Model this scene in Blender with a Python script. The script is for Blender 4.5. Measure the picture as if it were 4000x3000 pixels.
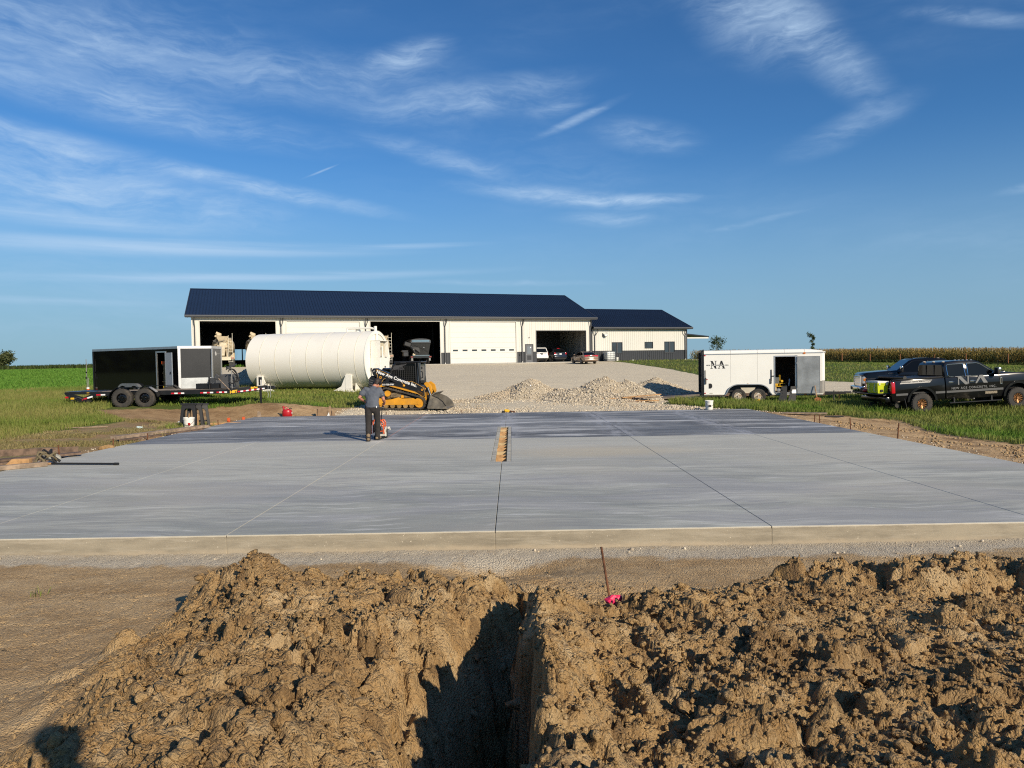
import bpy, bmesh, math, random
import numpy as np
from mathutils import Vector, Matrix

for _o in list(bpy.data.objects):
    bpy.data.objects.remove(_o)
S = bpy.context.scene
COL = S.collection
R = math.radians
random.seed(7)
RNG = np.random.default_rng(11)

# ------------------------------------------------------------------ camera
CAM_ROLL, CAM_PITCH, CAM_H = 0.0169, 0.0314, 2.0
cam_d = bpy.data.cameras.new('camera')
cam = bpy.data.objects.new('camera', cam_d)
COL.objects.link(cam)
cam_d.sensor_width = 36.0
cam_d.lens = 36.0 * 2773.0 / 4000.0
cam_d.clip_start = 0.05
cam_d.clip_end = 6000
cam.matrix_world = (Matrix.Translation((0, 0, CAM_H)) @ Matrix.Rotation(math.pi / 2 - CAM_PITCH, 4, 'X')
                    @ Matrix.Rotation(-CAM_ROLL, 4, 'Z'))
S.camera = cam

# ------------------------------------------------------------------ light
SUN_EL = R(26.0)
SUN_AZ = math.atan2(0.592, -0.806)          # angle from +Y towards +X of the direction to the sun
SUNV = Vector((math.sin(SUN_AZ) * math.cos(SUN_EL), math.cos(SUN_AZ) * math.cos(SUN_EL), math.sin(SUN_EL)))
sun_d = bpy.data.lights.new('sun', 'SUN')
sun_d.energy = 5.0
sun_d.angle = R(0.53)
sun_d.color = (1.0, 0.87, 0.68)
sun = bpy.data.objects.new('sun', sun_d)
COL.objects.link(sun)
sun.rotation_euler = SUNV.to_track_quat('Z', 'Y').to_euler()
sun.location = SUNV * 60

W = bpy.data.worlds.new('World')
S.world = W
W.use_nodes = True
W.cycles.sampling_method = 'AUTOMATIC'


class NT:
    """small helper to write node trees"""
    def __init__(s, nt):
        s.nt = nt
        nt.nodes.clear()

    def n(s, t, **k):
        nd = s.nt.nodes.new(t)
        for a, b in k.items():
            setattr(nd, a, b)
        return nd

    def put(s, sock, v):
        if hasattr(v, 'is_linked') or isinstance(v, bpy.types.NodeSocket):
            s.nt.links.new(v, sock)
        elif v is not None:
            if isinstance(v, (tuple, list)) and len(v) == 3 and sock.type == 'RGBA':
                v = (*v, 1)
            sock.default_value = v

    def math(s, op, a, b=None, c=None, clamp=False):
        nd = s.n('ShaderNodeMath', operation=op, use_clamp=clamp)
        for i, v in enumerate((a, b, c)):
            if v is not None:
                s.put(nd.inputs[i], v)
        return nd.outputs[0]

    def vmath(s, op, a, b=None, out=0):
        nd = s.n('ShaderNodeVectorMath', operation=op)
        s.put(nd.inputs[0], a)
        if b is not None:
            s.put(nd.inputs[3 if op == 'SCALE' else 1], b)
        return nd.outputs[out]

    def mix(s, f, a, b, mode='MIX'):
        nd = s.n('ShaderNodeMix', data_type='RGBA', blend_type=mode)
        s.put(nd.inputs[0], f)
        s.put(nd.inputs[6], a)
        s.put(nd.inputs[7], b)
        return nd.outputs[2]

    def noise(s, vec, scale, detail=4, rough=.55, dist=0, out='Fac', dim='3D'):
        nd = s.n('ShaderNodeTexNoise', noise_dimensions=dim)
        if vec is not None:
            s.put(nd.inputs['Vector'], vec)
        nd.inputs['Scale'].default_value = scale
        nd.inputs['Detail'].default_value = detail
        nd.inputs['Roughness'].default_value = rough
        nd.inputs['Distortion'].default_value = dist
        return nd.outputs[out]

    def ramp(s, v, lo, hi, a=0., b=1., smooth=True):
        nd = s.n('ShaderNodeMapRange', interpolation_type='SMOOTHSTEP' if smooth else 'LINEAR', clamp=True)
        s.put(nd.inputs[0], v)
        s.put(nd.inputs[1], lo)
        s.put(nd.inputs[2], hi)
        s.put(nd.inputs[3], a)
        s.put(nd.inputs[4], b)
        return nd.outputs[0]

    def mapping(s, vec, loc=(0, 0, 0), rot=(0, 0, 0), sc=(1, 1, 1), kind='POINT'):
        nd = s.n('ShaderNodeMapping', vector_type=kind)
        s.put(nd.inputs['Vector'], vec)
        nd.inputs['Location'].default_value = loc
        nd.inputs['Rotation'].default_value = rot
        nd.inputs['Scale'].default_value = sc
        return nd.outputs[0]


def build_world():
    t = NT(W.node_tree)
    out = t.n('ShaderNodeOutputWorld')
    bg = t.n('ShaderNodeBackground')
    bg.inputs['Strength'].default_value = 0.115
    sky = t.n('ShaderNodeTexSky', sky_type='NISHITA')
    sky.sun_disc = False
    sky.sun_elevation = SUN_EL
    sky.sun_rotation = SUN_AZ
    sky.altitude = 300
    sky.air_density = 1.0
    sky.dust_density = 0.35
    sky.ozone_density = 2.2
    hs = t.n('ShaderNodeHueSaturation')
    hs.inputs['Saturation'].default_value = 1.12
    t.put(hs.inputs['Color'], sky.outputs[0])
    tint = t.mix(1.0, hs.outputs[0], (0.37, 0.63, 0.84), 'MULTIPLY')
    # cirrus: directions are turned into azimuth / elevation in degrees
    co = t.n('ShaderNodeTexCoord')
    sep = t.n('ShaderNodeSeparateXYZ')
    t.put(sep.inputs[0], co.outputs['Generated'])
    az = t.math('MULTIPLY', t.math('ARCTAN2', sep.outputs[0], sep.outputs[1]), 180 / math.pi)
    el = t.math('MULTIPLY', t.math('ARCSINE', sep.outputs[2]), 180 / math.pi)
    cmb = t.n('ShaderNodeCombineXYZ')
    t.put(cmb.inputs[0], az)
    t.put(cmb.inputs[1], el)
    p = cmb.outputs[0]
    warp = t.noise(p, 0.11, 3, .55, 0, 'Color')
    wv = t.vmath('SCALE', t.vmath('SUBTRACT', warp, (.5, .5, .5)), 3.4)
    pw = t.vmath('ADD', p, wv)
    # fibre textures: long soft streaks and tight combed fibres
    long_ = t.noise(t.mapping(pw, sc=(.07, .62, 1), rot=(0, 0, R(-3))), 1.0, 7, .62, .15)
    comb = t.noise(t.mapping(pw, sc=(.22, 1.0, 1), rot=(0, 0, R(24))), 1.3, 7, .66, .25)
    fib = t.math('ADD', t.math('MULTIPLY', t.ramp(long_, .34, .70), .62), t.math('MULTIPLY', t.ramp(comb, .38, .72), .50))
    flatb = t.noise(t.mapping(p, sc=(.035, 1.1, 1), rot=(0, 0, R(-1))), 1.0, 6, .6, .2)
    # (az, el, half length, half width, tilt, weight)
    wisps = [(-30, 21.5, 17, 3.4, 2, .60), (-14, 21.0, 13, 2.4, 4, .42), (-7.8, 22.9, 4.2, 1.3, 14, .80), (-33.0, 24.6, 3.0, 1.0, 10, 1.0), (-27, 17.8, 17, 1.8, -5, .62),
             (-3, 20.0, 11, 1.6, 8, .68), (4.2, 19.6, .9, 3.0, -80, .5), (5.8, 18.6, 4.2, .42, 20, .75), (-31, 12.2, 16, 2.6, -4, .85), (-34, 15.0, 12, 1.3, -6, .8),
             (-18, 13.0, 11, .8, -9, .95), (4, 12.9, 10, .9, -7, .75), (10, 12.4, 7, .5, -2, .85), (-5, 15.8, 8, 1.0, -14, .55),
             (19.0, 25.0, 7.0, 4.2, -34, .75), (24, 21.0, 7.0, 2.0, -44, .62), (27, 27.0, 9.5, 3.4, -14, .55), (25.5, 16.0, 5.5, 1.3, 18, .42), (33, 21.3, 5.0, .6, -17, .5),
             (11, 17, 5, 1.5, -10, .45), (37, 10.7, 3.0, .45, 6, .7), (19, 10.2, 4.0, .3, 8, .5), (0, 6.3, 9, .3, -1, .4),
             (35, 31, 14, 4, 8, .45), (-28, 31, 16, 3.5, 6, .4), (8, 11.0, 5, .7, -4, .55), (-14.7, 14.6, 1.6, .10, 24, .8)]
    bands = [(-26, 8.6, 20, .80, 1, .85), (-20, 6.7, 21, .50, 2, .75), (-8, 9.2, 7, .28, 2, .55), (-35, 4.6, 10, .35, 0, .4), (-32, 10.2, 12, .8, -2, .6)]
    acc = None
    for (a, e, hl, hw, tl, wt) in wisps:
        m = t.mapping(t.vmath('ADD', p, t.vmath('SCALE', wv, .22)), loc=(a, e, 0), rot=(0, 0, R(tl)), sc=(hl, hw, 1), kind='TEXTURE')
        ln = t.vmath('LENGTH', m, out=1)
        w = t.ramp(ln, 1.15, .05, 0, wt)
        acc = w if acc is None else t.math('ADD', acc, w)
    bacc = None
    for (a, e, hl, hw, tl, wt) in bands:
        m = t.mapping(t.vmath('ADD', p, t.vmath('SCALE', wv, .05)), loc=(a, e, 0), rot=(0, 0, R(tl)), sc=(hl, hw, 1), kind='TEXTURE')
        w = t.ramp(t.vmath('LENGTH', m, out=1), 1.15, .05, 0, wt)
        bacc = w if bacc is None else t.math('ADD', bacc, w)
    bacc = t.math('MULTIPLY', bacc, t.ramp(flatb, .32, .62, .25, 1.0))
    # a thin veil carries on over the rest of the sky
    veil = t.ramp(t.noise(t.mapping(p, sc=(.03, .1, 1)), 1.0, 3, .5), .42, .75, 0, .22)
    acc = t.math('ADD', acc, veil)
    tint = t.mix(t.ramp(el, 17, 1, 0, .82), tint, (1.92, 3.12, 4.25))
    fib2 = t.math('ADD', t.math('MULTIPLY', fib, .90), .17)
    cl = t.math('MULTIPLY', t.math('MULTIPLY', acc, fib2), .80, clamp=True)
    cl = t.math('ADD', cl, t.math('MULTIPLY', bacc, .72))
    cl = t.math('MULTIPLY', cl, t.ramp(el, 0.0, 4.0))
    cl = t.math('MINIMUM', cl, .8)
    mixd = t.mix(cl, tint, (3.9, 5.2, 6.8))
    t.put(bg.inputs['Color'], mixd)
    t.put(out.inputs['Surface'], bg.outputs[0])


build_world()
V = S.view_settings
V.view_transform = 'Standard'
V.look = 'None'
V.exposure = 0.2
V.gamma = 1.0
V.use_curve_mapping = False
S.render.engine = 'CYCLES'
S.cycles.use_denoising = False
S.cycles.pixel_filter_type = 'BLACKMAN_HARRIS'
S.cycles.filter_width = 1.15
S.cycles.max_bounces = 6
S.cycles.caustics_reflective = False
S.cycles.caustics_refractive = False

# ------------------------------------------------------------------ materials
MATS = {}


def pm(name, col, rough=.55, metal=0., var=.12, vs=3., bump=0., bs=40., col2=None, dirt=None, dirt_amt=.0, coat=0., spec=.5, aniso=(1, 1, 1), trans=0., emit=0):
    """procedural principled material: colour noise, optional dirt film and fine relief"""
    if name in MATS:
        return MATS[name]
    m = bpy.data.materials.new(name)
    m.use_nodes = True
    t = NT(m.node_tree)
    out = t.n('ShaderNodeOutputMaterial')
    b = t.n('ShaderNodeBsdfPrincipled')
    co = t.n('ShaderNodeTexCoord')
    v = t.mapping(co.outputs['Object'], sc=aniso)
    nz = t.noise(v, vs, 5, .6)
    c2 = col2 if col2 else tuple(max(0, c * (1 - var * 2)) for c in col)
    base = t.mix(t.ramp(nz, .3, .7), col, c2) if (var or col2) else None
    if dirt:
        d = t.ramp(t.noise(v, vs * .6, 6, .65, .4), .62 - dirt_amt * .5, .8 - dirt_amt * .3, 0, min(1, .3 + dirt_amt))
        base = t.mix(d, base if base else (*col, 1), dirt)
        t.put(b.inputs['Roughness'], t.math('ADD', t.math('MULTIPLY', d, .35), rough, clamp=True))
    else:
        b.inputs['Roughness'].default_value = rough
    if base is not None:
        t.put(b.inputs['Base Color'], base)
    else:
        b.inputs['Base Color'].default_value = (*col, 1)
    b.inputs['Metallic'].default_value = metal
    b.inputs['Specular IOR Level'].default_value = spec
    b.inputs['Coat Weight'].default_value = coat
    b.inputs['Coat Roughness'].default_value = .06
    if trans:
        b.inputs['Transmission Weight'].default_value = trans
    if bump:
        bp = t.n('ShaderNodeBump')
        bp.inputs['Strength'].default_value = bump
        bp.inputs['Distance'].default_value = .02
        t.put(bp.inputs['Height'], t.noise(v, bs, 6, .65))
        t.put(b.inputs['Normal'], bp.outputs[0])
    t.put(out.inputs['Surface'], b.outputs[0])
    MATS[name] = m
    return m


DUST = (.33, .26, .18)
M_WHITE = pm('white_paint', (.80, .79, .74), .45, var=.03, vs=.8)
M_WALLW = pm('white_steel_siding', (.60, .585, .53), .42, var=.025, vs=.5)
M_DOORW = pm('white_overhead_door', (.61, .595, .55), .5, var=.02, vs=.6)
M_WAIN = pm('charcoal_steel_siding', (.030, .033, .040), .38, var=.15, vs=.6)
M_ROOF = pm('dark_blue_black_roof_steel', (.0125, .018, .034), .34, var=.12, vs=.35)
M_TRIM = pm('charcoal_trim', (.045, .048, .055), .4, var=.1)
M_GUT = pm('charcoal_gutter_paint', (.09, .09, .095), .3, var=.05)
M_SOFF = pm('grey_soffit', (.28, .28, .27), .6)
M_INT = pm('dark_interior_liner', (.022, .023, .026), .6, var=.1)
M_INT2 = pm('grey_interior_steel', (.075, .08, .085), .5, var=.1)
M_WOODI = pm('interior_wood', (.16, .085, .045), .7, var=.25, vs=6)
M_CONC = pm('apron_concrete', (.40, .385, .35), .85, var=.1, vs=1.5, bump=.2)
M_GLASS = pm('window_glass', (.035, .045, .055), .06, var=0, spec=.8)
M_GLASSB = pm('tinted_glass', (.004, .0045, .005), .05, var=0, spec=.22)
M_BLACK = pm('gloss_black_paint', (.0045, .0045, .0055), .14, var=.05, coat=.0, spec=.42, dirt=(.05, .045, .04), dirt_amt=.05)
M_BLACK2 = pm('gloss_black_paint_dusty', (.0065, .0065, .0075), .16, var=.05, coat=.0, spec=.45, dirt=(.10, .085, .065), dirt_amt=.12, vs=1.4)
M_MATTE = pm('matt_black_plastic', (.014, .014, .015), .6, var=.2, dirt=(.07, .06, .05), dirt_amt=.1)
M_SATIN = pm('satin_black_steel', (.011, .011, .012), .38, var=.2, dirt=(.06, .05, .04), dirt_amt=.1)
M_RUB = pm('tyre_rubber', (.040, .037, .034), .85, var=.25, vs=5, dirt=(.11, .09, .07), dirt_amt=.35)
M_CHROME = pm('chrome', (.75, .75, .76), .12, 1., var=.05)
M_ALU = pm('aluminium', (.58, .58, .58), .38, .85, var=.1, vs=2)
M_GALV = pm('galvanised_sheet', (.50, .52, .53), .42, .55, var=.14, vs=2.2, bump=.12, bs=6)
M_STEEL = pm('worn_steel', (.20, .19, .18), .42, .8, var=.3, vs=4, dirt=(.16, .12, .08), dirt_amt=.3)
M_RED = pm('red_plastic', (.42, .012, .018), .3, var=.1)
M_TLRED = pm('red_lamp_lens', (.50, .012, .02), .12, var=.1, coat=.5)
M_ORANGE = pm('orange_paint', (.68, .12, .035), .4, var=.12, vs=9)
M_AMBER = pm('amber_lens', (.75, .22, .02), .2)
M_YEL = pm('machine_yellow', (.66, .30, .018), .38, var=.12, vs=3, dirt=(.28, .17, .07), dirt_amt=.22)
M_YEL2 = pm('yellow_plastic', (.72, .42, .02), .4, var=.1)
M_WOOD = pm('new_lumber', (.52, .30, .13), .75, var=.22, vs=7, aniso=(1, 1, 1), bump=.2)
M_WOODO = pm('weathered_lumber', (.19, .125, .085), .85, var=.3, vs=8, bump=.3)
M_WOODG = pm('grey_weathered_lumber', (.36, .265, .185), .85, var=.25, vs=7, bump=.3)
M_DECK = pm('weathered_deck_plank', (.27, .22, .165), .85, var=.28, vs=5, bump=.3)
M_WPL = pm('white_plastic', (.78, .76, .70), .4, var=.05, vs=8, dirt=(.45, .42, .38), dirt_amt=.12)
M_TANK = pm('cream_tank_paint', (.79, .765, .69), .42, var=.015, vs=.5, dirt=(.56, .54, .48), dirt_amt=.03)
M_CREAM = pm('cream_truck_paint', (.60, .50, .34), .45, var=.15, vs=2, dirt=(.36, .30, .22), dirt_amt=.3)
M_SKIN = pm('skin', (.46, .20, .125), .5, var=.08, vs=9)
M_HAIR = pm('brown_hair', (.035, .020, .013), .6, var=.3, vs=40, bump=.4, bs=120)
M_SHIRT = pm('slate_grey_cotton', (.095, .108, .135), .9, var=.14, vs=7, dirt=(.26, .26, .26), dirt_amt=.1, bump=.3, bs=18)
M_PANTS = pm('charcoal_canvas', (.026, .022, .021), .9, var=.2, vs=8, dirt=(.20, .18, .16), dirt_amt=.12, bump=.3, bs=20)
M_BOOT = pm('tan_boot_leather', (.24, .17, .10), .8, var=.2, vs=10)
M_BRONZE = pm('bronze_wheel', (.45, .22, .09), .35, .7, var=.1)
M_LIME = pm('lime_plastic', (.56, .62, .02), .4, var=.06)
M_PINK = pm('pink_flagging', (.78, .03, .11), .45, var=.12, vs=20)
M_RUST = pm('rusty_steel', (.20, .08, .035), .8, .3, var=.3, vs=10)
M_TANP = pm('tan_metallic_paint', (.26, .185, .135), .25, .35, var=.05, coat=.5)
M_NAVY = pm('dark_metallic_paint', (.018, .020, .028), .2, .3, var=.05, coat=.6)
M_SUVW = pm('white_car_paint', (.80, .78, .73), .25, var=.02, coat=.5)
M_CARD = pm('cardboard', (.36, .24, .14), .85, var=.15, vs=6)
M_DECAL = pm('grey_decal_vinyl', (.20, .20, .20), .35, var=.08)
M_DECALD = pm('dark_grey_decal_vinyl', (.10, .10, .10), .4, var=.05)
M_STRIPE = pm('pale_grey_vinyl', (.24, .235, .225), .35, var=.08)
M_INK = pm('black_lettering', (.012, .012, .013), .5, var=0)
M_LET = pm('white_lettering', (.80, .80, .78), .5, var=0)
M_LETY = pm('yellow_lettering', (.80, .48, .02), .5, var=0)
M_LETR = pm('red_lettering', (.55, .03, .03), .5, var=0)
M_REFR = pm('red_reflective_tape', (.50, .015, .03), .35, var=.1, vs=20)
M_REFW = pm('white_reflective_tape', (.78, .78, .78), .35, var=.05)
M_HEAD = pm('headlamp_lens', (.55, .57, .60), .08, .3, var=.2, vs=12)
M_PLATE = pm('number_plate', (.70, .70, .68), .4, var=.1, vs=20)
M_TURQ = pm('rear_window_sky_glass', (.10, .16, .20), .05, var=0, spec=.8)

# ------------------------------------------------------------------ object helpers


def obj(name, me, m=None, parent=None):
    o = bpy.data.objects.new(name, me)
    if m is not None and not me.materials:
        me.materials.append(m)
    COL.objects.link(o)
    if parent is not None:
        o.parent = parent
    return o


def tag(o, label=None, cat=None, group=None, kind=None):
    if label:
        o['label'] = label
    if cat:
        o['category'] = cat
    if group:
        o['group'] = group
    if kind:
        o['kind'] = kind
    return o


def thing(name, label, cat, loc=(0, 0, 0), rz=0., group=None, rx=0., ry=0.):
    o = bpy.data.objects.new(name, None)
    o.empty_display_size = .2
    COL.objects.link(o)
    o.location = loc
    o.rotation_euler = (rx, ry, rz)
    return tag(o, label, cat, group)


def copy_tree(o, parent=None):
    c = o.copy()
    COL.objects.link(c)
    if parent is not None:
        c.parent = parent
    for ch in list(o.children):
        copy_tree(ch, c)
    return c


class MB:
    def __init__(s):
        s.bm = bmesh.new()

    def _merge(s, b, mw=None):
        if mw is not None:
            bmesh.ops.transform(b, matrix=mw, verts=b.verts)
        me = bpy.data.meshes.new('tmp')
        b.to_mesh(me)
        b.free()
        s.bm.from_mesh(me)
        bpy.data.meshes.remove(me)
        return s

    def box(s, c, d, bev=0., rot=None, seg=1):
        b = bmesh.new()
        bmesh.ops.create_cube(b, size=1)
        bmesh.ops.scale(b, vec=d, verts=b.verts)
        if bev:
            bmesh.ops.bevel(b, geom=list(b.edges), offset=bev, segments=seg, affect='EDGES', profile=.5)
        mw = Matrix.Translation(c)
        if rot is not None:
            mw = mw @ (rot if isinstance(rot, Matrix) else Matrix.Rotation(rot, 4, 'Z'))
        return s._merge(b, mw)

    def span(s, x0, x1, y0, y1, z0, z1, bev=0., seg=1):
        return s.box(((x0 + x1) / 2, (y0 + y1) / 2, (z0 + z1) / 2), (abs(x1 - x0), abs(y1 - y0), abs(z1 - z0)), bev, None, seg)

    def cyl(s, p0, p1, r0, r1=None, n=16, caps=True):
        r1 = r0 if r1 is None else r1
        p0, p1 = Vector(p0), Vector(p1)
        d = p1 - p0
        b = bmesh.new()
        bmesh.ops.create_cone(b, cap_ends=caps, segments=n, radius1=r0, radius2=r1, depth=d.length)
        return s._merge(b, Matrix.Translation((p0 + p1) / 2) @ d.to_track_quat('Z', 'Y').to_matrix().to_4x4())

    def tube(s, pts, r, n=8):
        for a, b in zip(pts[:-1], pts[1:]):
            s.cyl(a, b, r, n=n)
        for p in pts[1:-1]:
            s.ball(p, r, 1)
        return s

    def ball(s, c, r, sub=2, sc=(1, 1, 1)):
        b = bmesh.new()
        bmesh.ops.create_icosphere(b, subdivisions=sub, radius=r)
        return s._merge(b, Matrix.Translation(c) @ Matrix.Diagonal((*sc, 1)))

    def prism(s, poly, a, b_, axis='Y', bev=0., seg=1):
        """extrude a 2-D polygon; axis Y: poly is (x,z); axis X: poly is (y,z); axis Z: poly is (x,y)"""
        b = bmesh.new()
        f = {'Y': lambda p, h: (p[0], h, p[1]), 'X': lambda p, h: (h, p[0], p[1]), 'Z': lambda p, h: (p[0], p[1], h)}[axis]
        v0 = [b.verts.new(f(p, a)) for p in poly]
        v1 = [b.verts.new(f(p, b_)) for p in poly]
        b.faces.new(v0)
        b.faces.new(v1[::-1])
        n = len(poly)
        for i in range(n):
            b.faces.new((v0[i], v1[i], v1[(i + 1) % n], v0[(i + 1) % n]))
        bmesh.ops.recalc_face_normals(b, faces=b.faces)
        if bev:
            bmesh.ops.bevel(b, geom=list(b.edges), offset=bev, segments=seg, affect='EDGES', profile=.5)
        return s._merge(b)

    def lathe(s, prof, axis='Y', n=32, c=(0, 0, 0)):
        """prof: list of (radius, height along axis)"""
        b = bmesh.new()
        rings = []
        for r, h in prof:
            ring = []
            for i in range(n):
                a = 2 * math.pi * i / n
                p = {'Y': (r * math.cos(a), h, r * math.sin(a)), 'X': (h, r * math.cos(a), r * math.sin(a)), 'Z': (r * math.cos(a), r * math.sin(a), h)}[axis]
                ring.append(b.verts.new(p))
            rings.append(ring)
        for k in range(len(rings) - 1):
            for i in range(n):
                b.faces.new((rings[k][i], rings[k][(i + 1) % n], rings[k + 1][(i + 1) % n], rings[k + 1][i]))
        if prof[0][0] > 1e-5:
            pass
        bmesh.ops.remove_doubles(b, verts=b.verts, dist=1e-6)
        bmesh.ops.recalc_face_normals(b, faces=b.faces)
        return s._merge(b, Matrix.Translation(c))

    def loft(s, rings, cap=True):
        b = bmesh.new()
        vs = [[b.verts.new(p) for p in r] for r in rings]
        n = len(rings[0])
        for k in range(len(vs) - 1):
            for i in range(n):
                b.faces.new((vs[k][i], vs[k][(i + 1) % n], vs[k + 1][(i + 1) % n], vs[k + 1][i]))
        if cap:
            b.faces.new(vs[0][::-1])
            b.faces.new(vs[-1])
        bmesh.ops.recalc_face_normals(b, faces=b.faces)
        return s._merge(b)

    def quad(s, *p):
        vs = [s.bm.verts.new(q) for q in p]
        s.bm.faces.new(vs)
        return s

    def warp(s, fn):
        for v in s.bm.verts:
            v.co = fn(v.co)
        return s

    def slice(s, planes):
        for co, no in planes:
            g = list(s.bm.verts) + list(s.bm.edges) + list(s.bm.faces)
            bmesh.ops.bisect_plane(s.bm, geom=g, plane_co=co, plane_no=no, dist=1e-5)
        return s

    def mesh(s, name, smooth=0.):
        me = bpy.data.meshes.new(name)
        s.bm.to_mesh(me)
        s.bm.free()
        if smooth:
            me.shade_smooth()
            me.set_sharp_from_angle(angle=R(smooth))
        return me

    def build(s, name, m, parent=None, smooth=32.):
        return obj(name, s.mesh(name, smooth), m, parent)


def raw_mesh(name, verts, faces, m, parent=None, smooth=False):
    """faces: (n,3) or (n,4) int array"""
    me = bpy.data.meshes.new(name)
    verts = np.asarray(verts, dtype=np.float32)
    faces = np.asarray(faces, dtype=np.int32)
    k = faces.shape[1]
    me.vertices.add(len(verts))
    me.vertices.foreach_set('co', verts.ravel())
    me.loops.add(faces.size)
    me.loops.foreach_set('vertex_index', faces.ravel())
    me.polygons.add(len(faces))
    me.polygons.foreach_set('loop_start', np.arange(0, faces.size, k, dtype=np.int32))
    me.update(calc_edges=True)
    if smooth:
        me.shade_smooth()
    return obj(name, me, m, parent)


def text_mesh(name, txt, size, m, parent, mw, extrude=.003, space=1.0, bold=0., sx=1.0):
    cu = bpy.data.curves.new(name, 'FONT')
    cu.body = txt
    cu.size = size
    cu.extrude = extrude
    cu.offset = bold
    cu.space_character = space
    cu.align_x = 'CENTER'
    cu.align_y = 'CENTER'
    cu.resolution_u = 3
    t = bpy.data.objects.new('txt', cu)
    COL.objects.link(t)
    dg = bpy.context.evaluated_depsgraph_get()
    me = bpy.data.meshes.new_from_object(t.evaluated_get(dg))
    bpy.data.objects.remove(t)
    bpy.data.curves.remove(cu)
    me.name = name
    me.transform(mw @ Matrix.Diagonal((sx, 1, 1, 1)))
    me.materials.clear()
    return obj(name, me, m, parent)


def side_text_matrix(x, y, z, facing=-1, tilt=0.):
    """text plane lying on a vertical side; facing -1: reads from -Y, +1: from +Y"""
    m = Matrix.Translation((x, y, z))
    if facing > 0:
        m = m @ Matrix.Rotation(math.pi, 4, 'Z')
    return m @ Matrix.Rotation(math.pi / 2, 4, 'X') @ Matrix.Rotation(tilt, 4, 'Z')


def vnoise(x, y, seed=0):
    """smooth value noise on arrays"""
    xi, yi = np.floor(x).astype(np.int64), np.floor(y).astype(np.int64)
    fx, fy = x - xi, y - yi
    fx = fx * fx * fx * (fx * (fx * 6 - 15) + 10)
    fy = fy * fy * fy * (fy * (fy * 6 - 15) + 10)

    def h(a, b):
        n = (a * 374761393 + b * 668265263 + seed * 974634777) & 0x7fffffff
        n = ((n ^ (n >> 13)) * 1274126177) & 0x7fffffff
        n = (n ^ (n >> 16)) & 0xffffff
        return n / float(0xffffff)
    return (h(xi, yi) * (1 - fx) + h(xi + 1, yi) * fx) * (1 - fy) + (h(xi, yi + 1) * (1 - fx) + h(xi + 1, yi + 1) * fx) * fy


def fbm(x, y, oct=5, gain=.5, seed=0):
    a, s, t = 1., 0., 0.
    for i in range(oct):
        s = s + a * (vnoise(x, y, seed + i * 7) - .5)
        t += a
        a *= gain
        x, y = x * 2.03 + 3.1, y * 2.03 - 1.7
    return s / t * 2


def worley(x, y, seed=0, full=False):
    """returns F1, F2, random id of the nearest cell"""
    xi, yi = np.floor(x).astype(np.int64), np.floor(y).astype(np.int64)
    f1 = np.full(x.shape, 9.)
    f2 = np.full(x.shape, 9.)
    idv = np.zeros(x.shape)
    ox = np.zeros(x.shape)
    oy = np.zeros(x.shape)

    def h(a, b, k):
        n = (a * 374761393 + b * 668265263 + (seed * 31 + k) * 974634777) & 0x7fffffff
        n = ((n ^ (n >> 13)) * 1274126177) & 0x7fffffff
        return ((n ^ (n >> 16)) & 0xffffff) / float(0xffffff)
    for dx in (-1, 0, 1):
        for dy in (-1, 0, 1):
            cx, cy = xi + dx, yi + dy
            ex, ey = x - cx - h(cx, cy, 1), y - cy - h(cx, cy, 2)
            d = np.hypot(ex, ey)
            near = d < f1
            f2 = np.where(near, f1, np.minimum(f2, d))
            idv = np.where(near, h(cx, cy, 3), idv)
            ox, oy = np.where(near, ex, ox), np.where(near, ey, oy)
            f1 = np.where(near, d, f1)
    if full:
        return f1, f2, idv, ox, oy
    return f1, f2, idv


def sstep(a, b, x):
    t = np.clip((x - a) / (b - a), 0, 1)
    return t * t * (3 - 2 * t)

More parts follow.
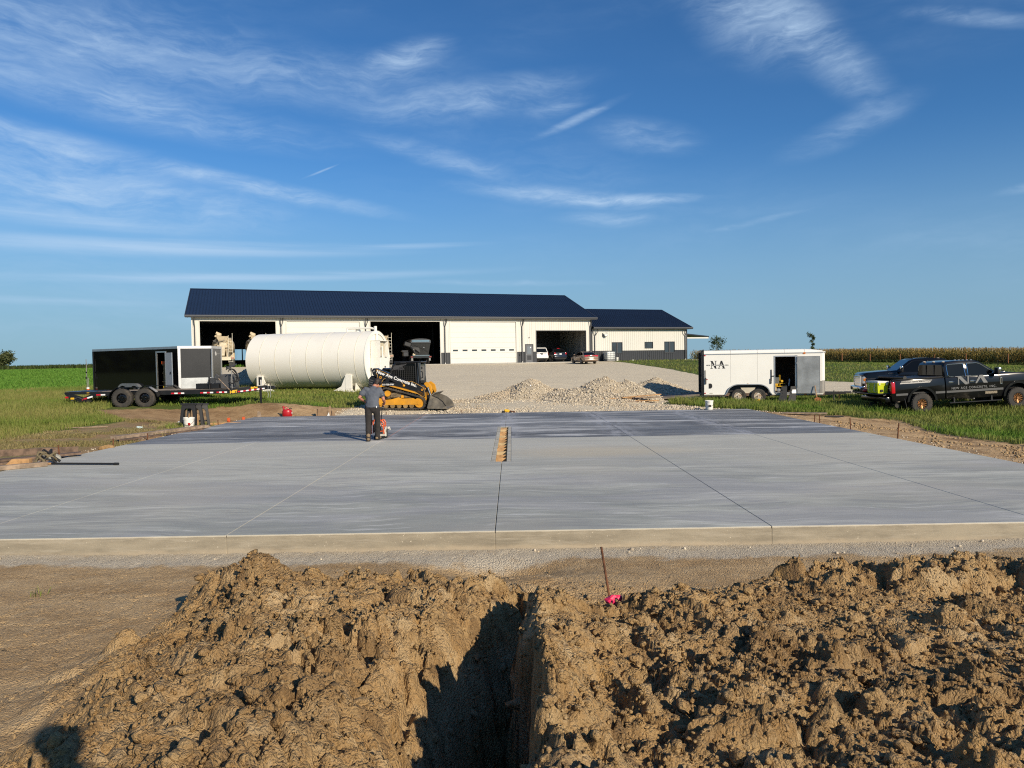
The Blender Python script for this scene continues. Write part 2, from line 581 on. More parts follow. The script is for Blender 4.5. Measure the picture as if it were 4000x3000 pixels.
# ------------------------------------------------------------------ terrain
_CP = np.array([
    # around the slab
    (-10.6, 9, -.14), (-10.6, 14, -.09), (-10.5, 19, -.07), (-10.5, 24, -.05), (-10.3, 28.5, -.02), (-6, 29, .03), (0, 29.2, .0), (5, 29.2, .0), (9.2, 28.6, -.04),
    (9.8, 24, -.12), (9.8, 19, -.16), (9.8, 14, -.18), (9.8, 9, -.2), (0, 18, -.3), (0, 12, -.3), (-6, 14, -.3), (6, 14, -.3), (-5, 22, -.3), (5, 22, -.3), (0, 25, -.25),
    (0, 7.6, -.22), (-6, 7.6, -.2), (6, 7.6, -.2), (-12, 7, -.18), (12, 7, -.25), (0, 0, -.1), (-14, 0, 0), (14, 0, -.2), (0, -20, 0), (-30, -20, .2), (30, -20, -.3),
    # left
    (-15, 28, .38), (-18.5, 28.5, .42), (-10.1, 29.3, .36), (-13, 24, .05), (-16, 22, .0), (-15, 15, -.05), (-22, 30, .32), (-32, 45, .48), (-21, 36, .45), (-14, 34, .45),
    (-14, 41, .62), (-8, 40, .62), (-11, 37, .5), (-7.5, 33, .2), (-9, 31, .3), (-45, 70, .95), (-78, 120, 1.85), (-98, 150, 1.95), (-60, 30, .3), (-40, 20, .1), (-140, 200, 2.0),
    # centre
    (-5, 30, .09), (-2, 31, .06), (0, 36, .2), (3, 34, .18), (7, 34, .05), (9, 38, .05), (-2, 45, .6), (5, 50, .65), (0, 60, 1.1), (-15, 60, 1.35), (12, 55, .6), (18, 60, .75),
    (8.4, 80, 1.56), (-10, 78, 1.78), (-30, 72, 1.8), (-33, 75, 1.86), (-10, 83, 1.86), (11, 90, 1.86), (21.5, 94, 1.86), (25, 85, 1.65), (-20, 95, 1.86), (10, 110, 1.8), (-35, 90, 1.8),
    # right
    (9, 33, -.02), (11, 33, -.1), (14.5, 32, -.14), (13.6, 19, -.44), (13, 23, -.36), (16.45, 28.5, -.37), (20.4, 28.7, -.19), (24, 28.5, -.1), (16, 33.5, -.22), (20, 34, -.16),
    (18, 39, -.1), (22, 47, .2), (30, 45, .05), (28, 20, -.55), (45, 25, -.5), (40, 60, .4), (65, 148, .93), (71, 99, .2), (60, 60, .1), (90, 90, .0), (75, 150, .9), (40, 120, 1.3), (30, 200, 1.3),
    (130, 150, .6), (-300, 300, 1.9), (0, 300, 1.5), (300, 300, .9), (-300, 0, .6), (300, 0, -.3),
], dtype=float)


def _phi(r):
    return np.sqrt(r * r + 9.)


_d = np.hypot(_CP[:, None, 0] - _CP[None, :, 0], _CP[:, None, 1] - _CP[None, :, 1])
_w = np.linalg.solve(_phi(_d) + np.eye(len(_CP)) * -.02, _CP[:, 2])


def gz(x, y):
    x = np.asarray(x, float)
    y = np.asarray(y, float)
    out = np.zeros(x.shape)
    for (cx, cy, _), w in zip(_CP, _w):
        out += w * _phi(np.hypot(x - cx, y - cy))
    far = sstep(180, 320, np.hypot(x, y))
    out = out * (1 - far) + 1.25 * far
    return out


def G(x, y):
    return float(gz(np.array([x]), np.array([y]))[0])


def inpoly(x, y, P):
    c = np.zeros(x.shape, bool)
    n = len(P)
    for i in range(n):
        x1, y1 = P[i]
        x2, y2 = P[(i + 1) % n]
        if y1 == y2:
            continue
        t = ((y1 > y) != (y2 > y)) & (x < (x2 - x1) * (y - y1) / (y2 - y1) + x1)
        c ^= t
    return c


def pdist(x, y, P):
    """signed distance to a polygon, positive inside"""
    d = np.full(x.shape, 1e9)
    n = len(P)
    for i in range(n):
        x1, y1 = P[i]
        x2, y2 = P[(i + 1) % n]
        ex, ey = x2 - x1, y2 - y1
        t = np.clip(((x - x1) * ex + (y - y1) * ey) / (ex * ex + ey * ey), 0, 1)
        d = np.minimum(d, np.hypot(x - x1 - t * ex, y - y1 - t * ey))
    return np.where(inpoly(x, y, P), d, -d)


GRAVEL = [(-7.2, 27.6), (8.6, 27.6), (8.0, 28.6), (6.6, 31.2), (8.5, 35.0), (13, 38.5), (18, 39), (60, 39.5), (60, 47.5), (24, 47.5), (15.2, 54), (14.8, 66), (13.4, 83), (12.0, 92.5), (-33, 76), (-40, 74),
          (-31, 60), (-24, 50), (-20, 43.5), (-8.5, 40.8), (-6.2, 36), (-6.6, 31.5)]
DIRT = [(-16, 6.5), (-13.6, 12), (-14.5, 17), (-14.4, 22), (-13.6, 25.3), (-16.2, 27.6), (-13, 28.6), (-9.9, 30.2), (-6.5, 30.5), (-6.5, 27.8), (9.3, 27.8), (10.4, 27.2), (12.6, 25.4), (13.6, 24.6), (12.8, 21.5), (12.6, 19), (13.6, 16.5), (17, 12.5), (24, 9), (24, -10), (-16, -10)]
SLAB = (-10.15, 9.22, 8.36, 27.86)      # x0, x1, y0, y1


def build_ground():
    def axis(a, b, s0, s1, c0, c1):
        pts = [c0]
        while pts[-1] < c1:
            pts.append(pts[-1] + s0)
        st = s0
        p = pts[-1]
        while p < b:
            st = min(st * 1.12, s1)
            p += st
            pts.append(p)
        st = s0
        p = c0
        lo = []
        while p > a:
            st = min(st * 1.12, s1)
            p -= st
            lo.append(p)
        return np.array(lo[::-1] + pts)
    xs = axis(-3200, 3200, .22, 200, -22, 24)
    ys = axis(-300, 4200, .22, 200, 6, 46)
    X, Y = np.meshgrid(xs, ys)
    Z = gz(X, Y)
    rough = np.exp(-((np.hypot(X, Y - 20) / 60) ** 2))
    Z += fbm(X * .35, Y * .35, 4, .55, 3) * .05 * rough + fbm(X * 1.7, Y * 1.7, 3, .6, 9) * .022 * rough
    Z += fbm(X * .012, Y * .012, 4, .5, 77) * .35 * sstep(200, 700, np.hypot(X, Y))
    dd = pdist(X, Y, DIRT)
    dg = pdist(X, Y, GRAVEL)
    # rutted bare earth
    Z += np.where(dd > 0, fbm(X * 2.2, Y * 2.2, 4, .6, 21) * .045, 0) * (Y < 31)
    # grass bank lip at the right-hand edge of the bare strip
    Z += .12 * np.exp(-(((dd + .35) / .35) ** 2)) * (X > 9) * (Y > 12) * (Y < 26)
    ins = (X > SLAB[0] - .05) & (X < SLAB[1] + .05) & (Y > SLAB[2] - .3) & (Y < SLAB[3] + .05)
    Z = np.where(ins, -.42, Z)
    # beneath the dug foreground the sheet drops out of the way
    fx = sstep(15.6, 14.6, np.abs(X)) * sstep(8.75, 8.2, Y) * sstep(-4.6, -3.6, Y)
    Z = Z - 2.6 * fx
    ny, nx = X.shape
    idx = np.arange(nx * ny).reshape(ny, nx)
    F = np.stack([idx[:-1, :-1], idx[:-1, 1:], idx[1:, 1:], idx[1:, :-1]], -1).reshape(-1, 4)
    o = raw_mesh('ground', np.stack([X, Y, Z], -1).reshape(-1, 3), F, None, None, True)
    for nm, arr in (('dirt', sstep(-.9, .9, dd)), ('gravel', sstep(-.7, .7, dg))):
        at = o.data.attributes.new(nm, 'FLOAT', 'POINT')
        at.data.foreach_set('value', arr.ravel().astype(np.float32))
    m = bpy.data.materials.new('ground_cover')
    m.use_nodes = True
    t = NT(m.node_tree)
    out = t.n('ShaderNodeOutputMaterial')
    b = t.n('ShaderNodeBsdfPrincipled')
    b.inputs['Roughness'].default_value = .95
    b.inputs['Specular IOR Level'].default_value = .2
    g = t.n('ShaderNodeNewGeometry')
    P = g.outputs['Position']
    n1 = t.noise(P, .35, 5, .6)
    n2 = t.noise(P, 2.5, 5, .65)
    n3 = t.noise(P, 14., 4, .65)
    sep = t.n('ShaderNodeSeparateXYZ')
    t.put(sep.inputs[0], P)
    grass = t.mix(t.ramp(n1, .3, .7), (.085, .125, .022), (.135, .140, .038))
    grass = t.mix(t.ramp(n3, .35, .7), grass, (.050, .075, .014))
    # far-left crop is a stronger green
    crop = t.math('MULTIPLY', t.ramp(sep.outputs[0], -24, -34), t.ramp(sep.outputs[1], 40, 52))
    grass = t.mix(crop, grass, t.mix(n2, (.070, .165, .020), (.105, .195, .030)))
    earth = t.mix(t.ramp(n2, .3, .7), (.36, .230, .115), (.50, .350, .190))
    earth = t.mix(t.ramp(t.noise(P, .8, 5, .7), .5, .66), earth, (.200, .122, .060))
    earth = t.mix(t.ramp(n3, .55, .75, 0, .6), earth, (.50, .385, .24))
    earth = t.mix(t.math('MULTIPLY', t.ramp(sep.outputs[0], -8.5, -10.5), .62), earth, t.mix(n2, (.155, .092, .046), (.27, .175, .092)))
    # dry weeds that have crept over the bare strip
    weed = t.math('MULTIPLY', t.ramp(t.noise(t.mapping(P, sc=(.5, 1.5, 1)), .9, 6, .72), .46, .56), t.ramp(sep.outputs[0], -10.4, -11.4))
    weed = t.math('MULTIPLY', weed, t.ramp(sep.outputs[1], 26, 23.5))
    earth = t.mix(t.math('MULTIPLY', weed, .85), earth, t.mix(n3, (.165, .150, .050), (.320, .255, .120)))
    vor = t.n('ShaderNodeTexVoronoi')
    vor.inputs['Scale'].default_value = 17
    t.put(vor.inputs['Vector'], P)
    stone = t.mix(t.ramp(t.noise(P, 30, 3, .7), .3, .7), (.74, .645, .47), (.58, .50, .365))
    stone = t.mix(t.ramp(vor.outputs['Distance'], .35, .75, 0, .35), stone, (.27, .23, .17))
    stone = t.mix(t.ramp(n1, .35, .62, 0, .35), stone, (.64, .55, .395))
    stone = t.mix(t.ramp(t.noise(t.mapping(P, sc=(.15, 1, 1)), .6, 5, .7), .50, .64, 0, .35), stone, (.50, .425, .305))
    ad = t.n('ShaderNodeAttribute', attribute_name='dirt')
    ag = t.n('ShaderNodeAttribute', attribute_name='gravel')
    edge = t.math('SUBTRACT', t.noise(P, 1.3, 6, .7), .5)
    fd = t.ramp(t.math('ADD', ad.outputs['Fac'], t.math('MULTIPLY', edge, 1.3)), .42, .58)
    fg = t.ramp(t.math('ADD', ag.outputs['Fac'], t.math('MULTIPLY', edge, 1.1)), .42, .58)
    c = t.mix(fd, grass, earth)
    c = t.mix(fg, c, stone)
    # pale crushed rock and slurry spilt along the slab edge
    t.put(b.inputs['Base Color'], c)
    bp = t.n('ShaderNodeBump')
    bp.inputs['Strength'].default_value = .8
    bp.inputs['Distance'].default_value = .05
    t.put(bp.inputs['Height'], t.math('ADD', t.noise(P, 9, 6, .7), t.math('MULTIPLY', n2, .8)))
    t.put(b.inputs['Normal'], bp.outputs[0])
    t.put(out.inputs['Surface'], b.outputs[0])
    o.data.materials.append(m)
    tag(o, kind='structure')


def clay_material():
    m = bpy.data.materials.new('excavated_clay')
    m.use_nodes = True
    t = NT(m.node_tree)
    out = t.n('ShaderNodeOutputMaterial')
    b = t.n('ShaderNodeBsdfPrincipled')
    b.inputs['Roughness'].default_value = .9
    b.inputs['Specular IOR Level'].default_value = .25
    g = t.n('ShaderNodeNewGeometry')
    P = g.outputs['Position']
    sep = t.n('ShaderNodeSeparateXYZ')
    t.put(sep.inputs[0], P)
    n1 = t.noise(P, 1.1, 6, .65)
    n2 = t.noise(P, 7, 6, .7)
    n3 = t.noise(P, 45, 4, .7)
    c = t.mix(t.ramp(n1, .3, .7), (.470, .292, .126), (.360, .216, .088))
    c = t.mix(t.ramp(n2, .35, .7, 0, .75), c, (.54, .375, .185))
    c = t.mix(t.ramp(t.noise(P, 2.6, 5, .6, .6), .60, .70, 0, .7), c, (.50, .295, .105))          # orange clay seams
    c = t.mix(t.ramp(t.noise(P, 3.4, 4, .6, .3), .62, .70, 0, .75), c, (.150, .100, .064))        # dark topsoil lumps
    c = t.mix(t.ramp(n3, .50, .75, 0, .6), c, (.58, .44, .27))
    c = t.mix(t.ramp(t.noise(P, 120, 3, .7), .60, .72, 0, .6), c, (.17, .115, .06))
    ac = t.n('ShaderNodeAttribute', attribute_name='clod')
    c = t.mix(t.ramp(ac.outputs['Fac'], .15, .9, 0, .75), c, (.215, .130, .060))        # damp dark clods
    c = t.mix(t.ramp(ac.outputs['Fac'], -.15, -.9, 0, .70), c, (.62, .455, .255))       # dried pale ones
    c = t.mix(t.ramp(t.noise(P, .75, 5, .65, .5), .52, .66, 0, .5), c, (.245, .148, .066))
    # trodden pale ground nearer the slab, and grey slurry against its foot
    flat = t.math('MULTIPLY', t.ramp(sep.outputs[2], .02, -.10), t.ramp(sep.outputs[1], 3.0, 4.4))
    flat = t.math('MULTIPLY', flat, t.ramp(sep.outputs[2], -.5, -.3))
    str_ = t.noise(t.mapping(P, sc=(.6, 1.5, 1)), 1.7, 7, .66)
    trod = t.mix(t.ramp(str_, .35, .65), (.60, .435, .245), (.42, .285, .150))
    trod = t.mix(t.ramp(n2, .5, .7, 0, .6), trod, (.66, .51, .32))
    c = t.mix(t.math('MULTIPLY', flat, .75), c, trod)
    wob = t.math('ADD', sep.outputs[1], t.math('MULTIPLY', t.math('SUBTRACT', t.noise(P, 1.6, 6, .7), .5), .9))
    sl = t.math('MULTIPLY', t.ramp(wob, 7.70, 7.90), t.ramp(n2, .26, .5, .6, 1))
    sl = t.math('MULTIPLY', sl, t.ramp(sep.outputs[1], 9.3, 8.8))
    c = t.mix(sl, c, t.mix(n3, (.69, .61, .475), (.53, .455, .34)))
    t.put(b.inputs['Base Color'], c)
    h = t.math('ADD', t.math('MULTIPLY', t.noise(P, 26, 8, .74), 1.0), t.math('MULTIPLY', t.noise(P, 110, 4, .7), .45))
    v = t.n('ShaderNodeTexVoronoi')
    v.inputs['Scale'].default_value = 60
    t.put(v.inputs['Vector'], t.vmath('ADD', P, t.vmath('SCALE', t.noise(P, 20, 3, .6, 0, 'Color'), .05)))
    h = t.math('SUBTRACT', h, t.math('MULTIPLY', v.outputs['Distance'], .8))
    bp = t.n('ShaderNodeBump')
    bp.inputs['Strength'].default_value = 1.0
    bp.inputs['Distance'].default_value = .03
    t.put(bp.inputs['Height'], h)
    t.put(b.inputs['Normal'], bp.outputs[0])
    t.put(out.inputs['Surface'], b.outputs[0])
    return m


M_CLAY = clay_material()


def fore_base(X, Y):
    """large forms of the dug-over foreground, and a 0..1 roughness weight"""
    Z = gz(X, Y) + .02
    # left spoil heap: a ridge running towards the camera, cut by the trench on its right
    yy = np.clip(Y, -3, 8)
    cx = -1.95 + .62 * sstep(6.0, 3.2, yy)
    wl = .62 + .55 * sstep(6.0, 4.2, yy)
    edge = fbm(X * 1.3, Y * 1.3, 4, .55, 51) * .35
    left = sstep(cx - wl - .55, cx - .05, X + edge)
    top = .30 + .20 * np.exp(-(((Y - 5.75) / .38) ** 2) - (((X + 2.25) / .42) ** 2)) + .10 * sstep(4.6, 3.0, Y)
    far = sstep(6.45, 5.75, Y + fbm(X * 1.5, Y * 1.5, 3, .5, 5) * .3 + np.clip(X + 2.2, 0, 3) * .17)
    h1 = (top - Z) * left * far * sstep(.6, -.3, X) 
    # right-hand spoil, lower and trampled
    rx = sstep(-.06, .20, X)
    fy = 5.15 + .42 * np.clip(X - .4, 0, 2.4) * .9 + .05 * np.clip(X - 2.8, 0, 3)
    far2 = sstep(.38, -.22, Y - fy + fbm(X * 1.7, Y * 1.7, 4, .55, 8) * .32)
    t2 = .20 + .09 * fbm(X * .8, Y * .8, 3, .5, 31) + .06 * np.exp(-(((Y - fy + .35) / .3) ** 2)) * sstep(1.4, 2.2, X) + .06 * sstep(4, 2.6, Y)
    h2 = (t2 - Z) * rx * far2 * sstep(9., 6.5, X)
    Z1 = Z + h1 + h2
    rough = np.clip(left * far * sstep(.9, .0, X) + rx * far2, 0, 1)
    Z1 += .27 * np.exp(-((X - .3) ** 2 + (Y + .12) ** 2) / .35)  # unseen mound added under the photographer so the head's shadow reaches the view
    # trench
    dep = sstep(5.50, 4.30, Y + .85 * np.clip(-.05 - X, 0, 1.2))
    lw = -1.22 + .10 * fbm(Y * 1.5, X * 0 + 3, 3, .5, 4)
    rw = .06 + .12 * np.clip(Y - 4.2, 0, 1.2) + .16 * fbm(Y * 1.7, X * 0 + 9, 4, .6, 6) + .05 * fbm(Y * 9, X * 3, 3, .6, 16)
    tl = np.clip((X - lw + .10) / (-.02 - lw), 0, 1)
    tl = tl ** (2.9 - .7 * sstep(4.4, 5.3, Y) + .5 * fbm(Y * 1.2, X * 1.2, 3, .5, 44))
    tr = sstep(rw + .03, rw - .07, X)
    floor = -1.12
    Z2 = Z1 + (floor - Z1) * tl * tr * dep
    # scour against the slab foot in the middle
    Z2 -= .20 * np.exp(-(((X + .15) / .55) ** 2) - (((Y - 7.55) / .30) ** 2))
    Z2 += .16 * np.exp(-(((X - .3) / 1.2) ** 2) - (((Y - 6.7) / .45) ** 2)) * .6
    rough = np.clip(rough + .5 * np.exp(-((X / 1.4) ** 2) - (((Y - 6.1) / .6) ** 2)), 0, 1)
    return Z2, rough, tl * tr * dep


def build_foreground():
    def ax(a, b, c0, c1, s, grow, smax):
        pts = list(np.arange(c0, c1, s))
        p, st = pts[-1], s
        while p < b:
            st = min(st * grow, smax)
            p += st
            pts.append(p)
        lo, p, st = [], c0, s
        while p > a:
            st = min(st * grow, smax)
            p -= st
            lo.append(p)
        return np.array(lo[::-1] + pts)
    xs = ax(-16.2, 16.2, -4.2, 4.9, .0155, 1.05, .16)
    ys = ax(-4.6, 8.5, 2.5, 6.7, .0155, 1.06, .05)
    ys = ys[ys < 8.37]
    X, Y = np.meshgrid(xs, ys)
    # ragged sideways offsets so that lumps lean and overhang a little
    base, rough, tr = fore_base(X, Y)
    wx = X + fbm(X * 3, Y * 3, 3, .5, 61) * .10
    wy = Y + fbm(X * 3 + 9, Y * 3, 3, .5, 62) * .10
    det = np.zeros(X.shape)
    rgt = sstep(-.2, .4, X)
    clod = np.zeros(X.shape)
    for cell, amp, sd in ((.46, .105, 1), (.21, .052, 2), (.10, .029, 3), (.047, .016, 4)):
        f1, f2, idv, ex, ey = worley(wx / cell, wy / cell, sd, True)
        ang = idv * 97.0
        tilt = (ex * np.cos(ang) + ey * np.sin(ang)) * (.6 + 1.3 * ((idv * 7.3) % 1))
        lump = np.clip(1 - (f1 / .8) ** 4, 0, 1) - .6
        fac = (.85 * (idv ** 1.5) - .33 + tilt * 1.15 + lump * .32)
        if sd in (2, 3):
            clod = clod + (((idv * 31.7) % 1) * 2 - 1) * (.55 if sd == 2 else .45)
        det += amp * fac * np.clip((f2 - f1) / .16, 0, 1) ** .5
        det -= amp * .75 * np.exp(-(f2 - f1) / .07) * (((idv * 13.7) % 1) > .4)
    det += fbm(wx * 2.2, wy * 2.2, 7, .66, 70) * .095 * (1 - .35 * rgt)
    det -= np.clip(fbm(wx * 9, wy * 9, 4, .6, 72) - .16, 0, 1) * .16
    # long clefts that open across the left heap
    f1, f2, idv = worley((wx * 1.0 + wy * .45) / .42, (wy * .55 - wx * .25) / .75, 9)
    cleft = np.exp(-(f2 - f1) / .045) * (idv > .25)
    det -= .13 * cleft * sstep(.0, -.6, X)
    # crawler-track cleats pressed into the right-hand spoil
    u = (X - 1.6) * .80 + (Y - 4.2) * .60
    v = -(X - 1.6) * .60 + (Y - 4.2) * .80
    tm = (np.exp(-((v / .22) ** 4)) + np.exp(-(((v + .95) / .2) ** 4))) * sstep(-.1, .3, X) * sstep(.35, .5, vnoise(X * 1.7, Y * 1.7, 88))
    det = det * (1 - .55 * tm) + tm * .028 * np.sign(np.sin(u * 2 * np.pi / .15)) * sstep(.2, .6, vnoise(X * 3, Y * 3, 89))
    w = .11 + .89 * rough
    w = w * (.55 + .75 * sstep(.25, .7, vnoise(wx * 1.1, wy * 1.4, 33)) * rough + .2 * (1 - rough))
    w = w * (1 - .45 * np.clip(tr, 0, 1))
    k = sstep(14.8, 12, np.abs(X)) * sstep(-4.4, -3, Y)
    w = w * (1 - .30 * rgt) * (1 - .18 * (1 - rgt))
    Z = base + det * w * k
    # pile-up of a few large upright clods on the right
    for (cx, cy, r, h) in ((.86, 4.55, .10, .13), (1.85, 4.9, .13, .13), (2.45, 5.45, .22, .15), (3.2, 5.6, .24, .14), (2.6, 4.0, .12, .15), (1.55, 3.35, .13, .15), (2.95, 4.75, .15, .15), (.62, 3.55, .11, .13),
                          (3.6, 4.1, .26, .22), (4.2, 4.9, .22, .18), (1.9, 4.15, .10, .13), (.4, 4.3, .12, .10), (1.1, 2.9, .13, .15), (2.0, 2.9, .16, .17), (1.3, 4.0, .08, .1), (2.2, 3.5, .09, .12), (.9, 3.9, .07, .09), (-2.15, 5.9, .17, .10), (-2.4, 5.75, .13, .09), (-1.72, 5.85, .11, .13), (-1.35, 5.6, .12, .08), (-2.9, 5.15, .13, .13), (-3.1, 4.8, .11, .09)):
        q = np.hypot(wx - cx + .3 * (wy - cy), (wy - cy) * 1.15) / r
        bump = np.clip(1 - q ** 1.6, 0, 1) ** .8
        Z += h * bump * (.75 + .5 * fbm(wx * 6, wy * 6, 4, .6, 75))
    Z = np.where(k > 0, Z, base)
    ox = fbm(X * 9, Y * 9, 4, .6, 81) * .030 * w * k
    oy = fbm(X * 9 + 40, Y * 9, 4, .6, 82) * .030 * w * k
    wall = np.clip(tr * (1 - tr) * 4, 0, 1) * sstep(-.35, -.05, X)
    ox += wall * (fbm(Y * 7, Z * 5, 4, .6, 83) * .10 + fbm(Y * 22, Z * 14, 3, .6, 84) * .03)
    oy += wall * fbm(Y * 9 + 5, Z * 9, 3, .6, 85) * .05
    # a wall that overhangs slightly on the trench's right side
    Xd, Yd = X + ox, np.minimum(Y + oy, 8.36)
    ny, nx = X.shape
    idx = np.arange(nx * ny).reshape(ny, nx)
    F = np.stack([idx[:-1, :-1], idx[:-1, 1:], idx[1:, 1:], idx[1:, :-1]], -1).reshape(-1, 4)
    o = raw_mesh('bare_earth', np.stack([Xd, Yd, Z], -1).reshape(-1, 3), F, M_CLAY, None, True)
    at = o.data.attributes.new('clod', 'FLOAT', 'POINT')
    at.data.foreach_set('value', (clod * np.clip(rough * 1.2, 0, 1)).ravel().astype(np.float32))
    tag(o, kind='structure')

    # height lookup for things that rest here
    def look(x, y):
        i = int(np.clip(np.searchsorted(ys, y), 0, ny - 1))
        j = int(np.clip(np.searchsorted(xs, x), 0, nx - 1))
        return float(Z[i, j])
    # loose clods
    vs, fs, n0 = [], [], 0
    variants = []
    for k_ in range(7):
        bm = bmesh.new()
        bmesh.ops.create_icosphere(bm, subdivisions=2, radius=1)
        P = np.array([v.co[:] for v in bm.verts])
        Fv = np.array([[v.index for v in f.verts] for f in bm.faces])
        bm.free()
        a = P[:, 0] * 1.4 + k_ * 13
        c_ = P[:, 1] * 1.4 + P[:, 2] * 1.1 + k_ * 7
        f1, f2, idv = worley(a * .9, c_ * .9, 40 + k_)
        rr = 1 + .60 * fbm(a, c_, 4, .65, 90 + k_) + .55 * (idv - .5) - .12 * np.exp(-(f2 - f1) / .08) + .12 * fbm(a * 4, c_ * 4, 3, .6, 95)
        variants.append((P * rr[:, None] * np.array([1.25, .85, .66]), Fv))
    nc = 9000
    cx_, cy_ = RNG.uniform(-4.0, 5.2, nc), RNG.uniform(2.4, 7.6, nc)
    _, ro, tt = fore_base(cx_, cy_)
    ok = (RNG.random(nc) < .05 + .95 * ro) & (tt < .75)
    cx_, cy_, ro = cx_[ok][:2600], cy_[ok][:2600], ro[ok][:2600]
    for cnt, (x, y, r0) in enumerate(zip(cx_, cy_, ro)):
        r = .008 + .030 * RNG.random() ** 3.0 + (.035 * RNG.random() if RNG.random() < .04 else 0)
        if r0 < .3:
            r *= .45
        z = look(x, y)
        P, Fv = variants[cnt % 7]
        q = RNG.uniform(0, 6.283, 3)
        Rm = np.array(Matrix.Rotation(q[0], 3, 'Z') @ Matrix.Rotation(q[1], 3, 'X'))
        vs.append((P * r * RNG.uniform(.75, 1.25, 3)) @ Rm.T + np.array([x, y, z + r * .35]))
        fs.append(Fv + n0)
        n0 += len(P)
    ico = bmesh.new()
    bmesh.ops.create_icosphere(ico, subdivisions=1, radius=1)
    P0 = np.array([v.co[:] for v in ico.verts])
    F0 = np.array([[v.index for v in f.verts] for f in ico.faces])
    ico.free()
    nc = 90000
    cx_, cy_ = RNG.uniform(-4.6, 5.4, nc), 2.3 + 5.4 * RNG.random(nc) ** 1.25
    _, ro, tt = fore_base(cx_, cy_)
    ok = (RNG.random(nc) < .05 + .95 * ro * (.35 + .9 * vnoise(cx_ * 3, cy_ * 3, 19))) & (tt < .8)
    cx_, cy_, ro = cx_[ok][:26000], cy_[ok][:26000], ro[ok][:26000]
    n = len(cx_)
    jj = np.clip(np.searchsorted(xs, cx_), 0, nx - 1)
    ii = np.clip(np.searchsorted(ys, cy_), 0, ny - 1)
    rr = (.004 + .014 * RNG.random(n) ** 2.2) * (.6 + .4 * ro)
    Q = P0[None] * (1 + RNG.uniform(-.35, .35, (n, len(P0), 1))) * RNG.uniform(.6, 1.2, (n, 1, 3)) * rr[:, None, None]
    Q = Q + np.stack([cx_, cy_, Z[ii, jj] + rr * .35], 1)[:, None, :]
    Fc = (F0[None] + (np.arange(n) * len(P0))[:, None, None]).reshape(-1, 3)
    tag(raw_mesh('crumbled_soil', Q.reshape(-1, 3), Fc, M_CLAY), 'fine crumbs of brown clay scattered over the spoil', kind='stuff')
    o2 = raw_mesh('loose_clods', np.concatenate(vs), np.concatenate(fs), M_CLAY, None, True)
    tag(o2, 'loose crumbled clods of brown clay over the spoil', kind='stuff')
    return look


build_ground()
FZ = build_foreground()


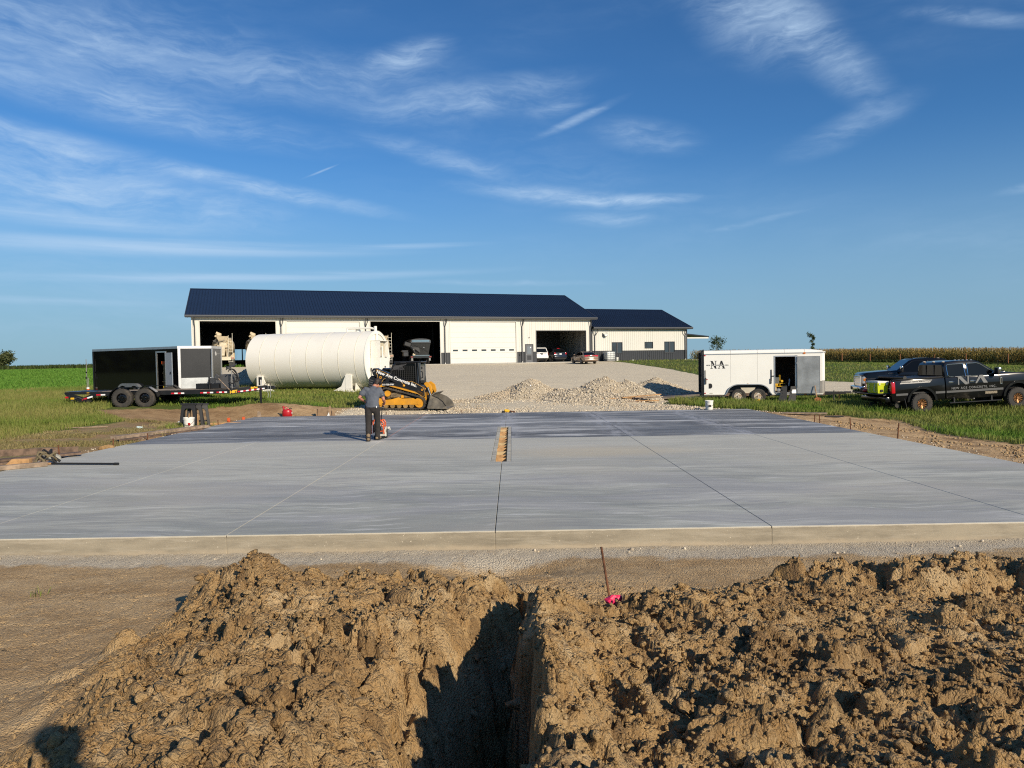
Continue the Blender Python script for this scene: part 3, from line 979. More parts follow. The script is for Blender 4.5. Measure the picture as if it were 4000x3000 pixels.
def concrete_material(name, back):
    m = bpy.data.materials.new(name)
    m.use_nodes = True
    t = NT(m.node_tree)
    out = t.n('ShaderNodeOutputMaterial')
    b = t.n('ShaderNodeBsdfPrincipled')
    g = t.n('ShaderNodeNewGeometry')
    P = g.outputs['Position']
    sep = t.n('ShaderNodeSeparateXYZ')
    t.put(sep.inputs[0], P)
    up = t.n('ShaderNodeSeparateXYZ')
    t.put(up.inputs[0], g.outputs['Normal'])
    wv = t.vmath('ADD', P, t.vmath('SCALE', t.noise(P, .45, 3, .5, 0, 'Color'), .9))
    s1 = t.noise(t.mapping(wv, sc=(.11, .60, 1) if back else (.20, 1.1, 1)), 1.0, 6, .62)
    s2 = t.noise(t.mapping(wv, sc=(.16, 1.5, 1) if back else (.45, 3.6, 1), loc=(3, 9, 0)), 1.0, 6, .66)
    s3 = t.noise(t.mapping(wv, sc=(.35, 3.6, 1) if back else (.8, 9.0, 1), loc=(5, 1, 0)), 1.0, 5, .7)
    big = t.noise(P, .22, 4, .55)
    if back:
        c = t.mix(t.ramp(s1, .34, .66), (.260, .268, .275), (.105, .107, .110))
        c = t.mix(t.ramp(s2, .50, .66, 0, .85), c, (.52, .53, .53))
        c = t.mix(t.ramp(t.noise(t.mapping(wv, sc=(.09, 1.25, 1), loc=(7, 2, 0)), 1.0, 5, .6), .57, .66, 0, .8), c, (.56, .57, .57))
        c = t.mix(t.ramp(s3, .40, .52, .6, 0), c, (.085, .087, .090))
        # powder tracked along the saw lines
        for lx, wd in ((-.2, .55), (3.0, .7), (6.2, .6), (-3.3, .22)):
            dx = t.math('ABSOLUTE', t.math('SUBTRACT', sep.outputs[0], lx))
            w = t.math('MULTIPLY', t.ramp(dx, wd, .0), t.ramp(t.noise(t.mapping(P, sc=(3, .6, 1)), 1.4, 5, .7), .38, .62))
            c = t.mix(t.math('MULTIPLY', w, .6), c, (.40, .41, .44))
    else:
        c = t.mix(t.ramp(s1, .36, .64), (.480, .482, .425), (.285, .294, .268))
        c = t.mix(t.ramp(s3, .38, .50, .65, 0), c, (.235, .240, .240))
        c = t.mix(t.ramp(s3, .55, .68, 0, .65), c, (.60, .60, .575))
        c = t.mix(t.ramp(t.noise(t.mapping(wv, sc=(.3, 1., 1), loc=(11, 4, 0)), .8, 4, .6), .50, .62, 0, .45), c, (.340, .338, .350))
        c = t.mix(t.ramp(s2, .5, .75, 0, .55), c, (.255, .26, .26))
        c = t.mix(t.ramp(big, .45, .68, 0, .5), c, (.44, .415, .35))
        # drier towards the cold joint
        c = t.mix(t.ramp(t.math('ADD', sep.outputs[1], t.math('MULTIPLY', s1, 3.0)), 12.0, 19.5, 0, .6), c, (.50, .485, .415))
        px_ = t.vmath('LENGTH', t.mapping(P, loc=(1.9, 15.5, 0), sc=(2.6, 1.25, 9), kind='TEXTURE'), out=1)
        c = t.mix(t.math('MULTIPLY', t.ramp(t.math('ADD', px_, t.math('MULTIPLY', s1, .7)), 1.5, .6), .6), c, (.50, .435, .315))
        c = t.mix(t.math('MULTIPLY', t.ramp(t.math('ABSOLUTE', t.math('ADD', sep.outputs[0], 3.52)), .35, .0), t.ramp(sep.outputs[1], 17.3, 18.6)), c, (.62, .60, .55))
    # side faces: buff formed edge with a pale pitted skin
    side = t.ramp(up.outputs[2], .75, .45)
    e = t.mix(t.ramp(t.noise(t.mapping(P, sc=(.8, 1, 3)), 2.2, 6, .65), .35, .7), (.30, .262, .195), (.205, .178, .132))
    vo = t.n('ShaderNodeTexVoronoi')
    vo.inputs['Scale'].default_value = 26
    t.put(vo.inputs['Vector'], P)
    pit = t.math('MULTIPLY', t.ramp(vo.outputs['Distance'], .20, .10), t.ramp(t.noise(P, 1.4, 4, .6), .42, .56))
    e = t.mix(t.ramp(t.noise(t.mapping(P, sc=(.4, 1, 5)), 3.0, 6, .7), .50, .66, 0, .6), e, (.36, .32, .25))
    e = t.mix(t.ramp(t.math('ADD', sep.outputs[2], t.math('MULTIPLY', t.noise(P, 3, 5, .7), .10)), -.10, -.17, 0, .8), e, (.40, .33, .235))
    e = t.mix(t.math('MULTIPLY', pit, t.ramp(t.noise(P, 19, 2, .5), .45, .6)), e, (.56, .50, .39))
    e = t.mix(t.ramp(t.math('ADD', sep.outputs[2], t.math('MULTIPLY', t.noise(P, 6, 4, .6), .02)), -.012, -.002, 0, .6), e, (.60, .56, .47))
    c = t.mix(side, c, e)
    t.put(b.inputs['Base Color'], c)
    t.put(b.inputs['Roughness'], t.ramp(s2, .3, .7, .55 if back else .66, .82))
    b.inputs['Specular IOR Level'].default_value = .45
    bp = t.n('ShaderNodeBump')
    bp.inputs['Strength'].default_value = .25
    bp.inputs['Distance'].default_value = .01
    t.put(bp.inputs['Height'], t.math('ADD', t.math('MULTIPLY', s2, .6), t.noise(P, 60, 4, .7)))
    t.put(b.inputs['Normal'], bp.outputs[0])
    t.put(out.inputs['Surface'], b.outputs[0])
    return m


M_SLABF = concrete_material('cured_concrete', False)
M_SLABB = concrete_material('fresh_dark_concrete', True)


def build_slab():
    """a poured floor of twelve sections with real gaps at the saw cuts and at the cold joint"""
    root = thing('concrete_slab', 'new grey concrete floor slab with saw-cut joints and a long drain slot', 'concrete slab', (0, 0, 0))
    root['kind'] = 'structure'
    del root['category']
    x0, x1, y0, y1 = SLAB
    xs = [x0, -6.72, -3.42, -.23, 3.05, 6.30, x1]
    yc = 18.50
    px0, px1, py0, py1 = -.46, -.045, 14.20, 21.86
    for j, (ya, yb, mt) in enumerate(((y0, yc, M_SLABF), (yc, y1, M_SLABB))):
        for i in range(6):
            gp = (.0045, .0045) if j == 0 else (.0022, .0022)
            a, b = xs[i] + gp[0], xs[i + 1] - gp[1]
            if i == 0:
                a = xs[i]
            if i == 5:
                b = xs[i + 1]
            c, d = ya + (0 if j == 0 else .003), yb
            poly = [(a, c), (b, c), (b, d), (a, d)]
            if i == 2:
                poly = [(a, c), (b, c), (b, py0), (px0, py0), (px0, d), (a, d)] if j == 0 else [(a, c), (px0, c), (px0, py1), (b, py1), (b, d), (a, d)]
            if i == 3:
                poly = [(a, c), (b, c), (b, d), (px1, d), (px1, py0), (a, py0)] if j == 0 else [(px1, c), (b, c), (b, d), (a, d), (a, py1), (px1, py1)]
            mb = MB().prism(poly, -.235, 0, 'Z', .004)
            mb.build('slab_section', mt, root, 20)
    MB().span(x0 + .02, x1 - .02, y0 + .02, y1 - .02, -.40, -.238).build('slab_footing', pm('rough_footing', (.34, .32, .27), .9, bump=.6, bs=14), root)
    MB().span(x0 + .02, x1 - .02, y0 + .005, y0 + .6, -.40, -.03).build('slab_footing', M_SLABF, root)
    # chalk line snapped ahead of the saw
    MB().span(-3.408, -3.396, 19.2, y1 - .05, .0005, .0022).build('chalk_line', pm('red_chalk', (.62, .25, .22), .9, var=.3, vs=3), root)
    # saw dust drift beside the man
    f = thing('drain_form', 'long timber drain form with spacer blocks set into the slab', 'drain form', (0, 0, 0))
    L = py1 - py0
    MC = pm('mortar_splashed_board', (.50, .475, .40), .9, var=.2, vs=4, bump=.3)
    for (a, b) in ((px0 + .006, px0 + .09), (px1 - .09, px1 - .006)):
        MB().span(a, b, py0 + .006, py1 - .006, -.2, -.003, .003).build('side_board', MC, f)
    MB().span(px0 + .09, px1 - .09, py0 + .006, py1 - .006, -.236, -.20).build('bottom_board', M_WOODO, f)
    rnd = random.Random(3)
    n = 14
    for k in range(n):
        y = py0 + .10 + (L - .3) * k / (n - 1) + rnd.uniform(-.05, .05)
        w = px1 - .09 - (px0 + .09)
        tilt = rnd.uniform(-.05, .05) if k != 4 else .5
        mb = MB().box(((px0 + px1) / 2, y, -.105 - rnd.random() * .012), (w - .006, .04, .175), .003, Matrix.Rotation(tilt * .2, 4, 'Z'))
        ob = mb.build('spacer_block', M_WOOD if k % 3 else pm('pale_lumber', (.58, .42, .22), .75, var=.2, vs=9), f)
    MB().box((px0 + .14, py0 + 2.35, -.06), (.12, .04, .16), .003, Matrix.Rotation(.7, 4, 'Y')).build('spacer_block', M_WOOD, f)


build_slab()
# ------------------------------------------------------------------ machine shed
BA = .3578
BO = Vector((-33.2263, 73.9853, 1.885))
BU = Vector((math.cos(BA), math.sin(BA), 0))
BN = Vector((-math.sin(BA), math.cos(BA), 0))


def bw(s, t, z=0.):
    return BO + BU * s + BN * t + Vector((0, 0, z))


def ribbed_panel(w, h, n_ribs, rib_w, rib_d, first, thick=.012):
    """a sheet of ribbed steel standing in local x/z with ribs towards -y"""
    mb = MB()
    if rib_d < .03:
        mb.span(0, w, .022, .03, 0, h)
        for k in range(n_ribs):
            x = k * .3048
            if x < w - .03:
                mb.span(x + .011, min(x + .3048 - .011, w), -.004, .022, 0, h)
        return mb
    mb.span(0, w - .004, 0, thick, 0, h)
    for k in range(n_ribs):
        x = first + k * .3048
        if x + rib_w < w:
            mb.prism([(x, -.0005), (x + rib_w * .28, -rib_d), (x + rib_w * .72, -rib_d), (x + rib_w, -.0005)], 0, h, 'Z')
    return mb


def build_shed():
    L, HW, EZ, RZ, OE = 46.33, 9.05, 5.49, 9.17, .568
    r = thing('machine_shed', 'long white machine shed with blue-black metal roof, big door bays and a lower office wing', 'building', BO, BA)
    # floor and apron
    MB().span(0, L, .15, 2 * HW, -.3, 0).build('floor', M_CONC, r)
    MB().span(-.3, L + .2, -1.6, .148, -.4, -.012).build('apron', M_CONC, r)
    # shell
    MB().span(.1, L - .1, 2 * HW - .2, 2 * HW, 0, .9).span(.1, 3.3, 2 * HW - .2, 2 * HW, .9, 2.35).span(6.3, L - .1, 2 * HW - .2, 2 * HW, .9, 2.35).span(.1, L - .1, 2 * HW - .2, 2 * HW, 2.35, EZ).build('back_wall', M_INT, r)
    fr = MB().span(3.3, 6.3, 2 * HW - .22, 2 * HW + .02, .86, .93).span(3.3, 6.3, 2 * HW - .22, 2 * HW + .02, 2.32, 2.39).span(4.72, 4.86, 2 * HW - .22, 2 * HW + .02, .9, 2.35).build('back_window', M_TRIM, r)
    MB().span(3.3, 6.3, 2 * HW - .12, 2 * HW - .11, .93, 2.32).build('pane', pm('clear_pane', (.9, .95, 1.), .02, var=0, trans=1.), fr)
    for s0, s1, nm in ((.02, .16, 'end_wall'), (L - .16, L - .02, 'end_wall')):
        mb = MB().prism([(.05, 0), (2 * HW - .05, 0), (2 * HW - .05, EZ - .1), (HW, RZ - .28), (.05, EZ - .1)], s0, s1, 'X')
        mb.build(nm, M_WALLW if s0 < 1 else M_WALLW, r)
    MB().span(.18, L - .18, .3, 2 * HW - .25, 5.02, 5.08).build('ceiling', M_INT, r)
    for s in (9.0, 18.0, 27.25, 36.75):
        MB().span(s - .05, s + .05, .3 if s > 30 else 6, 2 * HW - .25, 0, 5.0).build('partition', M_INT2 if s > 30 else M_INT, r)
    # garage bay on the right: loft, doorway and ribbed side wall
    lf = MB().span(36.9, L - .2, 9.2, 9.35, 0, 5.0).build('bay_back_wall', M_INT2, r)
    MB().span(39.0, 43.0, 8.6, 9.19, 2.0, 2.5).build('loft_beam', pm('grey_beam', (.20, .20, .20), .6), r)
    MB().span(38.7, 42.6, 9.0, 9.19, 1.7, 1.95).build('bay_lintel', pm('grey_beam', (.20, .20, .20), .6), r)
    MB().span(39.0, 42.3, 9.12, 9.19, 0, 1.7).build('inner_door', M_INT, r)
    MB().span(39.2, 39.4, 8.9, 9.19, 2.5, 5.0).build('stud', M_WOODI, r)
    for k in range(3):
        MB().span(39.4, 43.0, 8.95, 9.19, 2.6 + .7 * k, 2.68 + .7 * k).build('shelf', M_WOODI, r)
    for k in range(8):
        MB().span(37.0 + .27 * k, 37.06 + .27 * k, 9.0, 9.19, 2.6, 5.0).build('stud', M_WOODI, r)
    for k in range(24):
        y = .5 + k * .36
        MB().prism([(y, 0), (y + .05, 0), (y + .04, 4.9), (y + .01, 4.9)], L - .20, L - .17, 'X').build('liner_rib', M_INT2, r)
    # front wall sheets
    WZ, TZ = 1.28, 5.28
    pcache = {}

    def zone(s0, s1, z0, z1, nm, mt, t0=0.):
        w = s1 - s0
        n = max(1, math.ceil(w / .9144 - .05))
        for k in range(n):
            a = s0 + k * .9144
            pw = min(.9144, s1 - a)
            if pw < .05:
                continue
            key = (round(pw, 3), round(z1 - z0, 3), nm)
            if key not in pcache:
                big = nm == 'wainscot_panel'
                pcache[key] = ribbed_panel(pw, z1 - z0, 4, .085 if big else .062, .034 if big else .026, .02).mesh(nm)
            o = obj(nm, pcache[key], mt, r)
            o.location = (a, t0, z0)

    doors = [(.78, 8.31, 4.90), (9.47, 17.28, 4.90), (18.48, 26.58, 4.95), (27.85, 36.11, 4.95), (38.79, 45.51, 3.84)]
    mdoor = (37.33, 38.28, 2.16)
    solid = [(.12, .70), (8.39, 9.39), (17.36, 18.40), (26.66, 27.77), (36.19, 37.25), (38.36, 38.72), (45.58, L - .12)]
    for a, b in solid:
        zone(a, b, WZ + .03, TZ, 'wall_panel', M_WALLW)
        zone(a, b, .01, WZ, 'wainscot_panel', M_WAIN)
        MB().span(a, b, -.045, -.001, WZ + .001, WZ + .029).build('wainscot_trim', M_TRIM, r)
    for a, b, h in doors:
        zone(a - .08, b + .07, h + .08, TZ, 'wall_panel', M_WALLW)
    zone(mdoor[0] - .08, mdoor[1] + .08, mdoor[2] + .08, TZ, 'wall_panel', M_WALLW)
    for i, (a, b, h) in enumerate(doors):
        tm = M_WALLW if i < 4 else M_TRIM
        mb = MB().span(a - .075, a, -.05, .16, 0, h).span(b, b + .075, -.05, .16, 0, h).span(a - .075, b + .075, -.05, .16, h + .002, h + .075)
        mb.build('door_trim', tm, r)
    # sectional doors, closed, in the second and fourth bays
    for di in (1, 3):
        a, b, h = doors[di]
        d = MB().span(a, b, .13, .135, 0, h).build('overhead_door', M_DOORW, r)
        ns = 8
        sh = h / ns
        for k in range(ns):
            if k == 2:
                mb = MB()
                xs = [a + .004]
                nw = 7
                pitch = (b - a) / nw
                for q in range(nw):
                    c = a + pitch * (q + .5)
                    mb.span(xs[-1], c - .30, .085, .128, k * sh + .006, (k + 1) * sh - .006)
                    mb.span(c - .30, c + .30, .085, .128, k * sh + .006, k * sh + .23).span(c - .30, c + .30, .085, .128, k * sh + .40, (k + 1) * sh - .006)
                    xs.append(c + .30)
                mb.span(xs[-1], b - .004, .085, .128, k * sh + .006, (k + 1) * sh - .006)
                mb.build('door_section', M_DOORW, d)
                for q in range(nw):
                    c = a + pitch * (q + .5)
                    MB().span(c - .31, c + .31, .078, .092, k * sh + .215, k * sh + .23).span(c - .31, c + .31, .078, .092, k * sh + .40, k * sh + .415).span(c - .31, c - .295, .078, .092, k * sh + .23, k * sh + .40).span(c + .295, c + .31, .078, .092, k * sh + .23, k * sh + .40).build('door_window_frame', M_TRIM, d)
                    MB().span(c - .295, c + .295, .10, .11, k * sh + .232, k * sh + .398).build('door_window', M_GLASS, d)
            else:
                MB().span(a + .004, b - .004, .085, .128, k * sh + .006, (k + 1) * sh - .006).build('door_section', M_DOORW, d)
    # personnel door
    a, b, h = mdoor
    MB().span(a - .07, a, -.05, .12, 0, h).span(b, b + .07, -.05, .12, 0, h).span(a - .07, b + .07, -.05, .12, h + .001, h + .07).build('door_frame', M_TRIM, r)
    d = MB().span(a, b, .01, .06, .03, h).build('personnel_door', pm('grey_steel_door', (.10, .105, .115), .4, var=.05), r)
    MB().span(a + .2, b - .2, -.004, .008, 1.05, 1.95).build('pane', pm('door_glass', (.16, .18, .20), .1, var=0), d)
    MB().span(a + .2, b - .2, -.004, .009, .3, .85).build('lower_panel', M_WAIN, d)
    MB().span(a + .60, a + .72, -.006, -.0045, 1.75, 1.90).build('notice', M_LET, d)
    MB().cyl((a + .09, .0, 1.0), (a + .09, -.06, 1.0), .03).build('handle', M_ALU, d)
    MB().span(a - .15, b + .15, -.5, -.05, -.011, .02).build('threshold', M_CONC, r)
    # corner trim, downspouts with branched heads, gutter
    MB().span(-.02, .11, -.04, .12, 0, TZ).build('corner_trim', M_WALLW, r)
    MB().span(L - .11, L + .02, -.04, .12, 0, TZ).build('corner_trim', M_TRIM, r)
    for s in (.3, 8.86, 17.94, 27.14, 36.85, 46.12):
        mb = MB().span(s - .05, s + .05, -.16, -.06, .12, 4.3)
        mb.tube([(s, -.11, 4.28), (s - .02, -.30, 4.75), (s - .02, -.48, 5.30)], .05, 6)
        mb.tube([(s, -.11, 4.28), (s + .22, -.12, 4.85), (s + .22, -.14, 5.26)], .035, 6) if s > 8 else None
        mb.build('downspout', M_TRIM, r)
        MB().cyl((s, -.12, .0), (s, -.12, .20), .05, .04, 10).build('downspout_outlet', M_WPL, r)
    MB().prism([(-OE - .02, EZ - .13), (-OE - .12, EZ - .10), (-OE - .12, EZ + .02), (-OE - .09, EZ + .02), (-OE - .09, EZ - .08), (-OE - .02, EZ - .10)], -OE, L + OE, 'X').build('gutter', M_GUT, r)
    MB().span(-OE, L + OE, -OE - .018, -OE, EZ - .22, EZ - .03).build('fascia', M_TRIM, r)
    mb = MB().span(-OE, L + OE, -OE + .001, -.002, EZ - .215, EZ - .19)
    for k in range(150):
        s = -OE + .2 + k * .313
        if s < L + OE - .15:
            mb.span(s, s + .08, -OE + .02, -.03, EZ - .235, EZ - .215)
    mb.build('soffit', M_SOFF, r)
    # roof: every sheet of the front slope, one rear slope, ridge cap
    sl = Vector((0, HW + OE, RZ - EZ))
    ln = sl.length
    ang = math.atan2(RZ - EZ, HW + OE)
    me = MB()
    me.span(0, .9124, 0, ln, -.014, 0)
    for k in range(3):
        x = .05 + k * .3048
        me.prism([(x, .0005), (x + .024, .052), (x + .056, .052), (x + .080, .0005)], 0, ln, 'Y')
    me.warp(lambda v: Vector((v.x, v.y, v.z)))
    pm_ = me.mesh('roof_panel')
    n = int((L + 2 * OE) / .9144)
    step = (L + 2 * OE) / n
    for k in range(n):
        o = obj('roof_panel', pm_, M_ROOF, r)
        o.location = (-OE + k * step, -OE, EZ)
        o.rotation_euler = (ang, 0, 0)
        o.scale = (step / .9144, 1, 1)
    MB().span(-OE, L + OE, 0, ln, -.03, 0).warp(lambda v: Vector((v.x, 2 * HW + OE - v.y * math.cos(ang), EZ + v.y * math.sin(ang) + v.z))).build('rear_roof', M_ROOF, r)
    MB().prism([(HW - .18, RZ - .045), (HW, RZ + .045), (HW + .18, RZ - .045), (HW, RZ + .02)], -OE - .02, L + OE + .02, 'X').build('ridge_cap', M_ROOF, r)
    for s in (-OE, L + OE):
        mb = MB().prism([(-OE - .05, EZ - .20), (HW, RZ - .20), (2 * HW + OE, EZ - .20), (2 * HW + OE, EZ + .02), (HW, RZ + .03), (-OE - .05, EZ + .02)], s - .03, s + .03, 'X')
        mb.build('gable_trim', M_TRIM, r)
    # hidden attic gets its gable sheets from end_wall; lamp over the garage
    MB().box((37.8, -.09, 3.05), (.10, .14, .08), .01).build('wall_lamp', M_TRIM, r)
    # ---------------- office wing
    WL, WHW, WE, WR = 14.24, 6.914, 4.285, 7.15
    w0 = L
    zone2 = [(w0 + .15, w0 + WL - .12)]
    wins = [(49.28, 50.72, 1.03, 2.34, 2), (54.12, 55.27, 1.62, 2.36, 1), (57.11, 58.60, 1.04, 2.38, 2)]
    a = w0 + .15
    TZ2 = 4.05

    def wzone(a, b, z0, z1, nm, mt):
        zone(a, b, z0, z1, nm, mt, 0.)
    edges = [a]
    for (x0, x1, z0, z1, k) in wins:
        wzone(edges[-1], x0 - .06, WZ + .03, TZ2, 'wall_panel', M_WALLW)
        wzone(x0 - .06, x1 + .06, z1 + .06, TZ2, 'wall_panel', M_WALLW)
        if z0 > WZ:
            wzone(x0 - .06, x1 + .06, WZ + .03, z0 - .06, 'wall_panel', M_WALLW)
            wzone(edges[-1], x1 + .06, .01, WZ, 'wainscot_panel', M_WAIN)
        else:
            wzone(edges[-1], x0 - .06, .01, WZ, 'wainscot_panel', M_WAIN)
            wzone(x0 - .06, x1 + .06, .01, z0 - .07, 'wainscot_panel', M_WAIN)
        edges.append(x1 + .06)
    wzone(edges[-1], w0 + WL - .12, WZ + .03, TZ2, 'wall_panel', M_WALLW)
    wzone(edges[-1], w0 + WL - .12, .01, WZ, 'wainscot_panel', M_WAIN)
    for (x0, x1, z0, z1, k) in wins:
        wf = MB().span(x0 - .055, x0, -.06, .1, z0 - .055, z1 + .055).span(x1, x1 + .055, -.06, .1, z0 - .055, z1 + .055).span(x0, x1, -.06, .1, z1, z1 + .055).span(x0, x1, -.06, .1, z0 - .055, z0)
        if k == 2:
            wf.span((x0 + x1) / 2 - .09, (x0 + x1) / 2 + .09, -.03, .08, z0, z1)
        w = wf.build('window', M_TRIM, r)
        wd = (x1 - x0) / k
        for q in range(k):
            MB().span(x0 + q * wd + (.002 if q == 0 else .092), x0 + (q + 1) * wd - (.002 if q == k - 1 else .092), .03, .045, z0 + .002, z1 - .002).build('pane', M_GLASS, w)
        if k == 2:
            MB().span(x0 - .08, x1 + .08, -.10, -.062, z0 - .09, z0 - .056).build('sill', M_TRIM, w)
            # pale blind behind the left pane
            MB().span(x0 + .03, x0 + wd - .12, .05, .06, z0 + .02, z1 - .02).build('blind', pm('pale_blind', (.35, .36, .36), .8), w)
    MB().span(w0 + .16, w0 + WL - .12, .05, .12, 0, 1.0).span(w0 + .16, w0 + WL - .12, .10, .14, 0, WE).build('wall_core', M_WAIN, r)
    MB().prism([(.14, 0), (2 * WHW, 0), (2 * WHW, WE - .1), (WHW, WR - .2), (.14, WE - .1)], w0 + WL - .12, w0 + WL, 'X').build('end_wall', M_WALLW, r)
    MB().span(w0, w0 + WL, 2 * WHW - .1, 2 * WHW, 0, WE - .1).build('back_wall', M_WALLW, r)
    MB().span(w0 + WL - .12, w0 + WL + .03, -.05, .13, 0, TZ2).build('corner_trim', M_TRIM, r)
    for s, rr in ((w0 + .42, 1), (w0 + WL - .32, -1)):
        mb = MB().span(s - .05, s + .05, -.16, -.06, .12, 3.2)
        mb.tube([(s, -.11, 3.18), (s + .24 * rr, -.30, 3.6), (s + .26 * rr, -.45, 4.08)], .05, 6)
        mb.tube([(s, -.11, 3.18), (s - .2 * rr, -.12, 3.65), (s - .2 * rr, -.14, 4.03)], .035, 6)
        mb.build('downspout', M_TRIM, r)
        MB().cyl((s, -.12, .0), (s, -.12, .20), .05, .04, 10).build('downspout_outlet', M_WPL, r)
    e1 = w0 + WL + OE
    MB().prism([(-OE - .02, WE - .13), (-OE - .12, WE - .10), (-OE - .12, WE + .02), (-OE - .09, WE + .02), (-OE - .09, WE - .08), (-OE - .02, WE - .10)], w0 + .04, e1, 'X').build('gutter', M_GUT, r)
    MB().span(w0 + .04, e1, -OE - .018, -OE, WE - .22, WE - .03).build('fascia', M_TRIM, r)
    mb = MB().span(w0 + .04, e1, -OE + .001, -.002, WE - .215, WE - .19)
    for k in range(46):
        s = w0 + .2 + k * .313
        mb.span(s, s + .08, -OE + .02, -.03, WE - .235, WE - .215)
    for s in (51.3, 52.7):
        mb.box((s, -.3, WE - .26), (.18, .2, .05))
    mb.build('soffit', M_SOFF, r)
    ang2 = math.atan2(WR - WE, WHW + OE)
    ln2 = math.hypot(WR - WE, WHW + OE)
    me = MB().span(0, .9124, 0, ln2, -.014, 0)
    for k in range(3):
        x = .05 + k * .3048
        me.prism([(x, .0005), (x + .024, .052), (x + .056, .052), (x + .080, .0005)], 0, ln2, 'Y')
    pm2 = me.mesh('roof_panel')
    n = int((e1 - w0 - .04) / .9144)
    step = (e1 - w0 - .04) / n
    for k in range(n):
        o = obj('roof_panel', pm2, M_ROOF, r)
        o.location = (w0 + .04 + k * step, -OE, WE)
        o.rotation_euler = (ang2, 0, 0)
        o.scale = (step / .9144, 1, 1)
    MB().span(w0 + .04, e1, 0, ln2, -.03, 0).warp(lambda v: Vector((v.x, 2 * WHW + OE - v.y * math.cos(ang2), WE + v.y * math.sin(ang2) + v.z))).build('rear_roof', M_ROOF, r)
    MB().prism([(WHW - .18, WR - .045), (WHW, WR + .045), (WHW + .18, WR - .045), (WHW, WR + .02)], w0 + .05, e1 + .02, 'X').build('ridge_cap', M_ROOF, r)
    MB().prism([(-OE - .05, WE - .20), (WHW, WR - .20), (2 * WHW + OE, WE - .20), (2 * WHW + OE, WE + .02), (WHW, WR + .03), (-OE - .05, WE + .02)], e1 - .03, e1 + .03, 'X').build('gable_trim', M_TRIM, r)
    # porch on the far right end
    px = w0 + WL + .05
    MB().prism([(px, 3.62), (px + 4.4, 3.20), (px + 4.4, 3.07), (px, 3.46)], 1.2, 7.5, 'Y').build('porch_roof', M_ROOF, r)
    MB().span(px, px + 4.3, 1.22, 1.36, 2.86, 3.04).build('porch_beam', M_WALLW, r)
    MB().span(px + .25, px + .40, 1.22, 1.36, 0, 2.858).build('porch_post', M_TRIM, r)
    MB().span(px + 4.1, px + 4.25, 6.9, 7.05, -.2, 2.9).build('porch_post', M_TRIM, r)
    MB().span(px, px + 3, .6, 7.5, -.3, -.01).build('porch_floor', M_CONC, r)
    # dish and outlet on the wing wall
    dsh = MB().lathe([(.0, -.14), (.14, -.16), (.27, -.22), (.275, -.215), (.14, -.145), (.0, -.125)], 'Y', 18, (48.25, -.2, 3.38)).build('satellite_dish', pm('pale_dish', (.66, .66, .62), .5), r)
    MB().tube([(47.95, -.04, 3.42), (47.98, -.2, 3.15), (48.22, -.36, 3.2)], .03, 6).tube([(48.3, -.3, 3.1), (48.3, -.62, 3.22)], .025, 6).box((47.93, -.05, 3.35), (.14, .06, .42)).build('dish_bracket', M_TRIM, r)
    MB().box((54.75, -.06, .62), (.13, .06, .16), .01).build('outlet_box', M_INK, r)
    # yard light at the wainscot of the main wall
    MB().box((36.55, -.07, .95), (.12, .07, .18), .01).build('outlet_box', M_INK, r)


build_shed()

# ------------------------------------------------------------------ sky-high things done; wheels


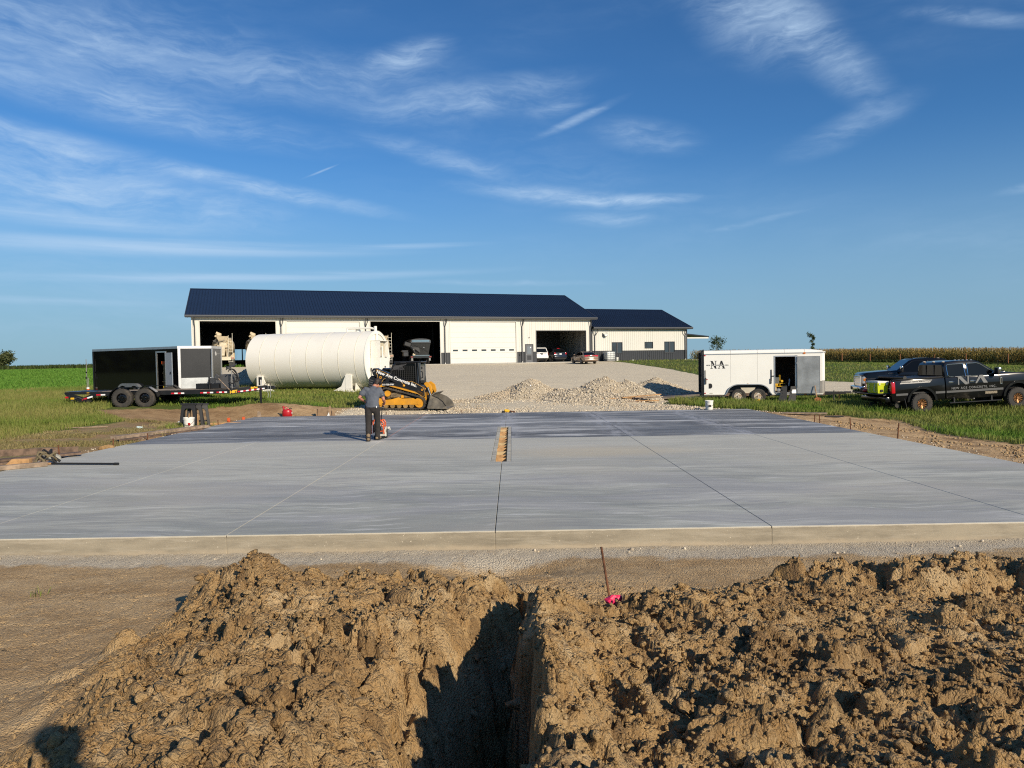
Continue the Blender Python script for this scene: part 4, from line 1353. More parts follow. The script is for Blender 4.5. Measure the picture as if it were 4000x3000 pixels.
def wheel(parent, c, rad, wid, rim_r, rim_mat, spokes=0, style='steel', axis='Y', name='wheel', tread=True, side=-1):
    """wheel > tyre, rim; outer face looks towards side*Y"""
    w = MB()
    hw = wid / 2
    prof = [(rim_r * .98, -hw * .75), (rim_r * 1.02, -hw * .95), (rad * .80, -hw), (rad * .93, -hw * .97), (rad * .985, -hw * .80), (rad, -hw * .45), (rad, hw * .45), (rad * .985, hw * .80), (rad * .93, hw * .97), (rad * .80, hw), (rim_r * 1.02, hw * .95), (rim_r * .98, hw * .75)]
    w.lathe(prof, 'Y', 40)
    if tread:
        for k in range(28):
            a = 2 * math.pi * k / 28
            for sgn in (-1, 1):
                aa = a + (.11 if sgn > 0 else 0)
                w.box((math.cos(aa) * rad * .992, sgn * hw * .58, math.sin(aa) * rad * .992), (rad * .035, hw * .62, rad * .14), 0, Matrix.Rotation(-aa, 4, 'Y'))
    t = w.build('tyre', M_RUB, None, 40)
    t.name = name
    t.parent = parent
    t.location = c
    m = MB()
    s = side
    m.lathe([(rim_r * .99, s * hw * .80), (rim_r * .93, s * hw * .84), (rim_r * .90, s * hw * .70), (rim_r * .86, s * hw * .15), (0.0, s * hw * .05)], 'Y', 36)
    if style == 'steel':
        m.lathe([(rim_r * .88, s * hw * .25), (rim_r * .62, s * hw * .52), (rim_r * .40, s * hw * .48), (0., s * hw * .50)], 'Y', 36)
        m.cyl((0, s * hw * .45, 0), (0, s * hw * .9, 0), rim_r * .24, rim_r * .20, 16)
        for k in range(8):
            a = 2 * math.pi * k / 8
            m.cyl((math.cos(a) * rim_r * .42, s * hw * .45, math.sin(a) * rim_r * .42), (math.cos(a) * rim_r * .42, s * hw * .66, math.sin(a) * rim_r * .42), rim_r * .055, n=6)
        r_ = m.build('rim', rim_mat, t, 40)
        h = MB()
        for k in range(8):
            a = 2 * math.pi * (k + .5) / 8
            h.cyl((math.cos(a) * rim_r * .72, s * hw * .36, math.sin(a) * rim_r * .72), (math.cos(a) * rim_r * .72, s * hw * .47, math.sin(a) * rim_r * .72), rim_r * .085, n=10)
        h.build('hand_hole', M_INK, t)
    else:
        m.build('rim', M_INK, t, 40)
        q = MB()
        for k in range(spokes):
            a = 2 * math.pi * k / spokes
            for d in (-.09, .09):
                p0 = Vector((math.cos(a) * rim_r * .28, s * hw * .62, math.sin(a) * rim_r * .28))
                p1 = Vector((math.cos(a + d) * rim_r * .86, s * hw * .80, math.sin(a + d) * rim_r * .86))
                q.cyl(p0, p1, rim_r * .055, rim_r * .06, 6)
        q.cyl((0, s * hw * .4, 0), (0, s * hw * .85, 0), rim_r * .27, rim_r * .22, 20)
        q.build('spokes', rim_mat, t, 40)
        q = MB().lathe([(rim_r * .99, s * hw * .78), (rim_r * .97, s * hw * .90), (rim_r * .86, s * hw * .90), (rim_r * .85, s * hw * .78)], 'Y', 36)
        for k in range(20):
            a = 2 * math.pi * k / 20
            q.cyl((math.cos(a) * rim_r * .92, s * hw * .88, math.sin(a) * rim_r * .92), (math.cos(a) * rim_r * .92, s * hw * .95, math.sin(a) * rim_r * .92), rim_r * .03, n=6)
        q.build('rim_ring', M_SATIN, t, 40)
    return t

# ------------------------------------------------------------------ enclosed black trailer and its neighbours


def tape(parent, x0, x1, n, y, z, h=.05, dz=0.):
    for k in range(n):
        a = x0 + (x1 - x0) * k / n
        b = x0 + (x1 - x0) * (k + 1) / n
        za = z + dz * (k + .5) / n
        MB().box(((a + b) / 2, y, za), (b - a - .002, .006, h), 0, Matrix.Rotation(-math.atan2(dz, x1 - x0), 4, 'Y')).build('reflective_tape', M_REFR if k % 2 == 0 else M_REFW, parent)


def build_black_trailer():
    p0 = Vector((-21.2, 36.0, 0))
    p1 = Vector((-15.5, 33.0, 0))
    d = p1 - p0
    L, Wd = d.length, 2.44
    gz0 = .43
    r = thing('cargo_trailer', 'black enclosed cargo trailer with silver V-nose, its narrow side door open', 'trailer', (p0.x, p0.y, gz0), math.atan2(d.y, d.x))
    z0, z1 = .42, 2.56
    # local: x forward along the side facing the camera, y to the far side
    xd0, xd1 = 4.95, 5.60             # doorway
    zd0, zd1 = .50, 2.28
    mb = MB().span(.05, xd0, 0, .04, z0, z1 - .10).span(xd1, L, 0, .04, z0, z1 - .10).span(xd0, xd1, 0, .04, zd1, z1 - .10).span(xd0, xd1, 0, .04, z0, zd0)
    mb.build('side_wall', pm('mirror_black_cladding', (.0035, .0037, .004), .05, var=0, coat=0., bump=.03, bs=1.0), r)
    MB().span(.05, L, Wd - .04, Wd, z0, z1 - .1).span(.01, .05, 0, Wd, z0, z1 - .1).build('far_wall', M_INK, r)
    MB().span(.05, L - .02, .045, Wd - .045, z0 - .1, z0 + .06).build('floor', M_WOODO, r)
    MB().span(0, L, 0, Wd, z1 - .09, z1 - .02).build('roof', M_ALU, r)
    MB().span(0, L, -.02, .0, z1 - .12, z1 - .01).span(-.02, 0, -.02, Wd, z1 - .12, z1 - .01).build('roof_rail', M_ALU, r)
    MB().span(-.03, .05, -.02, .045, z0, z1 - .121).build('rear_corner_post', M_SATIN, r)
    MB().span(0, L, -.012, .0, z0 - .12, z0 + .03).build('skirt_rail', M_SATIN, r)
    # V nose
    apex = (L + .78, Wd / 2)
    apo = (L + .78, Wd / 2)
    nose = [(L, 0), apo, (L, Wd)]
    for (a, b, far) in (((L, 0), apo, 0), (apo, (L, Wd), 1)):
        A, B = Vector((*a, 0)), Vector((*b, 0))
        e = (B - A)
        ln = e.length
        e.normalize()
        nrm = Vector((e.y, -e.x, 0))
        rot = Matrix(((e.x, -nrm.x, 0), (e.y, -nrm.y, 0), (0, 0, 1))).to_4x4()
        mid = lambda s, z, o_: A + e * s + nrm * o_ + Vector((0, 0, z))
        c = mid(ln / 2, (z0 + .66 + z1 - .12) / 2, -.02)
        MB().box(c, (ln - .10, .04, z1 - .12 - z0 - .66), 0, rot).build('nose_panel', pm('charcoal_cladding', (.018, .018, .020), .32, var=.1), r)
        MB().box(mid(ln / 2, z0 + .31, -.02), (ln - .06, .045, .68), 0, rot).build('stone_guard', M_GALV if not far else pm('dull_stone_guard', (.33, .32, .30), .45, .5, var=.1), r)
        MB().box(mid(ln / 2, z1 - .06, .0), (ln + .02, .06, .12), 0, rot).build('nose_rail', M_ALU, r)
        MB().box(mid(.055, (z0 + z1 - .12) / 2, .006), (.12, .05, z1 - .12 - z0), .004, rot).build('corner_post', M_ALU, r)
        if far:
            MB().box(mid(ln - .05, (z0 + z1 - .12) / 2, .006), (.10, .05, z1 - .12 - z0), .004, rot).build('corner_post', M_ALU, r)
            # a small ring emblem with a line of lettering
            q = mid(ln * .42, z1 - .36, .003)
            mw = Matrix.Translation(q) @ rot @ Matrix.Rotation(math.pi / 2, 4, 'X')
            rg = MB()
            for k in range(6):
                a0, a1 = k * math.pi / 3 + .5, (k + 1) * math.pi / 3 + .5
                rg.cyl((math.cos(a0) * .075, math.sin(a0) * .095, .004), (math.cos(a1) * .075, math.sin(a1) * .095, .004), .010, n=5)
            rg.bm.transform(mw)
            rg.build('emblem', M_LET, r)
            MB().box(mid(ln * .68, z1 - .36, .004), (.44, .006, .022), 0, rot).build('emblem_line', M_STRIPE, r)
    MB().prism([(L, 0), apo, (L, Wd)], z1 - .08, z1 - .02, 'Z').build('nose_roof', M_ALU, r)
    MB().prism([(L, .05), (L + .72, Wd / 2), (L, Wd - .05)], z0 - .05, z0 + .05, 'Z').build('nose_floor', M_SATIN, r)
    # door frame, leaf standing open on its front hinge
    MB().span(xd0 - .06, xd0, -.02, .045, zd0, zd1 + .06).span(xd1, xd1 + .04, -.02, .045, zd0, zd1 + .06).span(xd0, xd1, -.02, .045, zd1, zd1 + .06).build('door_frame', M_ALU, r)
    leaf = thing('door', None, None)
    leaf.parent = r
    leaf.location = (xd1 + .04, -.03, 0)
    leaf.rotation_euler = (0, 0, R(180 - 12))
    MB().span(-.62, 0, .0, .035, zd0 + .02, zd1 - .02).build('leaf', pm('pale_grey_door_liner', (.33, .345, .37), .5, var=.04), leaf)
    MB().span(-.65, -.62, -.005, .04, zd0 + .02, zd1 - .02).span(-.01, .02, -.005, .04, zd0, zd1).build('edging', M_ALU, leaf)
    MB().box((-.52, .045, 1.32), (.07, .03, .11), .01).build('latch', M_SATIN, leaf)
    # wheels and fender
    for x in (2.55, 3.42):
        wheel(r, (x, .02, .32), .335, .2, .20, M_SATIN, tread=False)
        wheel(r, (x, Wd - .02, .32), .335, .2, .20, M_SATIN, tread=False, side=1)
    arc = [(2.04, .30)] + [(2.55 + .47 * math.cos(a), .36 + .47 * math.sin(a)) for a in np.linspace(math.pi * .95, math.pi * .5, 8)] + [(3.42 + .47 * math.cos(a), .36 + .47 * math.sin(a)) for a in np.linspace(math.pi * .5, math.pi * .05, 8)] + [(3.93, .30)]
    inn = [(3.86, .30)] + [(3.42 + .40 * math.cos(a), .34 + .38 * math.sin(a)) for a in np.linspace(0, math.pi * .72, 7)] + [(2.55 + .40 * math.cos(a), .34 + .38 * math.sin(a)) for a in np.linspace(math.pi * .28, math.pi, 7)] + [(2.11, .30)]
    MB().prism(arc + inn, -.17, .0, 'Y').build('fender', pm('grey_fender', (.22, .23, .24), .35, .4, var=.1), r)
    MB().box((-.02, .12, .52), (.04, .14, .10), .01).box((-.03, .02, .42), (.05, .08, .08), .01).build('tail_lamp', M_TLRED, r)
    MB().box((.30, -.018, 1.12), (.05, .02, .13), .01).build('hinge_plate', M_SATIN, r)
    MB().tube([(L + .4, Wd * .25, .36), (L + 1.7, Wd / 2, .36), (L + .4, Wd * .75, .36)], .05, 6).build('tongue', M_SATIN, r)
    # generator-like tongue box
    MB().span(L + .98, L + 1.5, Wd * .36, Wd * .72, .40, 1.05, .02).build('tongue_box', pm('grey_tongue_box', (.12, .12, .125), .4, .3), r)
    # contents seen through the doorway, each a thing of its own
    M = r.matrix_basis
    def w(x, y, z):
        return Matrix.Translation((p0.x, p0.y, gz0)) @ Matrix.Rotation(math.atan2(d.y, d.x), 4, 'Z') @ Vector((x, y, z))
    def at(name, label, cat, x, y, z):
        return thing(name, label, cat, w(x, y, z), math.atan2(d.y, d.x))
    t = at('tool_shelf', 'orange timber shelf post seen through the open door of the black trailer', 'shelf', 5.06, .35, z0 + .06)
    MB().span(-.09, .09, -.05, .04, 0, 1.25).build('post', M_WOOD, t)
    for k in range(3):
        MB().span(-.1, .26, -.1, .4, .40 + .4 * k, .44 + .4 * k).build('shelf_board', M_WOOD, t)
    MB().box((.03, -.02, 1.32), (.28, .2, .14), .01).build('tool_tray', M_ORANGE, t)
    t = at('tool_box', 'yellow and orange power tool case on the floor of the black trailer', 'tool case', 5.32, .28, z0 + .06)
    MB().box((0, 0, .11), (.34, .3, .22), .02).build('case', M_YEL2, t)
    MB().box((0, 0, .27), (.26, .18, .10), .02).build('motor', M_ORANGE, t)
    MB().tube([(-.1, 0, .3), (-.1, 0, .40), (.1, 0, .40), (.1, 0, .3)], .016, 6).build('handle', M_ORANGE, t)
    MB().box((-.02, -.16, .09), (.2, .02, .1), .005).build('clasp', M_SATIN, t)


build_black_trailer()


def build_marker():
    x, y = -21.45, 35.9
    z = G(x, y)
    r = thing('marker_post', 'thin white utility marker post with orange base behind the black trailer', 'marker post', (x, y, z))
    MB().cyl((0, 0, -.05), (0, 0, .55), .075, .065, 14).build('base_sleeve', M_ORANGE, r)
    MB().cyl((0, 0, .55), (0, 0, .62), .068, n=14).build('white_band', M_LET, r)
    MB().cyl((-.03, 0, .62), (-.05, 0, 2.05), .020, .016, 8).cyl((.04, 0, .62), (.05, 0, 1.1), .014, n=8).build('rod', M_STRIPE, r)
    MB().box((-.05, -.02, 1.38), (.07, .03, .07)).box((-.06, -.02, 1.1), (.06, .03, .12)).build('clip', M_SATIN, r)


build_marker()


def build_flatbed():
    x0, y0, z0 = -18.05, 28.55, .40
    yaw = math.atan2(.55, 8.0)
    r = thing('flatbed_trailer', 'long black tandem-axle flatbed equipment trailer with striped reflective tape', 'trailer', (x0, y0, z0), yaw, None, 0, R(-.15))
    zt = .66
    xb0, xb1 = 1.25, 6.55           # deck
    Wd = 2.1
    # near and far side channels
    for y in (0, Wd - .08):
        MB().prism([(xb0, zt - .18), (xb1, zt - .18), (xb1, zt), (xb0, zt)], y, y + .08, 'Y', .008).build('side_rail', M_SATIN, r)
    MB().span(xb0, xb0 + .1, .08, Wd - .08, zt - .18, zt - .02).span(xb1 - .1, xb1, .08, Wd - .08, zt - .18, zt - .02).build('cross_rail', M_SATIN, r)
    mb = MB()
    for k in range(9):
        mb.span(xb0 + .4 + k * .6, xb0 + .46 + k * .6, .08, Wd - .08, zt - .14, zt - .05)
    mb.build('cross_member', M_SATIN, r)
    n = 10
    for k in range(n):
        w = (Wd - .18) / n
        MB().span(xb0 + .02, xb1 - .02, .09 + k * w + .004, .09 + (k + 1) * w - .004, zt - .045, zt + .005 + random.uniform(-.004, .004), .003).build('deck_plank', M_DECK, r)
    # beaver tail and flip ramps at the rear
    MB().prism([(xb0, zt), (xb0, zt - .18), (.60, zt - .42), (.47, zt - .36)], 0, .08, 'Y').prism([(xb0, zt), (xb0, zt - .18), (.60, zt - .42), (.47, zt - .36)], Wd - .08, Wd, 'Y').build('tail_rail', M_SATIN, r)
    for y in (.06, 1.08):
        rp = MB().box((.70, y + .48, zt + .0), (1.40, .94, .03), .004, Matrix.Rotation(R(1.5), 4, 'Y'))
        ob = rp.build('ramp', pm('ramp_tread_plate', (.04, .04, .046), .35, .3, var=.2, bump=.6, bs=30), r)
        m2 = MB()
        for q in (-.43, .43):
            m2.box((.70, y + .48 + q, zt - .05), (1.40, .04, .09))
        for q in (-.66, -.05, .56):
            m2.box((.70 + q, y + .48, zt + .021), (.03, .94, .02))
        m2.build('ramp_frame', M_SATIN, ob)
    MB().prism([(.0, zt - .03), (.2, zt - .26), (1.0, zt - .44), (1.1, zt - .36), (.5, zt - .12)], .02, .06, 'Y').box((.16, .03, zt - .16), (.12, .06, .16), .02).build('ramp_linkage', M_SATIN, r)
    MB().box((.12, .0, zt - .20), (.13, .05, .07), .01).build('tail_lamp', M_TLRED, r)
    MB().box((.34, -.01, zt - .25), (.14, .04, .08), .01).build('marker_lamp', M_YEL2, r)
    MB().box((.95, .0, zt - .03), (.09, .03, .025)).build('marker_lamp', M_YEL2, r)
    MB().tube([(.3, .0, zt - .34), (.55, .0, zt - .2), (.8, .0, zt - .3)], .025, 6).build('spring', M_STEEL, r)
    # wheels
    for x in (2.37, 3.26):
        wheel(r, (x, -.16, .385), .39, .235, .205, M_BLACK)
        wheel(r, (x, Wd + .16, .385), .39, .235, .205, M_BLACK, side=1)
    MB().cyl((2.37, -.1, .385), (2.37, Wd + .1, .385), .05).cyl((3.26, -.1, .385), (3.26, Wd + .1, .385), .05).build('axle', M_SATIN, r)
    for (y, s) in ((-.30, 1), (Wd + .02, -1)):
        pts = [(1.84, .42), (1.92, .62), (2.18, .83), (3.44, .83), (3.72, .62), (3.80, .40)]
        inn = [(3.76, .40), (3.69, .60), (3.42, .805), (2.20, .805), (1.95, .60), (1.88, .42)]
        MB().prism(pts + inn, y, y + .28, 'Y').build('fender', M_BLACK, r)
    MB().box((2.815, -.02, .53), (.3, .05, .12), .01).build('hanger', M_SATIN, r)
    MB().box((2.815, -.03, .44), (.10, .05, .10), .01).build('spring_hanger', M_STEEL, r)
    # tongue: two angled channels to a coupler, box between
    a0, a1 = (xb1 - .3, zt), (xb1 + 1.72, zt + .06)
    for (ya, yb) in ((0, Wd / 2 - .10), (Wd - .08, Wd / 2 + .04)):
        b = bmesh.new()
        def col(x, y, zlo, zhi):
            return [(x, y, zlo), (x, y + .07, zlo), (x, y + .07, zhi), (x, y, zhi)]
        MB().loft([col(xb1 - .02, ya, zt - .22, zt + .02), col(xb1 + 1.15, yb, zt - .08, zt + .10)]).build('tongue_beam', M_SATIN, r)
    MB().box((xb1 + 1.30, Wd / 2 - .01, zt + .0), (.42, .16, .14), .02).cyl((xb1 + 1.46, Wd / 2, zt - .02), (xb1 + 1.46, Wd / 2, zt + .02), .09).build('coupler', M_SATIN, r)
    jx = xb1 + .98
    MB().box((jx, Wd / 2 - .22, .30), (.085, .085, .72), .006).box((jx, Wd / 2 - .22, zt + .28), (.12, .12, .34), .008).build('jack', M_SATIN, r)
    MB().box((jx, Wd / 2 - .22, .04), (.062, .062, .25), .004).box((jx, Wd / 2 - .22, -.03), (.16, .16, .012)).build('jack_foot', M_STEEL, r)
    MB().box((jx + .045, Wd / 2 - .285, zt + .22), (.035, .012, .24)).build('jack_label', M_LET, r)
    # tread plate over the tongue
    MB().prism([(xb1, .1), (xb1 + 1.05, Wd / 2 - .1), (xb1 + 1.05, Wd / 2 + .1), (xb1, Wd - .1)], zt - .01, zt + .015, 'Z').build('tongue_plate', pm('tongue_tread_plate', (.06, .06, .07), .3, .4, var=.2), r)
    # chains
    mb = MB()
    for q, yy in ((0, -.14), (.09, -.1)):
        for k in range(11):
            mb.box((xb1 + 1.26 + q + .012 * math.sin(k), Wd / 2 + yy, zt + .08 - k * .048), (.022, .022, .040), .004, Matrix.Rotation(k * 1.57 * .5, 4, 'Z'))
    mb.build('safety_chain', M_GALV, r)
    MB().tube([(xb1 + 1.12, Wd / 2 - .16, zt + .1), (xb1 + 1.24, Wd / 2 - .2, zt + .24), (xb1 + 1.4, Wd / 2 - .16, zt + .2), (xb1 + 1.32, Wd / 2 - .14, zt + .02)], .012, 5).build('breakaway_cable', M_STEEL, r)
    # tool bin, rack of upright bits near the front of the deck
    MB().span(xb1 - 1.55, xb1 - .62, .5, .9, zt + .02, zt + .24, .01).build('tool_bin', M_SATIN, r)
    MB().span(xb1 - .6, xb1 - .02, .65, 1.25, zt + .02, zt + .60, .01).build('control_box', pm('grey_control_box', (.10, .10, .105), .35, .3, var=.1), r)
    MB().cyl((xb1 - .98, .45, zt), (xb1 - .98, .45, zt + .52), .035).box((xb1 - .98, .40, zt + .30), (.05, .03, .2)).build('spare_jack', M_SATIN, r)
    MB().tube([(xb1 - .02, .3, zt), (xb1 - .02, .3, zt + .86)], .022, 6).build('hose_stand', M_STRIPE, r)
    # tape strips, model and maker lettering
    tape(r, xb0 - .55, xb0 - .12, 2, -.006, zt - .30, .06, .12)
    tape(r, 1.27, 1.62, 2, -.006, zt - .12, .055)
    for xa in (4.2, 5.35):
        tape(r, xa, xa + .52, 4, -.006, zt - .125, .055)
    tape(r, xb1 - .27, xb1 + .28, 4, -.006, zt - .12, .055) if 0 else tape(r, 6.0, 6.42, 4, -.006, zt - .12, .055)
    # the near tongue beam slants away from the rail: dress it along its own line
    A = Vector((xb1 - .02, 0, zt - .11))
    B = Vector((xb1 + 1.15, Wd / 2 - .10, zt + .01))
    e = (B - A)
    ln = e.length
    e.normalize()
    up = Vector((0, 0, 1))
    nr = e.cross(up).normalized()
    rot = Matrix((e, -nr, up)).transposed().to_4x4()
    for k in range(10):
        s = .32 + k * (ln - .36) / 10
        q = A + e * (s + (ln - .36) / 20) + nr * .004 - up * .035
        MB().box(q, ((ln - .36) / 10 - .003, .006, .052), 0, rot).build('reflective_tape', M_REFR if k % 2 == 0 else M_REFW, r)
    mw = Matrix.Translation(A + e * .14 + nr * .006 - up * .02) @ rot @ Matrix.Rotation(math.pi / 2, 4, 'X')
    text_mesh('model_lettering', '14ET', .155, M_LETY, r, mw, bold=.006)
    mw = Matrix.Translation(A + e * 1.02 + nr * .006 + up * .055) @ rot @ Matrix.Rotation(math.pi / 2, 4, 'X')
    text_mesh('maker_lettering', 'BigTex', .105, M_LETY, r, mw, bold=.004)
    # a hose bundle hung on the stand and odds and ends: their own things
    def w(x, y, z):
        return Matrix.Translation((x0, y0, z0)) @ Matrix.Rotation(yaw, 4, 'Z') @ Vector((x, y, z))
    h = thing('hose_bundle', 'black rubber hoses looped over a stand at the front of the flatbed deck', 'hose', w(xb1 - .02, .3, zt + .86), yaw)
    for q in range(3):
        pts = []
        for k in range(15):
            a = k / 14 * math.pi * 1.6 - 1.0
            pts.append((.02 + .20 * math.sin(a + q * .7) * (1 + .2 * q), -.03 + .05 * q, -.32 - .30 * math.cos(a) + .06 * q))
        MB().tube(pts, .020, 6).build('hose', M_MATTE, h)
    MB().box((-.12, -.02, .02), (.09, .06, .12), .02).tube([(-.10, 0, .05), (.10, 0, .10), (.20, 0, .18)], .03, 6).build('nozzle', M_STEEL, h)
    s = thing('grey_shovel', 'pale shovel handle leaning over the front edge of the flatbed', 'shovel', w(xb1 - .62, .34, zt + .30), yaw)
    MB().cyl((.02, .1, .14), (.60, -.42, -.30), .022, n=8).build('handle', M_WOODG, s)
    MB().box((-.06, .17, .20), (.2, .05, .2), .02, Matrix.Rotation(.6, 4, 'Y')).build('blade', M_STEEL, s)


build_flatbed()


# ------------------------------------------------------------------ storage tank
def build_tank():
    A = Vector((-14.42, 40.95, 2.26))
    B = Vector((-7.35, 39.05, 2.26))
    d = B - A
    L, rad = d.length, 1.55
    yaw = math.atan2(d.y, d.x)
    r = thing('storage_tank', 'huge cream-white horizontal steel fuel tank on saddles with hose reel', 'tank', (A.x, A.y, A.z), yaw)
    MB().lathe([(0, .015), (rad * .96, .01), (rad, .05), (rad, L - .05), (rad * .97, L - .03), (rad * .96, L - .055), (0, L - .06)], 'X', 72).build('shell', M_TANK, r, 40)
    for k in range(7):
        x = L * (k + .95) / 7.6
        MB().lathe([(rad + .001, x - .022), (rad + .009, x - .010), (rad + .009, x + .010), (rad + .001, x + .022)], 'X', 72).build('weld_seam', pm('weld_bead', (.74, .69, .56), .5), r)
    MB().lathe([(rad * .9, L - .02), (rad + .02, L - .015), (rad + .02, L - .06), (rad + .001, L - .07)], 'X', 72).build('rim', M_TANK, r)
    for x, gd in ((.62, 1), (6.05, -1)):
        # cradle plates hugging the shell
        pts = [(-1.35, -rad - .14), (1.35, -rad - .14), (1.35, -rad + .60)]
        arc = [(math.sin(a) * (rad - .01), -math.cos(a) * (rad - .01)) for a in np.linspace(1.0, -1.0, 17)]
        arc = [(math.sin(a) * (rad - .01), -math.cos(a) * (rad - .01)) for a in np.linspace(.62, -.62, 13)]
        sp = MB().prism([(-1.0, -rad - .14), (1.0, -rad - .14)] + arc, x, x + .04, 'X').prism([(-1.0, -rad - .14), (1.0, -rad - .14)] + arc, x + .36, x + .40, 'X')
        sp.span(x + .02, x + .38, -1.42, -1.30, -rad - .14, -rad + .74).span(x + .02, x + .38, 1.3, 1.42, -rad - .14, -rad + .74)
        sp.prism([(-1.42, -rad + .02), (-1.1, -rad - .12), (-1.42, -rad - .12)], x + .03, x + .37, 'X')
        gx = x + .38 if gd > 0 else x + .02
        sp.prism([(gx, -rad + .70), (gx, -rad - .13), (gx + gd * .75, -rad - .13), (gx + gd * .25, -rad + .12)], -1.40, -1.34, 'Y')
        sp.build('saddle', M_TANK, r)
        MB().span(x - .1, x + .5, -1.55, 1.55, -rad - .24, -rad - .138, .01).build('saddle_foot', M_TANK, r)
    # top pipework
    MB().tube([(L - 1.75, -.1, rad + .0), (L - 1.75, -.1, rad + .17), (L - .35, -.1, rad + .17), (L - .12, -.1, rad + .12), (L + .02, -.1, rad - .1), (L + .02, -.1, rad - 1.0)], .055, 8).build('vent_pipe', M_TANK, r)
    MB().cyl((L - .06, -.1, rad - .1), (L - .06, -.1, rad + .26), .085, n=14).build('vent_cap', M_WPL, r)
    MB().cyl((L - 1.2, .1, rad - .03), (L - 1.2, .1, rad + .12), .14, n=14).build('manhole_cap', M_WPL, r)
    # end cabinet with hose reel
    cx = L + .03
    yA = -.80
    MB().span(cx - .08, cx + .50, yA, yA + 1.15, -rad - .05, .08, .01).build('pump_cabinet', M_WPL, r)
    MB().span(cx - .06, cx, yA, yA + 1.0, .08, 1.0).span(cx, cx + .5, yA, yA + .03, .08, 1.0).span(cx, cx + .5, yA + .97, yA + 1.0, .08, 1.0).span(cx - .06, cx + .5, yA, yA + 1.0, .98, 1.02).build('reel_housing', M_WPL, r)
    rl = MB().lathe([(.12, .10), (.40, .10), (.40, .13), (.14, .14), (.14, .30), (.40, .31), (.40, .34), (.12, .34)], 'X', 28, (cx, yA + .52, .56)).build('hose_reel', pm('cream_reel', (.55, .49, .36), .45), r)
    MB().box((cx + .38, yA + .52, .40), (.05, .14, .62), .01).build('reel_bracket', M_WPL, rl)
    MB().tube([(cx + .36, yA + .9, .10), (cx + .46, yA + 1.08, .06), (cx + .5, yA + 1.18, -.4), (cx + .5, yA + 1.18, -1.2), (cx + .4, yA + 1.1, -1.62)], .030, 8).build('fuel_hose', M_MATTE, r)
    MB().box((cx - .02, yA - .03, -.55), (.06, .05, .18), .01).tube([(cx - .02, yA - .03, -.6), (cx - .02, yA - .03, -1.5)], .012, 5).build('hose_clip', M_STEEL, r)
    MB().cyl((cx + .50, yA + .55, -.42), (cx + .53, yA + .55, -.42), .05).build('lock', M_SATIN, r)


build_tank()


# ------------------------------------------------------------------ white enclosed trailer
def serif_NA(parent, mat, x, y, z, h, w, name='monogram', split=True, facing_y=-1):
    """a fat-and-thin N over an A set side by side, cut by a clear band across the middle"""
    t = .0025
    def P(pts, nm='monogram_letter'):
        MB().prism([(x + a * w, z + b * h) for a, b in pts], y - t, y + t, 'Y').build(nm, mat, parent)
    lo, hi = (.36, .50) if split else (.5, .5)
    # N: thin stem, broad diagonal, thin right stem with slabs
    def cut(pts):
        bm = bmesh.new()
        return pts
    def clipband(pts, keep_top):
        # clip polygon by horizontal line (Sutherland-Hodgman)
        out = []
        lim = hi if keep_top else lo
        n = len(pts)
        ins = (lambda p: p[1] >= lim) if keep_top else (lambda p: p[1] <= lim)
        for i in range(n):
            a, b = pts[i], pts[(i + 1) % n]
            if ins(a):
                out.append(a)
            if ins(a) != ins(b):
                tt = (lim - a[1]) / (b[1] - a[1])
                out.append((a[0] + (b[0] - a[0]) * tt, lim))
        return out
    N = [[(.00, 1.), (.17, 1.), (.44, .0), (.33, .0), (.07, .93), (.00, .96)], [(.085, .90), (.115, .80), (.115, .06), (.085, .06)], [(.03, .06), (.18, .06), (.18, 0), (.03, 0)],
         [(.36, .95), (.36, 0.05), (.40, .05), (.40, .95)], [(.30, 1.), (.46, 1.), (.46, .95), (.30, .95)]]
    A = [[(.72, 1.), (.80, 1.), (.97, .05), (.85, .05), (.74, .72)], [(.72, 1.), (.74, .72), (.60, .05), (.565, .05), (.70, .96)], [(.52, .05), (.66, .05), (.66, 0), (.52, 0)], [(.80, .05), (1.0, .05), (1.0, 0), (.80, 0)]]
    for L_ in N + A:
        for kt in ((True, False) if split else (True,)):
            q = clipband(L_, kt) if split else L_
            if len(q) >= 3:
                P(q)


